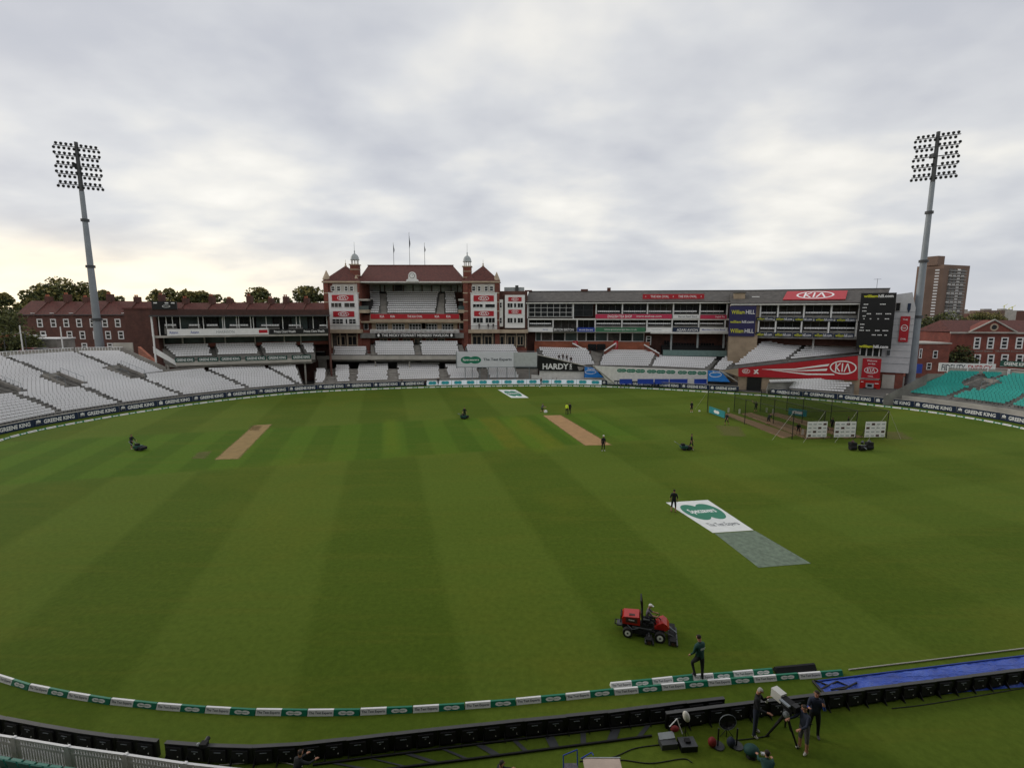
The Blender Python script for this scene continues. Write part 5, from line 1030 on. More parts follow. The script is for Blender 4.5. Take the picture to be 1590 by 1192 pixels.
for i,(px,yt,wp,Y) in enumerate(TR): tree(px,yt,wp,Y,i+3,'%s crown from the left of the broadleaf trees on the skyline'%od(i),n=5200 if wp>30 else 2800,leaf=.85,low=.12)
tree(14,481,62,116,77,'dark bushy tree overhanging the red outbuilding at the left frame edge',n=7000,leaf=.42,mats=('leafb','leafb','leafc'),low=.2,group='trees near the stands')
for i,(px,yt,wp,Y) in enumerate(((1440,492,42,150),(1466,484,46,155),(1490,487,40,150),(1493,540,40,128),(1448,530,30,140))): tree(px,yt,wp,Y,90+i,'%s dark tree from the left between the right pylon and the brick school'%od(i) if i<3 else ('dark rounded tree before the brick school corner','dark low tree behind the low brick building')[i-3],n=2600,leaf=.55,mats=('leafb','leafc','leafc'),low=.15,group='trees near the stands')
# school
FS=Fac((V(1474,540,128).x,128),(V(1660,540,124).x,124)); XS=lambda px,y=540:FS.S((px,y))[0]; HS=lambda y,px=1540:FS.S((px,y))[1]
sc_=thing('school','red brick school with pedimented gable and white sash windows at the right edge','building',FS.loc(),FS.rz)
he=HS(517); MB().box(0,FS.len,0,14,0,he,M['obrick'] if False else brickmat('school_brick',(.22,.05,.035),(.17,.04,.03),(.20,.11,.085))).build('wall',sc_)
MB().box(-.3,FS.len,-.35,0,he-.15,he+.25,M['paleconc']).build('cornice',sc_); hr_=FS.S((1540,497),7)[1]
MB().add([(-.3,-.3,he+.25),(FS.len,-.3,he+.25),(FS.len,7,hr_),(1.5,7,hr_),(FS.len,14,he),(-.3,14,he)],[(0,1,2,3),(3,2,4,5),(0,3,5)],M['tile']).build('roof',sc_)
p=FS.rect(c8,655,465,935,545); cx_=(p[0]+p[1])/2; pd=MB().prism([(p[0],he+.2),(p[1],he+.2),(cx_,p[3])],-.5,3,MATS.get('x') or bpy.data.materials['school_brick']).build('pediment',sc_)
q=MB(); q.tube((p[0]-.3,-.6,he+.2),(cx_,-.6,p[3]+.1),.22,.22,M['paleconc'],5).tube((p[1]+.3,-.6,he+.2),(cx_,-.6,p[3]+.1),.22,.22,M['paleconc'],5).box(p[0]-.3,p[1]+.3,-.75,-.4,he,he+.3,M['paleconc']); q.build('moulding',pd)
a=FS.S(c8(800,508)); t=MB(); addell(t,a[0],a[1],.95,.95,-.52,M['stone'],20,ring=.35); addell(t,a[0],a[1],.6,.6,-.51,M['glass'],16); t.build('round_window',pd)
for y0,y1 in ((570,642),(675,750)):
    for x0,x1 in ((682,722),(764,806),(848,893),(940,985),(1030,1075)):
        r=FS.rect(c8,x0,y0,x1,y1); window(sc_,*r,0,1,3,M['white'],M['glass'],.28)
t=MB(); a=FS.rect(c8,665,650,800,662); addtext(t,'ARCHBISHOP TENISONS',(a[0]+a[1])/2,(a[2]+a[3])/2,a[1]-a[0],.45,-.03,M['conc']); a=FS.rect(c8,815,650,990,662); addtext(t,'GRAMMAR SCHOOL',(a[0]+a[1])/2,(a[2]+a[3])/2,a[1]-a[0],.45,-.03,M['conc']); t.build('lettering',sc_)
FLw=Fac((V(1423,550,122).x,122),(V(1474,550,122).x,122)); lo_=thing('brick_building','low dark red brick building right of the right pylon','building',FLw.loc(),0)
zt=FLw.S((1450,534))[1]; MB().box(0,FLw.len,0,8,0,zt,M['brick']).box(-.2,FLw.len+.2,-.2,8,zt,zt+.3,M['paleconc']).build('wall',lo_)
for r in (FLw.rect(c8,345,640,362,700),FLw.rect(c8,430,652,458,700),FLw.rect(c8,390,728,420,770)): window(lo_,*r,0,1,2,M['white'],M['glass'],.15)
r=FLw.rect(c8,325,735,357,790,-3); MB().box(r[0],r[1],-3.4,-3,r[2],r[3],M['rblue']).build('banner',label='small royal blue hanging panel beside the right pylon',cat='banner',loc=FLw.loc(),rec=True)
# tower block
FTB=Fac((V(1437,440,292).x,292),(V(1463,440,288).x,288)); a=V(1463,440,288); c_=V(1503,440,296)
FT3=Fac((a.x,a.y),(c_.x,c_.y)); tb_=thing('tower_block','tall brown brick tower block on the right skyline','building',(a.x,a.y,0)); z1,z2_,z3_=V(1450,430,295).z+1.5,V(1480,412.5,295).z,V(1470,400,300).z
def ptr(F_,x,d,z): p=F_.W(x,d,z); return (p.x-a.x,p.y-a.y,z)
def fbox(F_,x0,x1,d0,d1,z0,z1_,m,mb):
    v=[ptr(F_,x,d,z) for z in (z0,z1_) for x,d in ((x0,d0),(x1,d0),(x1,d1),(x0,d1))]; mb.add(v,[(3,2,1,0),(4,5,6,7),(0,1,5,4),(1,2,6,5),(2,3,7,6),(3,0,4,7)],m)
q=MB(); fbox(FTB,0,FTB.len,0,12,0,z2_-2,M['bluegrey'],q); fbox(FT3,0,FT3.len,0,14,0,z2_,M['bluegrey'],q); q.build('wall',tb_)
q=MB(); fbox(FT3,-1,5,3,9,z2_,z3_,M['bluegrey'],q); q.build('lift_housing',tb_)
bw=mat('balcony_grey',(.20,.195,.19),.7,.1,1); st=(z2_-8)/21
for k in range(21):
    z=6+k*st; q=MB(); fbox(FT3,4.5,FT3.len-4,-1.0,0,z,z+.7,bw,q); 
    for j in range(4): x=4.5+(FT3.len-8.5)*j/4; fbox(FT3,x+.4,x+(FT3.len-8.5)/4-.5,-.1,-.01,z+.75,z+1.5,M['white'] if (k*j+k)%3==0 else M['glass'],q)
    q.build('balcony',tb_)
    q=MB(); fbox(FTB,FTB.len*.5,FTB.len*.75,-.12,0,z+.3,z+1.05,M['white'],q); q.build('window',tb_)
# far skyline
q=MB(); rr=random.Random(5); 
xs=[V(p,486,1500).x for p in np.linspace(-200,1800,80)]; zs_=[16+rr.random()*3+ (4 if i>60 else 0) for i in range(80)]
hm=mat('far_hills',(.075,.095,.10),.95,.2,.01); q.add([(x,1500,-2) for x in xs]+[(x,1500+150,z) for x,z in zip(xs,zs_)],[(i,i+1,81+i,80+i) for i in range(79)],hm); q.build('hills',kind='structure')
for i in range(26):
    px=1498+i*5+rr.random()*3; Y=420+rr.random()*300; p=V(px,486,Y); w_=5+rr.random()*9; h=p.z+rr.random()*3.5-1; r=thing('distant_building','%s small distant building from the left on the right skyline'%od(i),'building',(p.x,Y,0),0,'distant buildings on the skyline')
    MB().box(-w_,w_,0,10,0,h,(M['bluegrey'],M['paleconc'],M['conc'],M['tile2'])[i%4]).box(-w_*.5,w_*.1,2,6,h,h+1.5,M['conc']).build('wall',r)
for i,(px,yt) in enumerate(((1558,474),(1566,478),(1571,476))):
    Y=600; p=V(px,486,Y); zt=V(px,yt,Y).z; r=thing('crane',('left','middle','right')[i]+' of three tiny cranes on the right skyline','crane',(p.x,Y,0),0,'tiny cranes'); MB().tube((0,0,0),(0,0,zt),.35,.35,M['yellow'],5).tube((-1.5,0,zt-1.5),(3.5,0,zt+1.5),.25,.2,M['yellow'],4).build('mast',r)
# ================================================================ FLOODLIGHTS
def pylon(px,py,Y,ptop,rows,yaw,lab,skip=()):
    b=V(px,py,Y); zt=V(ptop[0],ptop[1],Y).z; r=thing('floodlight_pylon',lab,'floodlight',(b.x,Y,0),0,'floodlight pylons'); n=24
    zz_=[V(ptop[0],y,Y).z for y in rows]; zb_=zz_[-1]-1.2
    hs=[0,zb_*.36,zb_*.63,zb_*.86,zb_]; rs_=[.92,.70,.56,.45,.40]; q=MB()
    for i in range(4): q.tube((0,0,hs[i]),(0,0,hs[i+1]),rs_[i],rs_[i+1]+.03,M['steel'],20); 
    q.build('mast',r); f=MB()
    for i in (1,2,3): f.tube((0,0,hs[i]-.25),(0,0,hs[i]+.25),rs_[i]+.28,rs_[i]+.28,M['dsteel'],20)
    f.build('flange',r)
    MB().tube((0,0,zb_),(0,0,zz_[0]+1.0),.40,.32,M['dsteel'],12).box(-.9,-.4,-.5,.5,zz_[2]-.3,zz_[2]+.5,M['dsteel']).build('head_column',r)
    hl=3.5; c_,s_=math.cos(yaw),math.sin(yaw); lm=None
    for j,z in enumerate(zz_):
        bar=MB().tube((-hl*c_,-hl*s_,z),(hl*c_,hl*s_,z),.09,.09,M['dsteel'],6).tube((-hl*c_+.3*s_,-hl*s_-.3*c_,z-.05),(hl*c_+.3*s_,hl*s_-.3*c_,z-.05),.05,.05,M['dsteel'],5).build('crossbar',r)
        for k in range(19):
            u=-hl+hl*2*k/18; up=(k%2==0)^(j%2==0)
            if abs(u)<.3 or (j,k) in skip: continue
            if lm is None:
                q=MB(); rot=Matrix.Rotation(R(55),3,'X'); q.ell((0,-.15,0),.27,.27,.21,M['blackm'],10,6,rot).tube((0,0,0),(0,.0,.0001),.01,.01,M['blackm'],4); q.tube((0,-.22,-.10),(0,-.30,-.16),.22,.25,M['dsteel'],10); lm=q.mesh('lamp')
            o=bpy.data.objects.new('lamp',lm); COL.objects.link(o); o.parent=bar; o.location=(u*c_,u*s_,z+(.42 if up else -.42)); o.rotation_euler[2]=yaw
    return r
pylon(155,537,106,(117,222),(229,243.5,258,272.5,288),R(30),'left floodlight pylon with five rows of lamps behind the white terrace')
pylon(1412,598,105,(1456,208),(213,228,243,258.5,273.5),R(-30),'right floodlight pylon with five rows of lamps beside the scoreboard',skip={(2,7),(2,8),(2,10),(2,6),(2,11),(1,8),(3,10),(0,18)})
# ================================================================ NETS
back=[G(1098,640),G(1139.6,639),G(1180,638.3),G(1221,638)]; front=[G(1229.7,682),G(1278,681),G(1327.7,680),G(1376,680)]
c=sum(back+front,Vector())/8; nr=thing('practice_nets','three lane cricket practice nets of dark mesh on thin posts','nets',(c.x,c.y,0)); HN=3.6
def nb(a,b_,h0,h1): a=a-c;b_=b_-c; return [(a.x,a.y,h0),(b_.x,b_.y,h0),(b_.x,b_.y,h1),(a.x,a.y,h1)]
for i in range(4):
    for p in (back[i],front[i],back[i].lerp(front[i],.5)):
        q=p-c; MB().tube((q.x,q.y,0),(q.x,q.y,HN),.05,.05,M['black'],6).build('post',nr)
    MB().add(nb(back[i],front[i],0,HN),[(0,1,2,3)],M['net']).build('side_net',nr)
q=MB()
for i in range(3): q.add(nb(front[i],front[i+1],0,HN),[(0,1,2,3)],M['net'])
q.build('end_net',nr)
a_=[p-c for p in (back[0],back[3],front[3],front[0])]; MB().add([(p.x,p.y,HN-.02) for p in (a_[0].lerp(a_[3],.45),a_[1].lerp(a_[2],.45),a_[2],a_[3])],[(0,1,2,3)],M['net']).build('roof_net',nr)
q=MB()
for i in range(4): a,b_=back[i]-c,front[i]-c; q.tube((a.x,a.y,HN),(b_.x,b_.y,HN),.03,.03,M['black'],5)
for A_l in (back,front): q.tube((A_l[0].x-c.x,A_l[0].y-c.y,HN),(A_l[3].x-c.x,A_l[3].y-c.y,HN),.03,.03,M['black'],5)
q.build('top_cable',nr); q=MB()
for (p,g) in ((front[0],(1199,683)),(back[0],(1079,636)),(front[3],(1399,682)),(front[1],(1247,687)),(front[2],(1296,687)),(front[3],(1346,686))): a=p-c; b_=G(*g)-c; q.tube((a.x,a.y,HN),(b_.x,b_.y,0),.016,.016,M['rope'],5)
q.build('guy_rope',nr)
for i,(x0,x1) in enumerate(((1248,1277),(1290,1321),(1337,1366.5))):
    p0,p1=G(x0,681),G(x1,680); y0=min(p0.y,p1.y)-.5; r=thing('sponsor_board',('left','middle','right')[i]+' white chequered board standing at the near end of the nets','board',((p0.x+p1.x)/2,y0,0),R(3),'white boards before the nets'); w_=(p1.x-p0.x)/2
    MB().box(-w_,w_,0,.04,.35,2.35,M['white']).build('panel',r)
    for x in (-w_+.15,w_-.15): MB().tube((x,.07,0),(x,.07,2.3),.03,.03,M['dsteel'],5).tube((x,.07,1.6),(x,.8,0),.03,.03,M['dsteel'],5).build('leg',r)
    t=MB(); rr=random.Random(i)
    for u in range(4):
        for v in range(4):
            m_=M['maroon'] if (u+v*3+i)%4==0 else M['lead']; x=-w_+(u+.5)*w_/2; z=.55+v*.49; hh=.13 if (u+v*3+i)%4==0 else .07; t.box(x-w_*.16,x+w_*.16,-.012,-.002,z-hh,z+hh,m_)
    t.build('print',r)
for i,(a,b_) in enumerate((((1101,641),(1125,650)),((1224,644),(1252,648)))):
    p,q_=G(*a),G(*b_); r=thing('advertising_board',('teal board leaning at the left corner of the nets','teal board lying inside the nets')[i],'board',((p.x+q_.x)/2,(p.y+q_.y)/2,0),math.atan2(q_.y-p.y,q_.x-p.x)); l=(q_-p).length/2; MB().box(-l,l,-.05,.05,.1,1.1,mat('board_teal',(.03,.24,.27),.5,.1)).build('panel',r); t=MB(); addell(t,-.3,.6,.5,.25,-.06,M['wtxt'],14); addell(t,.3,.6,.5,.25,-.063,M['wtxt'],14); t.build('lettering',r)
for i,(px,py) in enumerate(((1131,640),(1148,642),(1190,640),(1200,642),(1246,675),(1308,676))):
    p=G(px,py); r=thing('wicket','%s set of white stumps from the left in the nets'%od(i),'wicket',p,0,'stumps in the nets'); q=MB()
    for x in (-.11,0,.11): q.tube((x,0,0),(x,0,.71),.03,.028,M['offwhite'],6)
    q.build('stump',r); MB().box(-.12,.12,-.02,.02,.71,.73,M['offwhite']).build('bail',r)
for i,(px,py) in enumerate(((1086,639),(838,601))):
    p=G(px,py); MB().ell((0,0,.12),.16,.14,.12,M['white'],8,6).box(-.1,.1,-.1,.1,0,.02,M['white']).build('kit_bag',loc=p,label=('small white bundle on the grass left of the nets','small white bundle beside the far boundary')[i],cat='bundle')
# ================================================================ PEOPLE
def U(*v): return Vector(v).normalized()
def person(lab,loc,yaw,pose=None,shirt='kit',legs='kit',shin=None,shoe='bshoe',hair='hair',fore='skin',h=1.85,fingers=False,group=None,badge=None,cap=None):
    """one continuous skinned body; faces local -Y"""
    P=dict(lean=0,ua_l=(-.25,.02,-1),fa_l=(-.05,-.2,-1),ua_r=(.25,.02,-1),fa_r=(.05,-.2,-1),th_l=(-.1,0,-1),sh_l=(-.03,.03,-1),th_r=(.1,0,-1),sh_r=(.03,.03,-1),head=(0,-.05,1),foot_l=(-.15,-1,0),foot_r=(.15,-1,0),crouch=0,pel=None); P.update(pose or {})
    L_=P['lean']; up=Vector((0,-math.sin(L_),math.cos(L_))); v=[];e=[];rad=[];tagb=[]
    def add(p,r,par=None,bone=None):
        v.append(Vector(p)); rad.append(r); 
        if par is not None: e.append((par,len(v)-1)); tagb.append(bone)
        return len(v)-1
    pel=add((0,0,0),.135); w1=add(up*.14,.125,pel,'shirt'); ch=add(up*.33,.15,w1,'shirt'); nb_=add(up*.48,.085,ch,'shirt'); nk=add(up*.55,.056,nb_,'head')
    hd=U(*P['head']); h0=add(v[nk]+hd*.06,.07,nk,'head'); h1=add(v[h0]+hd*.09+Vector((0,-.012,0)),.098,h0,'head'); h2=add(v[h1]+hd*.09,.085,h1,'head')
    fwd=(Vector((0,-1,0))-hd*Vector((0,-1,0)).dot(hd)).normalized()
    for s_,sx in (('l',-1),('r',1)):
        sh=add(v[ch]+up*.10+Vector((sx*.175,0,0)),.075,ch,'shirt'); el=add(v[sh]+U(*P['ua_'+s_])*.28,.05,sh,'shirt'); fd=U(*P['fa_'+s_]); wr=add(v[el]+fd*.25,.033,el,'fore'); pm=add(v[wr]+fd*.07,.036,wr,'hand')
        if fingers:
            side=fd.cross(Vector((0,0,1))); side=side.normalized() if side.length>.1 else Vector((0,1,0)); pn=fd.cross(side)
            for k,ln in enumerate((.075,.085,.08,.06)):
                f1=add(v[pm]+side*(k-1.5)*.021+fd*(.03+ln*.5),.010,pm,'hand'); add(v[f1]+(fd+pn*.45).normalized()*ln*.55,.008,f1,'hand')
            t1=add(v[pm]-side*.05-fd*.0,.012,pm,'hand'); add(v[t1]+(fd-side*.4).normalized()*.04,.009,t1,'hand')
        else: add(v[pm]+fd*.08,.02,pm,'hand')
        hp=add((sx*.09,0,-.06),.105,pel,'legs'); kn=add(v[hp]+U(*P['th_'+s_])*.43,.066,hp,'legs'); an=add(v[kn]+U(*P['sh_'+s_])*.42,.043,kn,'shin'); fo=U(*P['foot_'+s_]); add(v[an]+fo*.15+Vector((0,0,-.045)),.04,an,'foot'); add(v[an]-fo*.05+Vector((0,0,-.04)),.035,an,'foot')
    zmin=min(q.z for q in v)-.035; sc_=h/1.80
    me=bpy.data.meshes.new('body'); me.from_pydata([(q-Vector((0,0,zmin)))*sc_ for q in v],e,[])
    o=bpy.data.objects.new('tmpb',me); COL.objects.link(o); md=o.modifiers.new('s','SKIN'); 
    for i,sv in enumerate(me.skin_vertices[0].data): sv.radius=(rad[i]*sc_,rad[i]*sc_*(1.0)); sv.use_root=(i==0)
    # flatten the torso: wider than deep
    for i in (pel,w1,ch): me.skin_vertices[0].data[i].radius=(rad[i]*1.12*sc_,rad[i]*.85*sc_)
    ss_=o.modifiers.new('u','SUBSURF'); ss_.levels=1; ss_.render_levels=1
    dg=bpy.context.evaluated_depsgraph_get(); nm=bpy.data.meshes.new_from_object(o.evaluated_get(dg)); bpy.data.objects.remove(o); bpy.data.meshes.remove(me)
    V_=[(q-Vector((0,0,zmin)))*sc_ for q in v]; mlist=dict(shirt=M[shirt],legs=M[legs],shin=M[shin or legs],foot=M[shoe],fore=M[fore],hand=M['skin'],head=M['skin'],hair=M[hair])
    nm.materials.clear(); keys=list(mlist)
    for k in keys: nm.materials.append(mlist[k])
    A=np.array([V_[a] for a,b_ in e]); B=np.array([V_[b_] for a,b_ in e]); AB_=B-A; ll=(AB_**2).sum(1)+1e-9; re_=np.array([min(rad[a],rad[b_]) for a,b_ in e])*sc_
    hc=V_[h1]
    for p in nm.polygons:
        c=np.array(p.center); t=np.clip(((c-A)*AB_).sum(1)/ll,0,1); d=np.linalg.norm(A+AB_*t[:,None]-c,axis=1)-re_; k=tagb[int(d.argmin())]
        if k=='head':
            q=Vector(c)-hc; 
            if q.dot(hd)>.045*sc_ or (q.dot(fwd)<.01*sc_ and q.dot(hd)>-.06*sc_): k='hair'
        p.material_index=keys.index(k); p.use_smooth=True
    r=bpy.data.objects.new('person',nm); COL.objects.link(r); r.location=loc; r.rotation_euler[2]=yaw; tag(r,lab,'person',group)
    # face: nose, ears, eyes, mouth as small welded details
    if fingers or badge or cap:
        fb=MB(); q=V_[h1]; side=hd.cross(fwd)
        if fingers:
            fb.ell(q+fwd*.105*sc_-hd*.01,.016,.02,.024,M['skin'],6,5)
            for s2 in (-1,1): fb.ell(q+fwd*.088*sc_+side*s2*.034+hd*.018,.012,.01,.009,M['hair'],6,4); fb.ell(q+side*s2*.098*sc_,.012,.022,.03,M['skin'],6,5)
            fb.ell(q+fwd*.092*sc_-hd*.055,.025,.008,.006,M['red'],6,4); fb.build('face',r)
        if badge: bq=V_[ch]; b_=MB(); addtext(b_,badge,bq.x,bq.z+.03,.26,.10,bq.y+.155*sc_,M['wtxt'],.03,flip=True); b_.build('lettering',r)
        if cap: b_=MB(); b_.ell(q+hd*.055,.108*sc_,.112*sc_,.075*sc_,M[cap],12,6).ell(q+fwd*.11+hd*.05,.07,.07,.012,M[cap],8,4); b_.build('cap',r)
    return r
WALK=dict(th_l=(-.08,-.42,-1),sh_l=(-.02,.15,-1),th_r=(.08,.30,-1),sh_r=(.02,.62,-1),ua_l=(-.25,.35,-1),ua_r=(.25,-.35,-1),fa_r=(.05,-.6,-1))
PUSH=dict(WALK,lean=.18,ua_l=(-.2,-.55,-1),fa_l=(-.05,-1,-.55),ua_r=(.2,-.55,-1),fa_r=(.05,-1,-.55))
BEND=dict(lean=.75,ua_l=(-.1,-.35,-1),fa_l=(0,-.4,-1),ua_r=(.1,-.35,-1),fa_r=(0,-.4,-1),th_l=(-.12,-.35,-1),sh_l=(0,.4,-1),th_r=(.12,-.25,-1),sh_r=(0,.35,-1),head=(0,-.6,.8))
KNEEL=dict(lean=.35,th_l=(-.2,-1,-.15),sh_l=(0,.1,-1),th_r=(.15,-.25,-1),sh_r=(0,1,-.25),ua_l=(-.2,-.7,-.7),fa_l=(0,-.9,-.2),ua_r=(.2,-.7,-.7),fa_r=(0,-.9,-.2))
SIT=dict(lean=.1,th_l=(-.15,-1,-.12),sh_l=(0,-.2,-1),th_r=(.15,-1,-.12),sh_r=(0,-.2,-1),ua_l=(-.15,-.4,-1),fa_l=(.1,-1,-.3),ua_r=(.15,-.4,-1),fa_r=(-.1,-1,-.3))
g=lambda x,y:tuple(G(x,y))
def mower(lab,p,yaw):
    r=thing('cylinder_mower',lab,'mower',p,yaw,'walk behind mowers'); MB().tube((-.35,-.1,.2),(.35,-.1,.2),.2,.2,M['blackm'],14).build('roller',r); MB().box(-.38,.38,-.45,.25,.28,.55,M['dgreen']).box(-.18,.18,-.2,.2,.55,.78,M['blackm']).build('engine_deck',r); MB().prism([(-.95,.12),(-.5,.1),(-.5,.5),(-1.0,.42)],-.4,.4,M['blackm'],'x').build('grass_box',r); MB().path([(-.25,.2,.5),(-.25,.95,1.0),(.25,.95,1.0),(.25,.2,.5)],.025,M['steel'],6).build('handle',r); return r
person('person in black with bare calves pushing a mower on the far left of the square',g(205,697),R(75),PUSH,shin='skin',shoe='shoe',fore='kit'); mower('small mower pushed by the person at the far left',g(214,698.5),R(75))
person('person in black shorts standing on the square left of centre',g(721.5,650),R(0),dict(ua_l=(-.4,0,-1),ua_r=(.4,0,-1)),shin='skin',fore='skin'); mower('small mower beside the person in black shorts on the square',g(719,650.5),R(150))
person('person kneeling low on the grass by the far end of the bare pitch',g(841,639.5),R(70),KNEEL,shirt='check',shin='skin'); b=MB().ell((0,0,.2),.3,.25,.2,M['white'],10,6).tube((0,0,0),(0,0,.1),.3,.3,M['white'],10).build('bucket',loc=g(847,640),label='small white heap beside the kneeling person on the square',cat='bucket')
person('person in bright yellow top and black trousers behind the bare pitch',g(880,643.5),R(150),shirt='hivis',fore='hivis',legs='kit'); person('person in black close beside the one in bright yellow',g(884.6,642.5),R(200),shirt='kit',fore='kit')
person('person with pale hat standing at the near end of the bare pitch',g(936.5,700),R(15),shirt='kit',fore='kit',legs='kit',shoe='shoe',cap='offwhite',h=1.9)
person('person in shorts pushing a mower right of the bare pitch',g(1073,698),R(-105)+R(180),dict(WALK,ua_l=(-.2,.3,-1)),shin='skin',shoe='shoe',hair='hair',h=2.0); mower('dark mower lying left of the walking person in shorts',g(1060,698.5),R(95))
person('person in black shirt and shorts standing left of the nets',g(1073.5,640),R(20),shin='skin',shoe='shoe')
NP=[(1128,660,R(-60),WALK,'person walking outside the left side of the nets'),(1173,640,R(170),dict(ua_r=(.7,-.2,.3),fa_r=(.3,-.3,1)),'person standing at the far end of the second lane'),(1192.5,659,R(120),BEND,'person bending in the middle of the left lane'),(1239,674,R(-30),BEND,'person bending near the front post of the nets'),(1291.5,668,R(100),{},'person in black between the left and middle white boards'),(1316,666,R(60),{},'person in black above the middle white board'),(1279,679,R(30),BEND,'person crouching in the gap between white boards'),(1325,679,R(210),KNEEL,'person kneeling in the gap right of the middle board')]
for x,y,yw,ps,lb_ in NP: person(lb_,g(x,y),yw,ps,shin='skin',group='people at the nets')
person('person in black shorts watching at the top corner of the white printed sheet',g(1045.5,795),R(165),dict(ua_l=(-.3,-.2,-1)),shin='skin',shoe='bshoe',hair='hair',h=1.95)
for i,(x,y,ps) in enumerate(((624,596.5,SIT),(661,597.5,KNEEL),(680.5,597.5,WALK),(840,597,WALK),(858,594,SIT),(864,593.5,SIT))): person('%s person from the left along the far boundary boards'%od(i),g(x,y+1.5),R(20*i),ps,group='people along the far boundary',h=1.9 if i<4 else 1.7)
for i,(x,y) in enumerate(((868,559),(874,558.5),(880,560),(886.5,563))): p=G(x,y,5.5); person('%s person of four in black sitting above the slanting black board'%od(i),p,R(0),SIT,group='people sitting on the right terrace')
for i,(x,y) in enumerate(((744,505),(758,505),(766,506))): q=FP.S((x,y),-1.7); person('%s person from the left on the right tower balcony'%od(i),FP.W(q[0],-1.75,H(511.5,-2)),R(10*i),{},group='people on the pavilion balcony',h=1.6)
# gang of reels
r=thing('towed_reels','dark towed mowing reels standing right of the nets below the white boards','mower',g(1337,699)); k=.0
for i,(x,y) in enumerate(((-1.0,0),(1.0,.1),(0,-.2))): MB().tube((x-.35,y,.35),(x+.35,y,.35),.3,.3,M['blackm'],12).box(x-.35,x+.35,y-.2,y+.35,.55,.95 if i<2 else .6,M['blackm']).tube((x-.1,y,.9),(x+.1,y+.2,1.1),.18,.12,M['dsteel'] if i else M['maroon'],8).build('reel',r)
MB().tube((-1,.1,.6),(1,.1,.6),.05,.05,M['steel'],6).tube((0,.1,.6),(0,-.9,.4),.04,.04,M['steel'],6).build('tow_bar',r)
# ride-on mower
tm=thing('ride_on_mower','red ride-on reel mower with black roll bar driving on the near outfield','mower',g(1004,983),R(-15)); 
q=MB().prism([(-1.50,.72),(-1.54,1.05),(-1.43,1.18),(-.5,1.25),(-.42,1.16),(-.42,.72)],-.46,.46,M['red2']); hd_=q.build('hood',tm)
q=MB().box(-1.3,-.6,-.475,-.465,.85,1.15,M['maroon']).box(-1.1,-.75,-.3,-.1,1.19,1.24,M['maroon']).box(-1.63,-1.56,-.35,.35,.7,1.15,M['blackm']); addtext(q,'TORO',-.95,1.02,.36,.09,-.482,M['wtxt'],.03); q.build('grille',hd_)
MB().box(-1.5,1.0,-.32,.32,.35,.6,M['blackm']).box(-1.85,-1.5,-.3,.3,.42,.5,M['dsteel']).box(-.3,1.0,-.45,.45,.58,.64,M['blackm']).box(-1.2,.2,-.55,-.32,.22,.5,M['blackm']).box(-1.2,.2,.32,.55,.22,.5,M['blackm']).tube((-.9,-.5,.62),(.3,-.5,.6),.05,.05,M['dsteel'],6).tube((-.2,-.42,.5),(.5,-.5,.5),.09,.09,M['blackm'],8).box(-.4,.1,-.5,-.3,.62,.86,M['blackm']).box(-.1,.35,-.44,-.36,.7,.98,M['blackm']).path([(-1.2,-.48,.7),(-.9,-.56,.5),(-.4,-.52,.62)],.02,M['steel'],5).build('chassis',tm)
MB().path([(-.28,-.46,.6),(-.32,-.46,1.7),(-.42,-.42,2.3),(-.42,.42,2.3),(-.32,.46,1.7),(-.28,.46,.6)],.045,M['black'],8).build('roll_bar',tm)
MB().box(-.28,.2,-.26,.26,.85,.98,M['blackm']).prism([(-.34,.95),(-.24,.95),(-.32,1.45),(-.42,1.42)],-.25,.25,M['blackm']).box(-.25,.15,-.42,-.3,1.1,1.16,M['dsteel']).build('seat',tm)
MB().prism([(.42,.62),(1.1,.6),(1.32,.78),(1.18,.98),(.95,1.12),(.72,1.0),(.45,.75)],-.42,.42,M['red2']).build('front_cowl',tm)
q=MB().tube((.85,0,1.0),(.62,0,1.25),.035,.035,M['blackm'],6); n=16
q.path([(.6+.06*math.cos(2*math.pi*i/n)*2.2,.19*math.sin(2*math.pi*i/n),1.26+.14*math.cos(2*math.pi*i/n)) for i in range(n+1)],.018,M['blackm'],5); q.build('steering_wheel',tm)
def wheel(x,y,rr_): 
    q=MB().tube((x,y-.13,rr_),(x,y+.13,rr_),rr_,rr_,M['rubber'],20); o=q.build('wheel',tm); MB().tube((x,y-.14,rr_),(x,y+.14,rr_),rr_*.58,rr_*.58,M['wtxt'],16).tube((x,y-.15,rr_),(x,y+.15,rr_),rr_*.2,rr_*.2,M['blackm'],10).build('rim',o)
for x,y,rr_ in ((-1.15,-.62,.30),(-1.15,.62,.30),(.78,-.66,.32),(.78,.66,.32)): wheel(x,y,rr_)
for x,y in ((1.55,-.62),(1.55,.0),(1.55,.62),(.15,-.85),(.15,.85)):
    q=MB().tube((x,y-.27,.2),(x,y+.27,.2),.1,.1,M['steel'],10).box(x-.2,x+.16,y-.3,y+.3,.25,.36,M['blackm']).box(x-.10,x+.10,y-.31,y-.28,.08,.26,M['maroon']).box(x-.10,x+.10,y+.28,y+.31,.08,.26,M['maroon']).tube((x-.2,y-.28,.09),(x-.2,y+.28,.09),.07,.07,M['dsteel'],8).tube((x+.22,y-.28,.09),(x+.22,y+.28,.09),.07,.07,M['dsteel'],8); q.build('reel_unit',tm)
MB().tube((.95,-.3,.5),(1.55,-.45,.38),.04,.04,M['dsteel'],6).tube((.95,.3,.5),(1.55,.45,.38),.04,.04,M['dsteel'],6).tube((1.0,-.1,.95),(1.75,-.1,.42),.05,.05,M['steel'],6).tube((.1,-.4,.45),(.15,-.85,.35),.04,.04,M['dsteel'],6).tube((.1,.4,.45),(.15,.85,.35),.04,.04,M['dsteel'],6).build('lift_arm',tm)
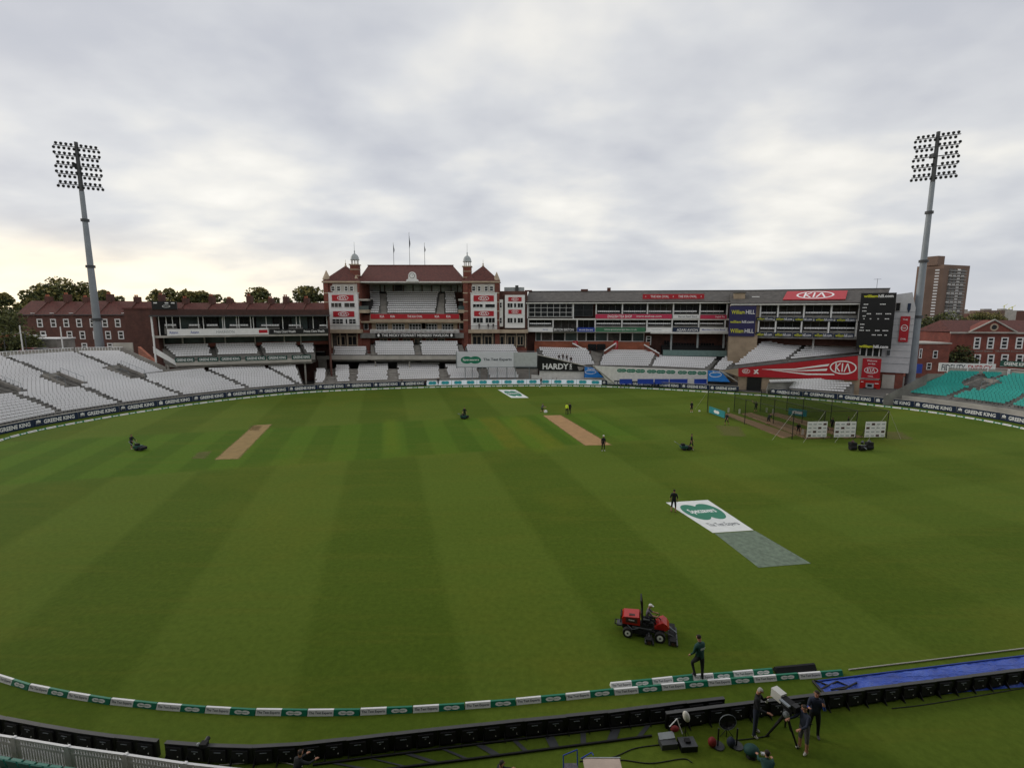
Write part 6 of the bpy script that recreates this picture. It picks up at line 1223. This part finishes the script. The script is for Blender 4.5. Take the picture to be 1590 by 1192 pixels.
MB().path([(-1.5,-.2,.45),(-1.95,-.25,.5),(-1.95,.25,.5),(-1.5,.2,.45)],.03,M['blackm'],6).build('rear_bumper',tm)
dp=tm.matrix_world
pp=G(1004,983); c_,s_=math.cos(R(-15)),math.sin(R(-15)); person('person in dark clothes and pale cap driving the red ride-on mower',(pp.x-.03*c_,pp.y-.03*s_,.43),R(90-15),dict(SIT,lean=.22,sh_l=(0,-.45,-1),sh_r=(0,-.45,-1),ua_l=(-.1,-.7,-.8),ua_r=(.1,-.7,-.8),fa_l=(.05,-1,-.05),fa_r=(-.05,-1,-.05),head=(0,-.3,1)),shirt='check',fore='skin',hair='ghair',cap='offwhite',fingers=True,h=1.55)
tm.scale=(.80,.80,.82)
# steward in green jacket stepping over the wedges
person('person in dark green jacket seen from behind stepping over the white and green wedges',g(1085,1055),R(205),dict(th_r=(.1,-.75,-1),sh_r=(.02,.5,-1),th_l=(-.08,.05,-1),sh_l=(0,.05,-1),ua_l=(-.2,-.1,-1),fa_l=(.1,-.8,-1),ua_r=(.2,-.1,-1),fa_r=(-.1,-.8,-.9),lean=.12,head=(0,-.3,1)),shirt='gkit',fore='gkit',legs='kit',shoe='check',fingers=True,h=2.12,badge='EVENT')
# ================================================================ FOREGROUND: screen boards seen from behind
def unit():
    r=thing('screen_board','x','advertising board'); w_=1.78
    MB().box(0,w_,-.06,.06,.03,.92,M['black']).build('cabinet',r); MB().box(0,w_,-.075,.07,.92,.945,mat('rail_grey',(.065,.065,.065),.6,.1)).build('top_rail',r)
    MB().box(.02,w_-.02,.06,.075,.08,.9,M['blackm']).build('screen',r)
    for k in range(2):
        x=.12+k*.88; q=MB().box(x,x+.62,-.13,-.06,.14,.80,M['blackm']).box(x+.18,x+.44,-.15,-.13,.68,.705,M['steel']); 
        q.box(x+.44,x+.47,-.145,-.13,.28,.34,M['offwhite']); 
        if k: q.box(x+.27,x+.33,-.15,-.13,.56,.60,M['lead'])
        q.build('service_box',r)
        MB().prism([(-.06,.03),(-.06,.45),(-.30,.03)],x-.06,x-.03,M['black'],'x').build('brace',r)
    return r
SU=unit(); us=[0]
def boards(pts,labf,group):
    LL_=sum((b_-a).length for a,b_ in zip(pts,pts[1:])); st_=LL_/round(LL_/1.67)-1e-4; Q=resample(pts,st_); 
    for i in range(len(Q)-1):
        a,b_=Q[i],Q[i+1]; o=SU if not us[0] else dup(SU); us[0]=1; o.location=(a.x,a.y,0); o.scale=(st_/1.785,1,.70); o.rotation_euler[2]=math.atan2(b_.y-a.y,b_.x-a.x)+R(random.uniform(-.8,.8)); o['label']=labf(i); o['group']=group
gz=lambda l:[G(x,y,.68) for x,y in l]; fl0=lambda l:[Vector((p.x,p.y,0)) for p in l]
boards(fl0(gz([(-90,1090),(0,1111.5),(60,1123),(118,1133),(180,1141),(246,1147)])),lambda i:'%s black screen board from the left edge, seen from behind above the white fence'%od(i),'black boards at the bottom left')
boards(fl0(gz([(257,1150),(330,1155.5),(400,1157),(467,1153),(536,1146),(605,1138),(676,1130),(740,1123.6),(870,1110),(941,1103.5),(1060,1089),(1125,1082)])),lambda i:'%s black screen board from the gap in the middle run'%od(i),'black boards of the middle run')
boards(fl0(gz([(1034,1105),(1100,1096.5),(1169,1088),(1278,1075.5),(1378,1063.5),(1480,1051),(1590,1037),(1660,1028)])),lambda i:'%s black screen board from the left in the right hand run'%od(i),'black boards of the right run')
# blue ground cover
bm_=bpy.data.materials.new('blue_cover'); bm_.use_nodes=True; t=bm_.node_tree; bs=t.nodes['Principled BSDF']; tc=t.nodes.new('ShaderNodeTexCoord'); mp=t.nodes.new('ShaderNodeMapping'); mp.inputs['Scale'].default_value=(.5,2.2,1); mp.inputs['Rotation'].default_value=(0,0,.5); t.links.new(tc.outputs['Object'],mp.inputs[0]); f=noise(mp.outputs[0],1.1,4,.55,.8,t=t)
t.links.new(ramp(f,[(.3,(.012,.04,.27)),(.5,(.024,.075,.44)),(.7,(.05,.12,.52))],t),bs.inputs['Base Color']); bs.inputs['Roughness'].default_value=.4; bp=t.nodes.new('ShaderNodeBump'); bp.inputs['Strength'].default_value=1; bp.inputs['Distance'].default_value=.3; t.links.new(f,bp.inputs['Height']); t.links.new(bp.outputs[0],bs.inputs['Normal'])
p=[G(1262,1059),G(1660,1010),G(1660,1060),G(1292,1092)]; c=sum(p,Vector())/4; q=MB(); nx,ny=60,8; rr=np.random.RandomState(3); hh=rr.rand(nx+1,ny+1)*.11
for i in range(nx+1):
    for j in range(ny+1): a=p[0].lerp(p[1],i/nx).lerp(p[3].lerp(p[2],i/nx),j/ny); q.v.append((a.x-c.x,a.y-c.y,.012+hh[i,j]*(0 if j in(0,ny) else 1)))
k=q.k(bm_)
for i in range(nx):
    for j in range(ny): q.f.append((i*(ny+1)+j,(i+1)*(ny+1)+j,(i+1)*(ny+1)+j+1,i*(ny+1)+j+1)[::-1]); q.mi.append(k); q.sm.append(True)
r=thing('blue_cover','long bright blue plastic sheet spread on the grass beyond the right boards','ground cover',(c.x,c.y,0)); q.build('sheet',r)
q=MB(); pts=[G(1264,1058),G(1285,1066),G(1275,1072),G(1300,1060),G(1318,1068),G(1290,1073),G(1310,1072),G(1330,1062)]
q.path([(a.x-c.x,a.y-c.y,.09) for a in pts],.035,M['black'],6); a,b_=p[0]-c,p[1]-c; q.tube((a.x,a.y,.05),(b_.x,b_.y,.05),.03,.03,M['rblue'],6); a=p[3]-c; b_=p[0]-c; q.tube((a.x,a.y,.07),(b_.x,b_.y,.07),.06,.06,M['black'],6); q.build('strap',r)
# cable track on the grass
def track(A,B,n,lab):
    A=[G(*a) for a in A]; B=[G(*a) for a in B]; c=(A[0]+B[-1])/2; r=thing('cable_track',lab,'cable track',(c.x,c.y,0)); 
    MB().path([(a.x-c.x,a.y-c.y,.05) for a in A],.04,M['black'],6).path([(a.x-c.x,a.y-c.y,.05) for a in B],.04,M['black'],6).build('rail',r)
    for i in range(n):
        t=(i+.5)/n; a=A[0].lerp(A[-1],t)-c; b_=B[0].lerp(B[-1],t)-c; w_=.10 if i%2 else .18; MB().quad((a.x-w_,a.y,.03),(a.x+w_,a.y,.03),(b_.x+w_,b_.y,.03),(b_.x-w_,b_.y,.03),M['dsteel']).build('sleeper',r)
track([(486,1188),(740,1156),(1032,1122)],[(560,1200),(740,1178),(1012,1143)],10,'low black double rail track running over the grass behind the boards')
def cable(pts,lab,m='black',r_=.018): q=[G(*p) for p in pts]; MB().path([(a.x,a.y,.02) for a in catmull(q,6)],r_,M[m],5).build('cable',label=lab,cat='cable',rec=True)
cable([(900,1182),(950,1176),(985,1162),(1025,1156)],'thin black cable curving to the silver case'); cable([(930,1192),(960,1180),(1010,1185),(1060,1178),(1075,1184)],'loose black cable looping on the grass below the cases'); cable([(340,1188),(420,1182),(470,1190)],'tangled pale cable at the foot of the boards near the white fence','rope'); cable([(1130,1150),(1165,1147),(1195,1142)],'thin dark cable between the stand base and the tripod')
cable([(1385,1100),(1450,1092),(1590,1068)],'long dark cable on the grass behind the right boards')
# table with board and blue chair
p=[G(905,1177,.75),G(962,1177,.75)]; r=thing('table','small table with pale pinkish top cut by the bottom edge','table',((p[0].x+p[1].x)/2,p[0].y-.75,0)); w_=(p[1].x-p[0].x)/2
MB().box(-w_,w_,-.75,.75,.72,.76,M['wood']).build('table_top',r); MB().box(-w_-.03,w_+.03,.75,.78,.70,.78,M['lead']).build('edge',r)
for x in (-w_+.08,w_-.08):
    for y in (-.68,.68): MB().tube((x,y,0),(x,y,.72),.025,.025,M['steel'],6).build('leg',r)
p=G(886,1192,.4); r=thing('folding_chair','blue tubular folding chair left of the pale table','chair',(p.x,p.y,0)); MB().path([(-.25,-.2,0),(-.25,.1,.8),(.25,.25,.88),(.25,-.1,0)],.02,M['rblue'],6).path([(.35,.0,.78),(.75,.2,.82),(.8,.1,.8)],.02,M['rblue'],6).build('frame',r); MB().box(-.25,.25,-.3,.15,.42,.45,M['check']).build('seat',r)
# equipment
p=G(1037,1157); r=thing('equipment_case','open silver case standing on the grass by the black case','case',p,R(6)); r.scale=(.9,.85,.8); MB().box(-.34,.34,-.22,.22,0,.28,M['dsteel']).build('case_body',r); MB().add([(-.34,.05,.30),(.32,.05,.33),(.32,.28,.46),(-.34,.28,.43)]+[(-.34,.05,.27),(.32,.05,.30),(.32,.28,.43),(-.34,.28,.40)],[(0,1,2,3),(7,6,5,4),(0,4,5,1),(1,5,6,2),(3,2,6,7),(0,3,7,4)],M['lead']).build('lid',r)
p=G(1067,1160); r=thing('equipment_case','closed black case with a small monitor on it','case',p,R(4)); r.scale=(.9,.85,.8); MB().box(-.34,.34,-.25,.25,0,.3,M['black']).box(-.34,.34,-.26,.26,.28,.31,M['dsteel']).build('case_body',r); MB().box(-.12,.1,-.1,.1,.31,.42,M['blackm']).build('handle',r)
p=G(1064,1142); r=thing('microphone','white furry microphone on a black stand before the boards','microphone',p); MB().tube((0,0,0),(0,0,.85),.015,.015,M['black'],6).tube((-.2,-.15,0),(0,0,.3),.012,.012,M['black'],5).tube((.2,-.15,0),(0,0,.3),.012,.012,M['black'],5).tube((0,.2,0),(0,0,.3),.012,.012,M['black'],5).build('stand',r); r.scale=(.85,.85,.85); MB().ell((0,0,.98),.15,.15,.27,mat('white_fur',(.62,.60,.55),.95,.1,30),12,8,Matrix.Rotation(R(-18),3,'Y')).build('wind_cover',r)
p=G(1047,1146); r=thing('camera_bag','small red and white bag hanging by the furry microphone','bag',p); MB().ell((0,0,.42),.17,.1,.12,M['dullred'],8,6).path([(-.2,0,.5),(.1,.1,.75),(.3,0,.2)],.02,M['white'],5).tube((-.1,0,0),(0,0,.45),.02,.02,M['black'],5).build('bag_body',r)
p=G(1128,1143); r=thing('parabolic_reflector','round clear parabolic sound dish on a stand in front of the boards','microphone',p); dm_=mat('smoked_plastic',(.035,.037,.04),.25,.1)
q=MB(); pr=[(.02,0),(.15,.02),(.28,.07),(.36,.14),(.38,.20)]; vs=[];n=20
for rd,zz2 in pr:
    for i in range(n): tt_=2*math.pi*i/n; vs.append((rd*math.cos(tt_),.2-zz2*1.2,.75+rd*math.sin(tt_)))
q.add(vs,[(j*n+i,j*n+(i+1)%n,(j+1)*n+(i+1)%n,(j+1)*n+i) for j in range(4) for i in range(n)],dm_,True); q.build('dish',r); MB().path([(.38*math.cos(2*math.pi*i/20),-.04,.75+.38*math.sin(2*math.pi*i/20)) for i in range(21)],.012,M['steel'],5).tube((0,0,0),(0,0,.75),.02,.02,M['black'],6).tube((-.3,0,0),(0,0,.4),.015,.015,M['black'],5).tube((.3,0,0),(0,0,.4),.015,.015,M['black'],5).build('stand',r); r.scale=(.85,.85,.85)
for i,(px,py,m) in enumerate(((1111,1158,'dullred'),(1140,1158,'nkit'))):
    p=G(px,py); r=thing('weighted_stand',('short stand with a red weight bag on the grass','short stand with a round dark base on the grass')[i],'stand',p); MB().tube((.1,0,0),(.1,0,.05),.22,.22,M['dsteel'],16).build('base',r); MB().tube((.08,0,.05),(.08,.0,.75),.03,.03,M['black'],6).build('pole',r); MB().ell((-.14,-.02,.2),.16,.14,.2,M[m],10,6).build('weight_bag',r)
# tv camera
p=G(1217,1146); r=thing('television_camera','large television camera with pale box hood on a black tripod','camera',p)
for a_,b_ in (((-.62,.1),0),((.28,-.45),1),((.35,.55),2)): MB().tube((a_[0],a_[1],0),(0,0,1.05),.035,.05,M['black'],8).tube((a_[0]*.5,a_[1]*.5+.03,.5),(a_[0]*.1,a_[1]*.1,1.0),.05,.05,M['blackm'],6).build('tripod_leg',r)
MB().tube((0,0,.95),(0,0,1.2),.12,.10,M['dsteel'],12).ell((-.05,-.1,1.1),.12,.12,.12,M['lead'],10,6).tube((.1,-.1,1.2),(.7,-.5,1.05),.018,.018,M['black'],5).tube((.1,.1,1.2),(.75,-.2,1.1),.018,.018,M['black'],5).build('pan_head',r)
yw=R(112); c_,s_=math.cos(yw),math.sin(yw); ro=lambda x,y,z:(x*c_-y*s_,x*s_+y*c_,z)
def rbox(x0,x1,y0,y1,z0,z1,m,n): b=MB().box(x0,x1,y0,y1,z0,z1,m); b.v=[ro(*v) for v in b.v]; return b.build(n,r)
rbox(.15,.58,-.15,.15,1.40,1.74,mat('hood_white',(.55,.55,.52),.5,.05),'lens_hood'); rbox(-.32,.15,-.13,.13,1.32,1.66,M['blackm'],'camera_body'); rbox(-.48,-.3,-.1,.16,1.5,1.72,M['black'],'viewfinder'); rbox(-.3,.1,.18,.3,1.62,1.68,M['steel'],'side_arm'); rbox(.58,.60,-.13,.13,1.44,1.70,M['glass'],'lens')
person('grey haired person in black jacket and navy trousers eating beside the camera',g(1172,1140),R(55),dict(ua_l=(-.25,-.3,-1),fa_l=(.15,-.9,-.1),ua_r=(.25,-.55,-.8),fa_r=(-.35,-.5,.85),head=(0,-.35,1)),shirt='kit',fore='kit',legs='nkit',shoe='shoe',hair='ghair',fingers=True,h=2.05)
pc=G(1172,1140); q=MB().tube((.42,.12,1.28),(.42,.12,1.42),.045,.055,M['white'],12).build('paper_cup',loc=pc,label='white paper cup held by the grey haired person',cat='cup',rec=True)
person('person in grey shirt and patterned shorts working the camera controls',g(1246,1166),R(-75),dict(ua_l=(-.2,-.5,-.9),fa_l=(0,-1,-.1),ua_r=(.2,-.5,-.9),fa_r=(0,-1,-.1),lean=.1,head=(0,-.15,1)),shirt='nkit',fore='nkit',legs='check',shin='skin',shoe='shoe',hair='hair',fingers=True,h=1.95)
person('person in blue top behind the camera operator with raised hand',g(1262,1143),R(-20),dict(ua_r=(.2,-.5,-.7),fa_r=(-.3,-.4,1),ua_l=(-.25,-.4,-.8),fa_l=(-.1,-.8,.5)),shirt='rblue' if False else 'nkit',fore='rblue',legs='kit',shoe='check',hair='hair',fingers=True,h=1.98)
person('person in green jacket bent low at the bottom edge right of centre',g(1190,1232),R(160),dict(KNEEL,lean=.8),shirt='gkit',fore='gkit',fingers=True,h=1.8)
person('person with dark hair whose head alone shows at the bottom edge',g(1247,1262),R(170),SIT,shirt='kit',fore='kit',fingers=True)
person('person in dark clothes crouching at the bottom edge left of the table',g(770,1238),R(100),KNEEL,shirt='kit',fore='kit',fingers=True,h=1.75)
person('person in black leaning at the foot of the boards near the fence',g(462,1226),R(150),KNEEL,shirt='kit',fore='kit',fingers=True,h=1.75)
p=G(1166,1174); r=thing('covered_camera','rounded dark green covered camera standing low on the grass','camera',p); MB().ell((0,0,.27),.28,.24,.19,M['gkit'],14,8).build('rain_cover',r); MB().tube((.3,-.1,.22),(.42,-.15,.25),.06,.06,M['white'],8).build('lens_cap',r); MB().tube((0,0,0),(0,0,.15),.18,.12,M['black'],10).build('base',r)
p=G(317,1157,.68); r=thing('remote_camera','small black remote camera clamped on top of the boards left of centre','camera',(p.x,p.y,.67)); MB().box(-.12,.12,-.1,.1,0,.14,M['blackm']).tube((0,.08,.08),(0,.26,.08),.07,.08,M['black'],10).build('camera_body',r); MB().ell((-.2,0,.06),.08,.07,.06,M['lead'],8,5).build('clamp',r)
# white slotted fence and near turquoise seats
fpt=fl0([G(x,y,.95) for x,y in ((-60,1130),(0,1138.5),(24,1143),(114.5,1158),(211,1171),(264,1179.7),(340,1189),(420,1197))]); Q=resample(fpt,2.3)
def panel():
    r=thing('fence_panel','x','fence'); w_=2.26; b=MB().box(-.04,.06,-.05,.05,0,1.16,M['white']).box(.06,w_,-.04,.04,1.04,1.12,M['white']).box(.06,w_,-.025,.025,.74,.84,M['white']).box(.06,w_,-.025,.025,.05,.13,M['white']).build('frame',r)
    q=MB(); n=18
    for i in range(n): x=.08+(w_-.1)*i/n; q.box(x,x+.07,-.018,.018,.13,.74,M['white'])
    q.box(.06,.2,-.02,.02,.13,1.04,M['white']).box(w_-.16,w_,-.02,.02,.13,1.04,M['white']); n=16
    for i in range(n): x=.2+(w_-.4)*i/n; q.box(x,x+.075,-.018,.018,.84,1.04,M['white'])
    q.build('slats',r); return r
PF=panel(); PF.scale[2]=.82; pf=[0]
for i in range(len(Q)-1):
    a,b_=Q[i],Q[i+1]; o=PF if not pf[0] else dup(PF); pf[0]=1; o.location=(a.x,a.y,0); o.rotation_euler[2]=math.atan2(b_.y-a.y,b_.x-a.x); o['label']='%s white slotted fence panel from the bottom left corner'%od(i); o['group']='white fence panels'
def nearseat():
    r=thing('stadium_seat','x','seat'); MB().prism([(-.05,.40),(-.02,.42),(-.12,.86),(-.16,.84)],-.22,.22,M['darkteal'],'x').build('backrest',r); MB().box(-.21,.21,-.02,.08,.42,.72,M['darkteal']).build('seat_pan',r); MB().box(-.03,.03,-.1,.0,0,.42,M['dsteel']).build('bracket',r); return r
NS=nearseat(); ns=[0]
st_=thing('front_terrace','low concrete steps under the turquoise seats at the bottom left corner','grandstand',(fpt[1].x,fpt[1].y,0)); c=st_.location
nsr=0; nsrow=-1
for row in range(3):
    d=.9+.85*row; z=.36+.3*row; L_=[]
    for i,pnt in enumerate(resample(fpt,.52)):
        t=(fpt[3]-fpt[1]).normalized(); n_=Vector((-t.y,t.x,0)); 
        if n_.y>0: n_=-n_
        L_.append(pnt+n_*d); 
    for i,pnt in enumerate(L_[:-1]):
        x,y=proj((pnt.x,pnt.y,z+.5))
        if not(-5<x<330 and y<1205): continue
        o=NS if not ns[0] else dup(NS); ns[0]=1; dd=L_[i+1]-pnt; o.location=(pnt.x,pnt.y,z); o.rotation_euler[2]=math.atan2(dd.y,dd.x); nsr=nsr+1 if i and nsrow==row else 0; nsrow=row; o['label']='dark turquoise seat, %s from the left in the %s row below the white fence'%(od(nsr),od(row)); o['group']='turquoise seats at the bottom left'
    q=MB(); a_,b_=L_[0]-c,L_[-1]-c; nn=n_*.85; q.add([(a_.x-nn.x*.5,a_.y-nn.y*.5,z),(b_.x-nn.x*.5,b_.y-nn.y*.5,z),(b_.x+nn.x*.5,b_.y+nn.y*.5,z),(a_.x+nn.x*.5,a_.y+nn.y*.5,z)],[(0,1,2,3)],M['conc']); q.build('step',st_)
# ================================================================ unseen stand behind and above the camera, added to shade the near grass
ns_=thing('grandstand','unseen covered grandstand behind the near boundary, added to shade the near grass','grandstand',(5,-20,0)); MB().box(-85,85,-8,-6,0,27,M['paleconc']).build('back_wall',ns_); MB().box(-85,85,-8,27,27,27.6,M['dsteel']).build('roof',ns_)
q=MB()
for i in range(14): q.box(-84,84,-6+i*1.6,-4.4+i*1.6,0,16.5-i*1.1,M['conc'])
q.build('terrace_steps',ns_)
# ================================================================ SEATS into objects
def seatmesh(m): return MB().prism([(.12,.45),(.15,.46),(.19,.76),(.16,.77)],-.232,.232,m,'x').prism([(.03,.43),(.10,.43),(.13,.64),(.06,.66)],-.215,.215,m,'x').box(-.03,.03,.06,.12,0,.4,M['dsteel'])
def vd(s_):
    x,y=proj((s_[0],s_[1],s_[2]+.5)); return (math.hypot(s_[0],s_[1]) if (2<x<1588 and -5<y<1190) else 9999,x)
ALLS=[(vd(s_),s_) for s_ in SEATS]; ALLS.sort(key=lambda a:a[0][0]); LIM=296-len([o for o in COL.objects if o.name.startswith('stadium_seat') and o.parent is None])
near_=ALLS[:LIM]; rest_=ALLS[LIM:]; full={}
for a in ALLS:
    if a[0][0]<9998: full.setdefault(a[1][5],[]).append(a[0][1])
for kind,mn,nm in (('white','seat','white'),('teal','teal','turquoise')):
    near=[a for a in near_ if a[1][4]==kind]; rest=[a[1] for a in rest_ if a[1][4]==kind and (a[0][0]<9998 or abs(a[1][0])<150)]
    me=seatmesh(M[mn]).mesh('stadium_seat')
    for (d_,x_),s_ in near:
        o=bpy.data.objects.new('stadium_seat',me); COL.objects.link(o); o.location=s_[:3]; o.rotation_euler[2]=s_[3]; wh,row=s_[5]; k=sum(1 for q_ in full[s_[5]] if q_<x_-1e-6)
        o['label']='%s seat %s from the left in the %s row of %s'%(nm,od(k),od(row),wh); o['category']='seat'; o['group']='%s tip-up seats'%nm
    base=MB().prism([(.12,.45),(.15,.46),(.19,.76),(.16,.77)],-.232,.232,M[mn],'x').prism([(.03,.43),(.10,.43),(.13,.64),(.06,.66)],-.215,.215,M[mn],'x')
    bv=np.array(base.v); nf=base.f; N_=len(rest); arr=np.array([(a[0],a[1],a[2],a[3]) for a in rest]); c_=np.cos(arr[:,3])[:,None]; s2=np.sin(arr[:,3])[:,None]
    X_=bv[None,:,0]*c_-bv[None,:,1]*s2+arr[:,0:1]; Y_=bv[None,:,0]*s2+bv[None,:,1]*c_+arr[:,1:2]; Z_=bv[None,:,2]+arr[:,2:3]+np.zeros_like(X_)
    vv=np.stack([X_,Y_,Z_],-1).reshape(-1,3); ff=[tuple(i*len(bv)+k for k in f) for i in range(N_) for f in nf]
    mm_=bpy.data.meshes.new('seat_rows'); mm_.from_pydata(vv.tolist(),[],ff); mm_.materials.append(M[mn]); o=bpy.data.objects.new('seat_rows',mm_); COL.objects.link(o); tag(o,'remaining rows of %s tip-up seats in the stands round the ground'%nm,'seats',kind='stuff')
    print('SEATS',kind,len(near),len(rest))
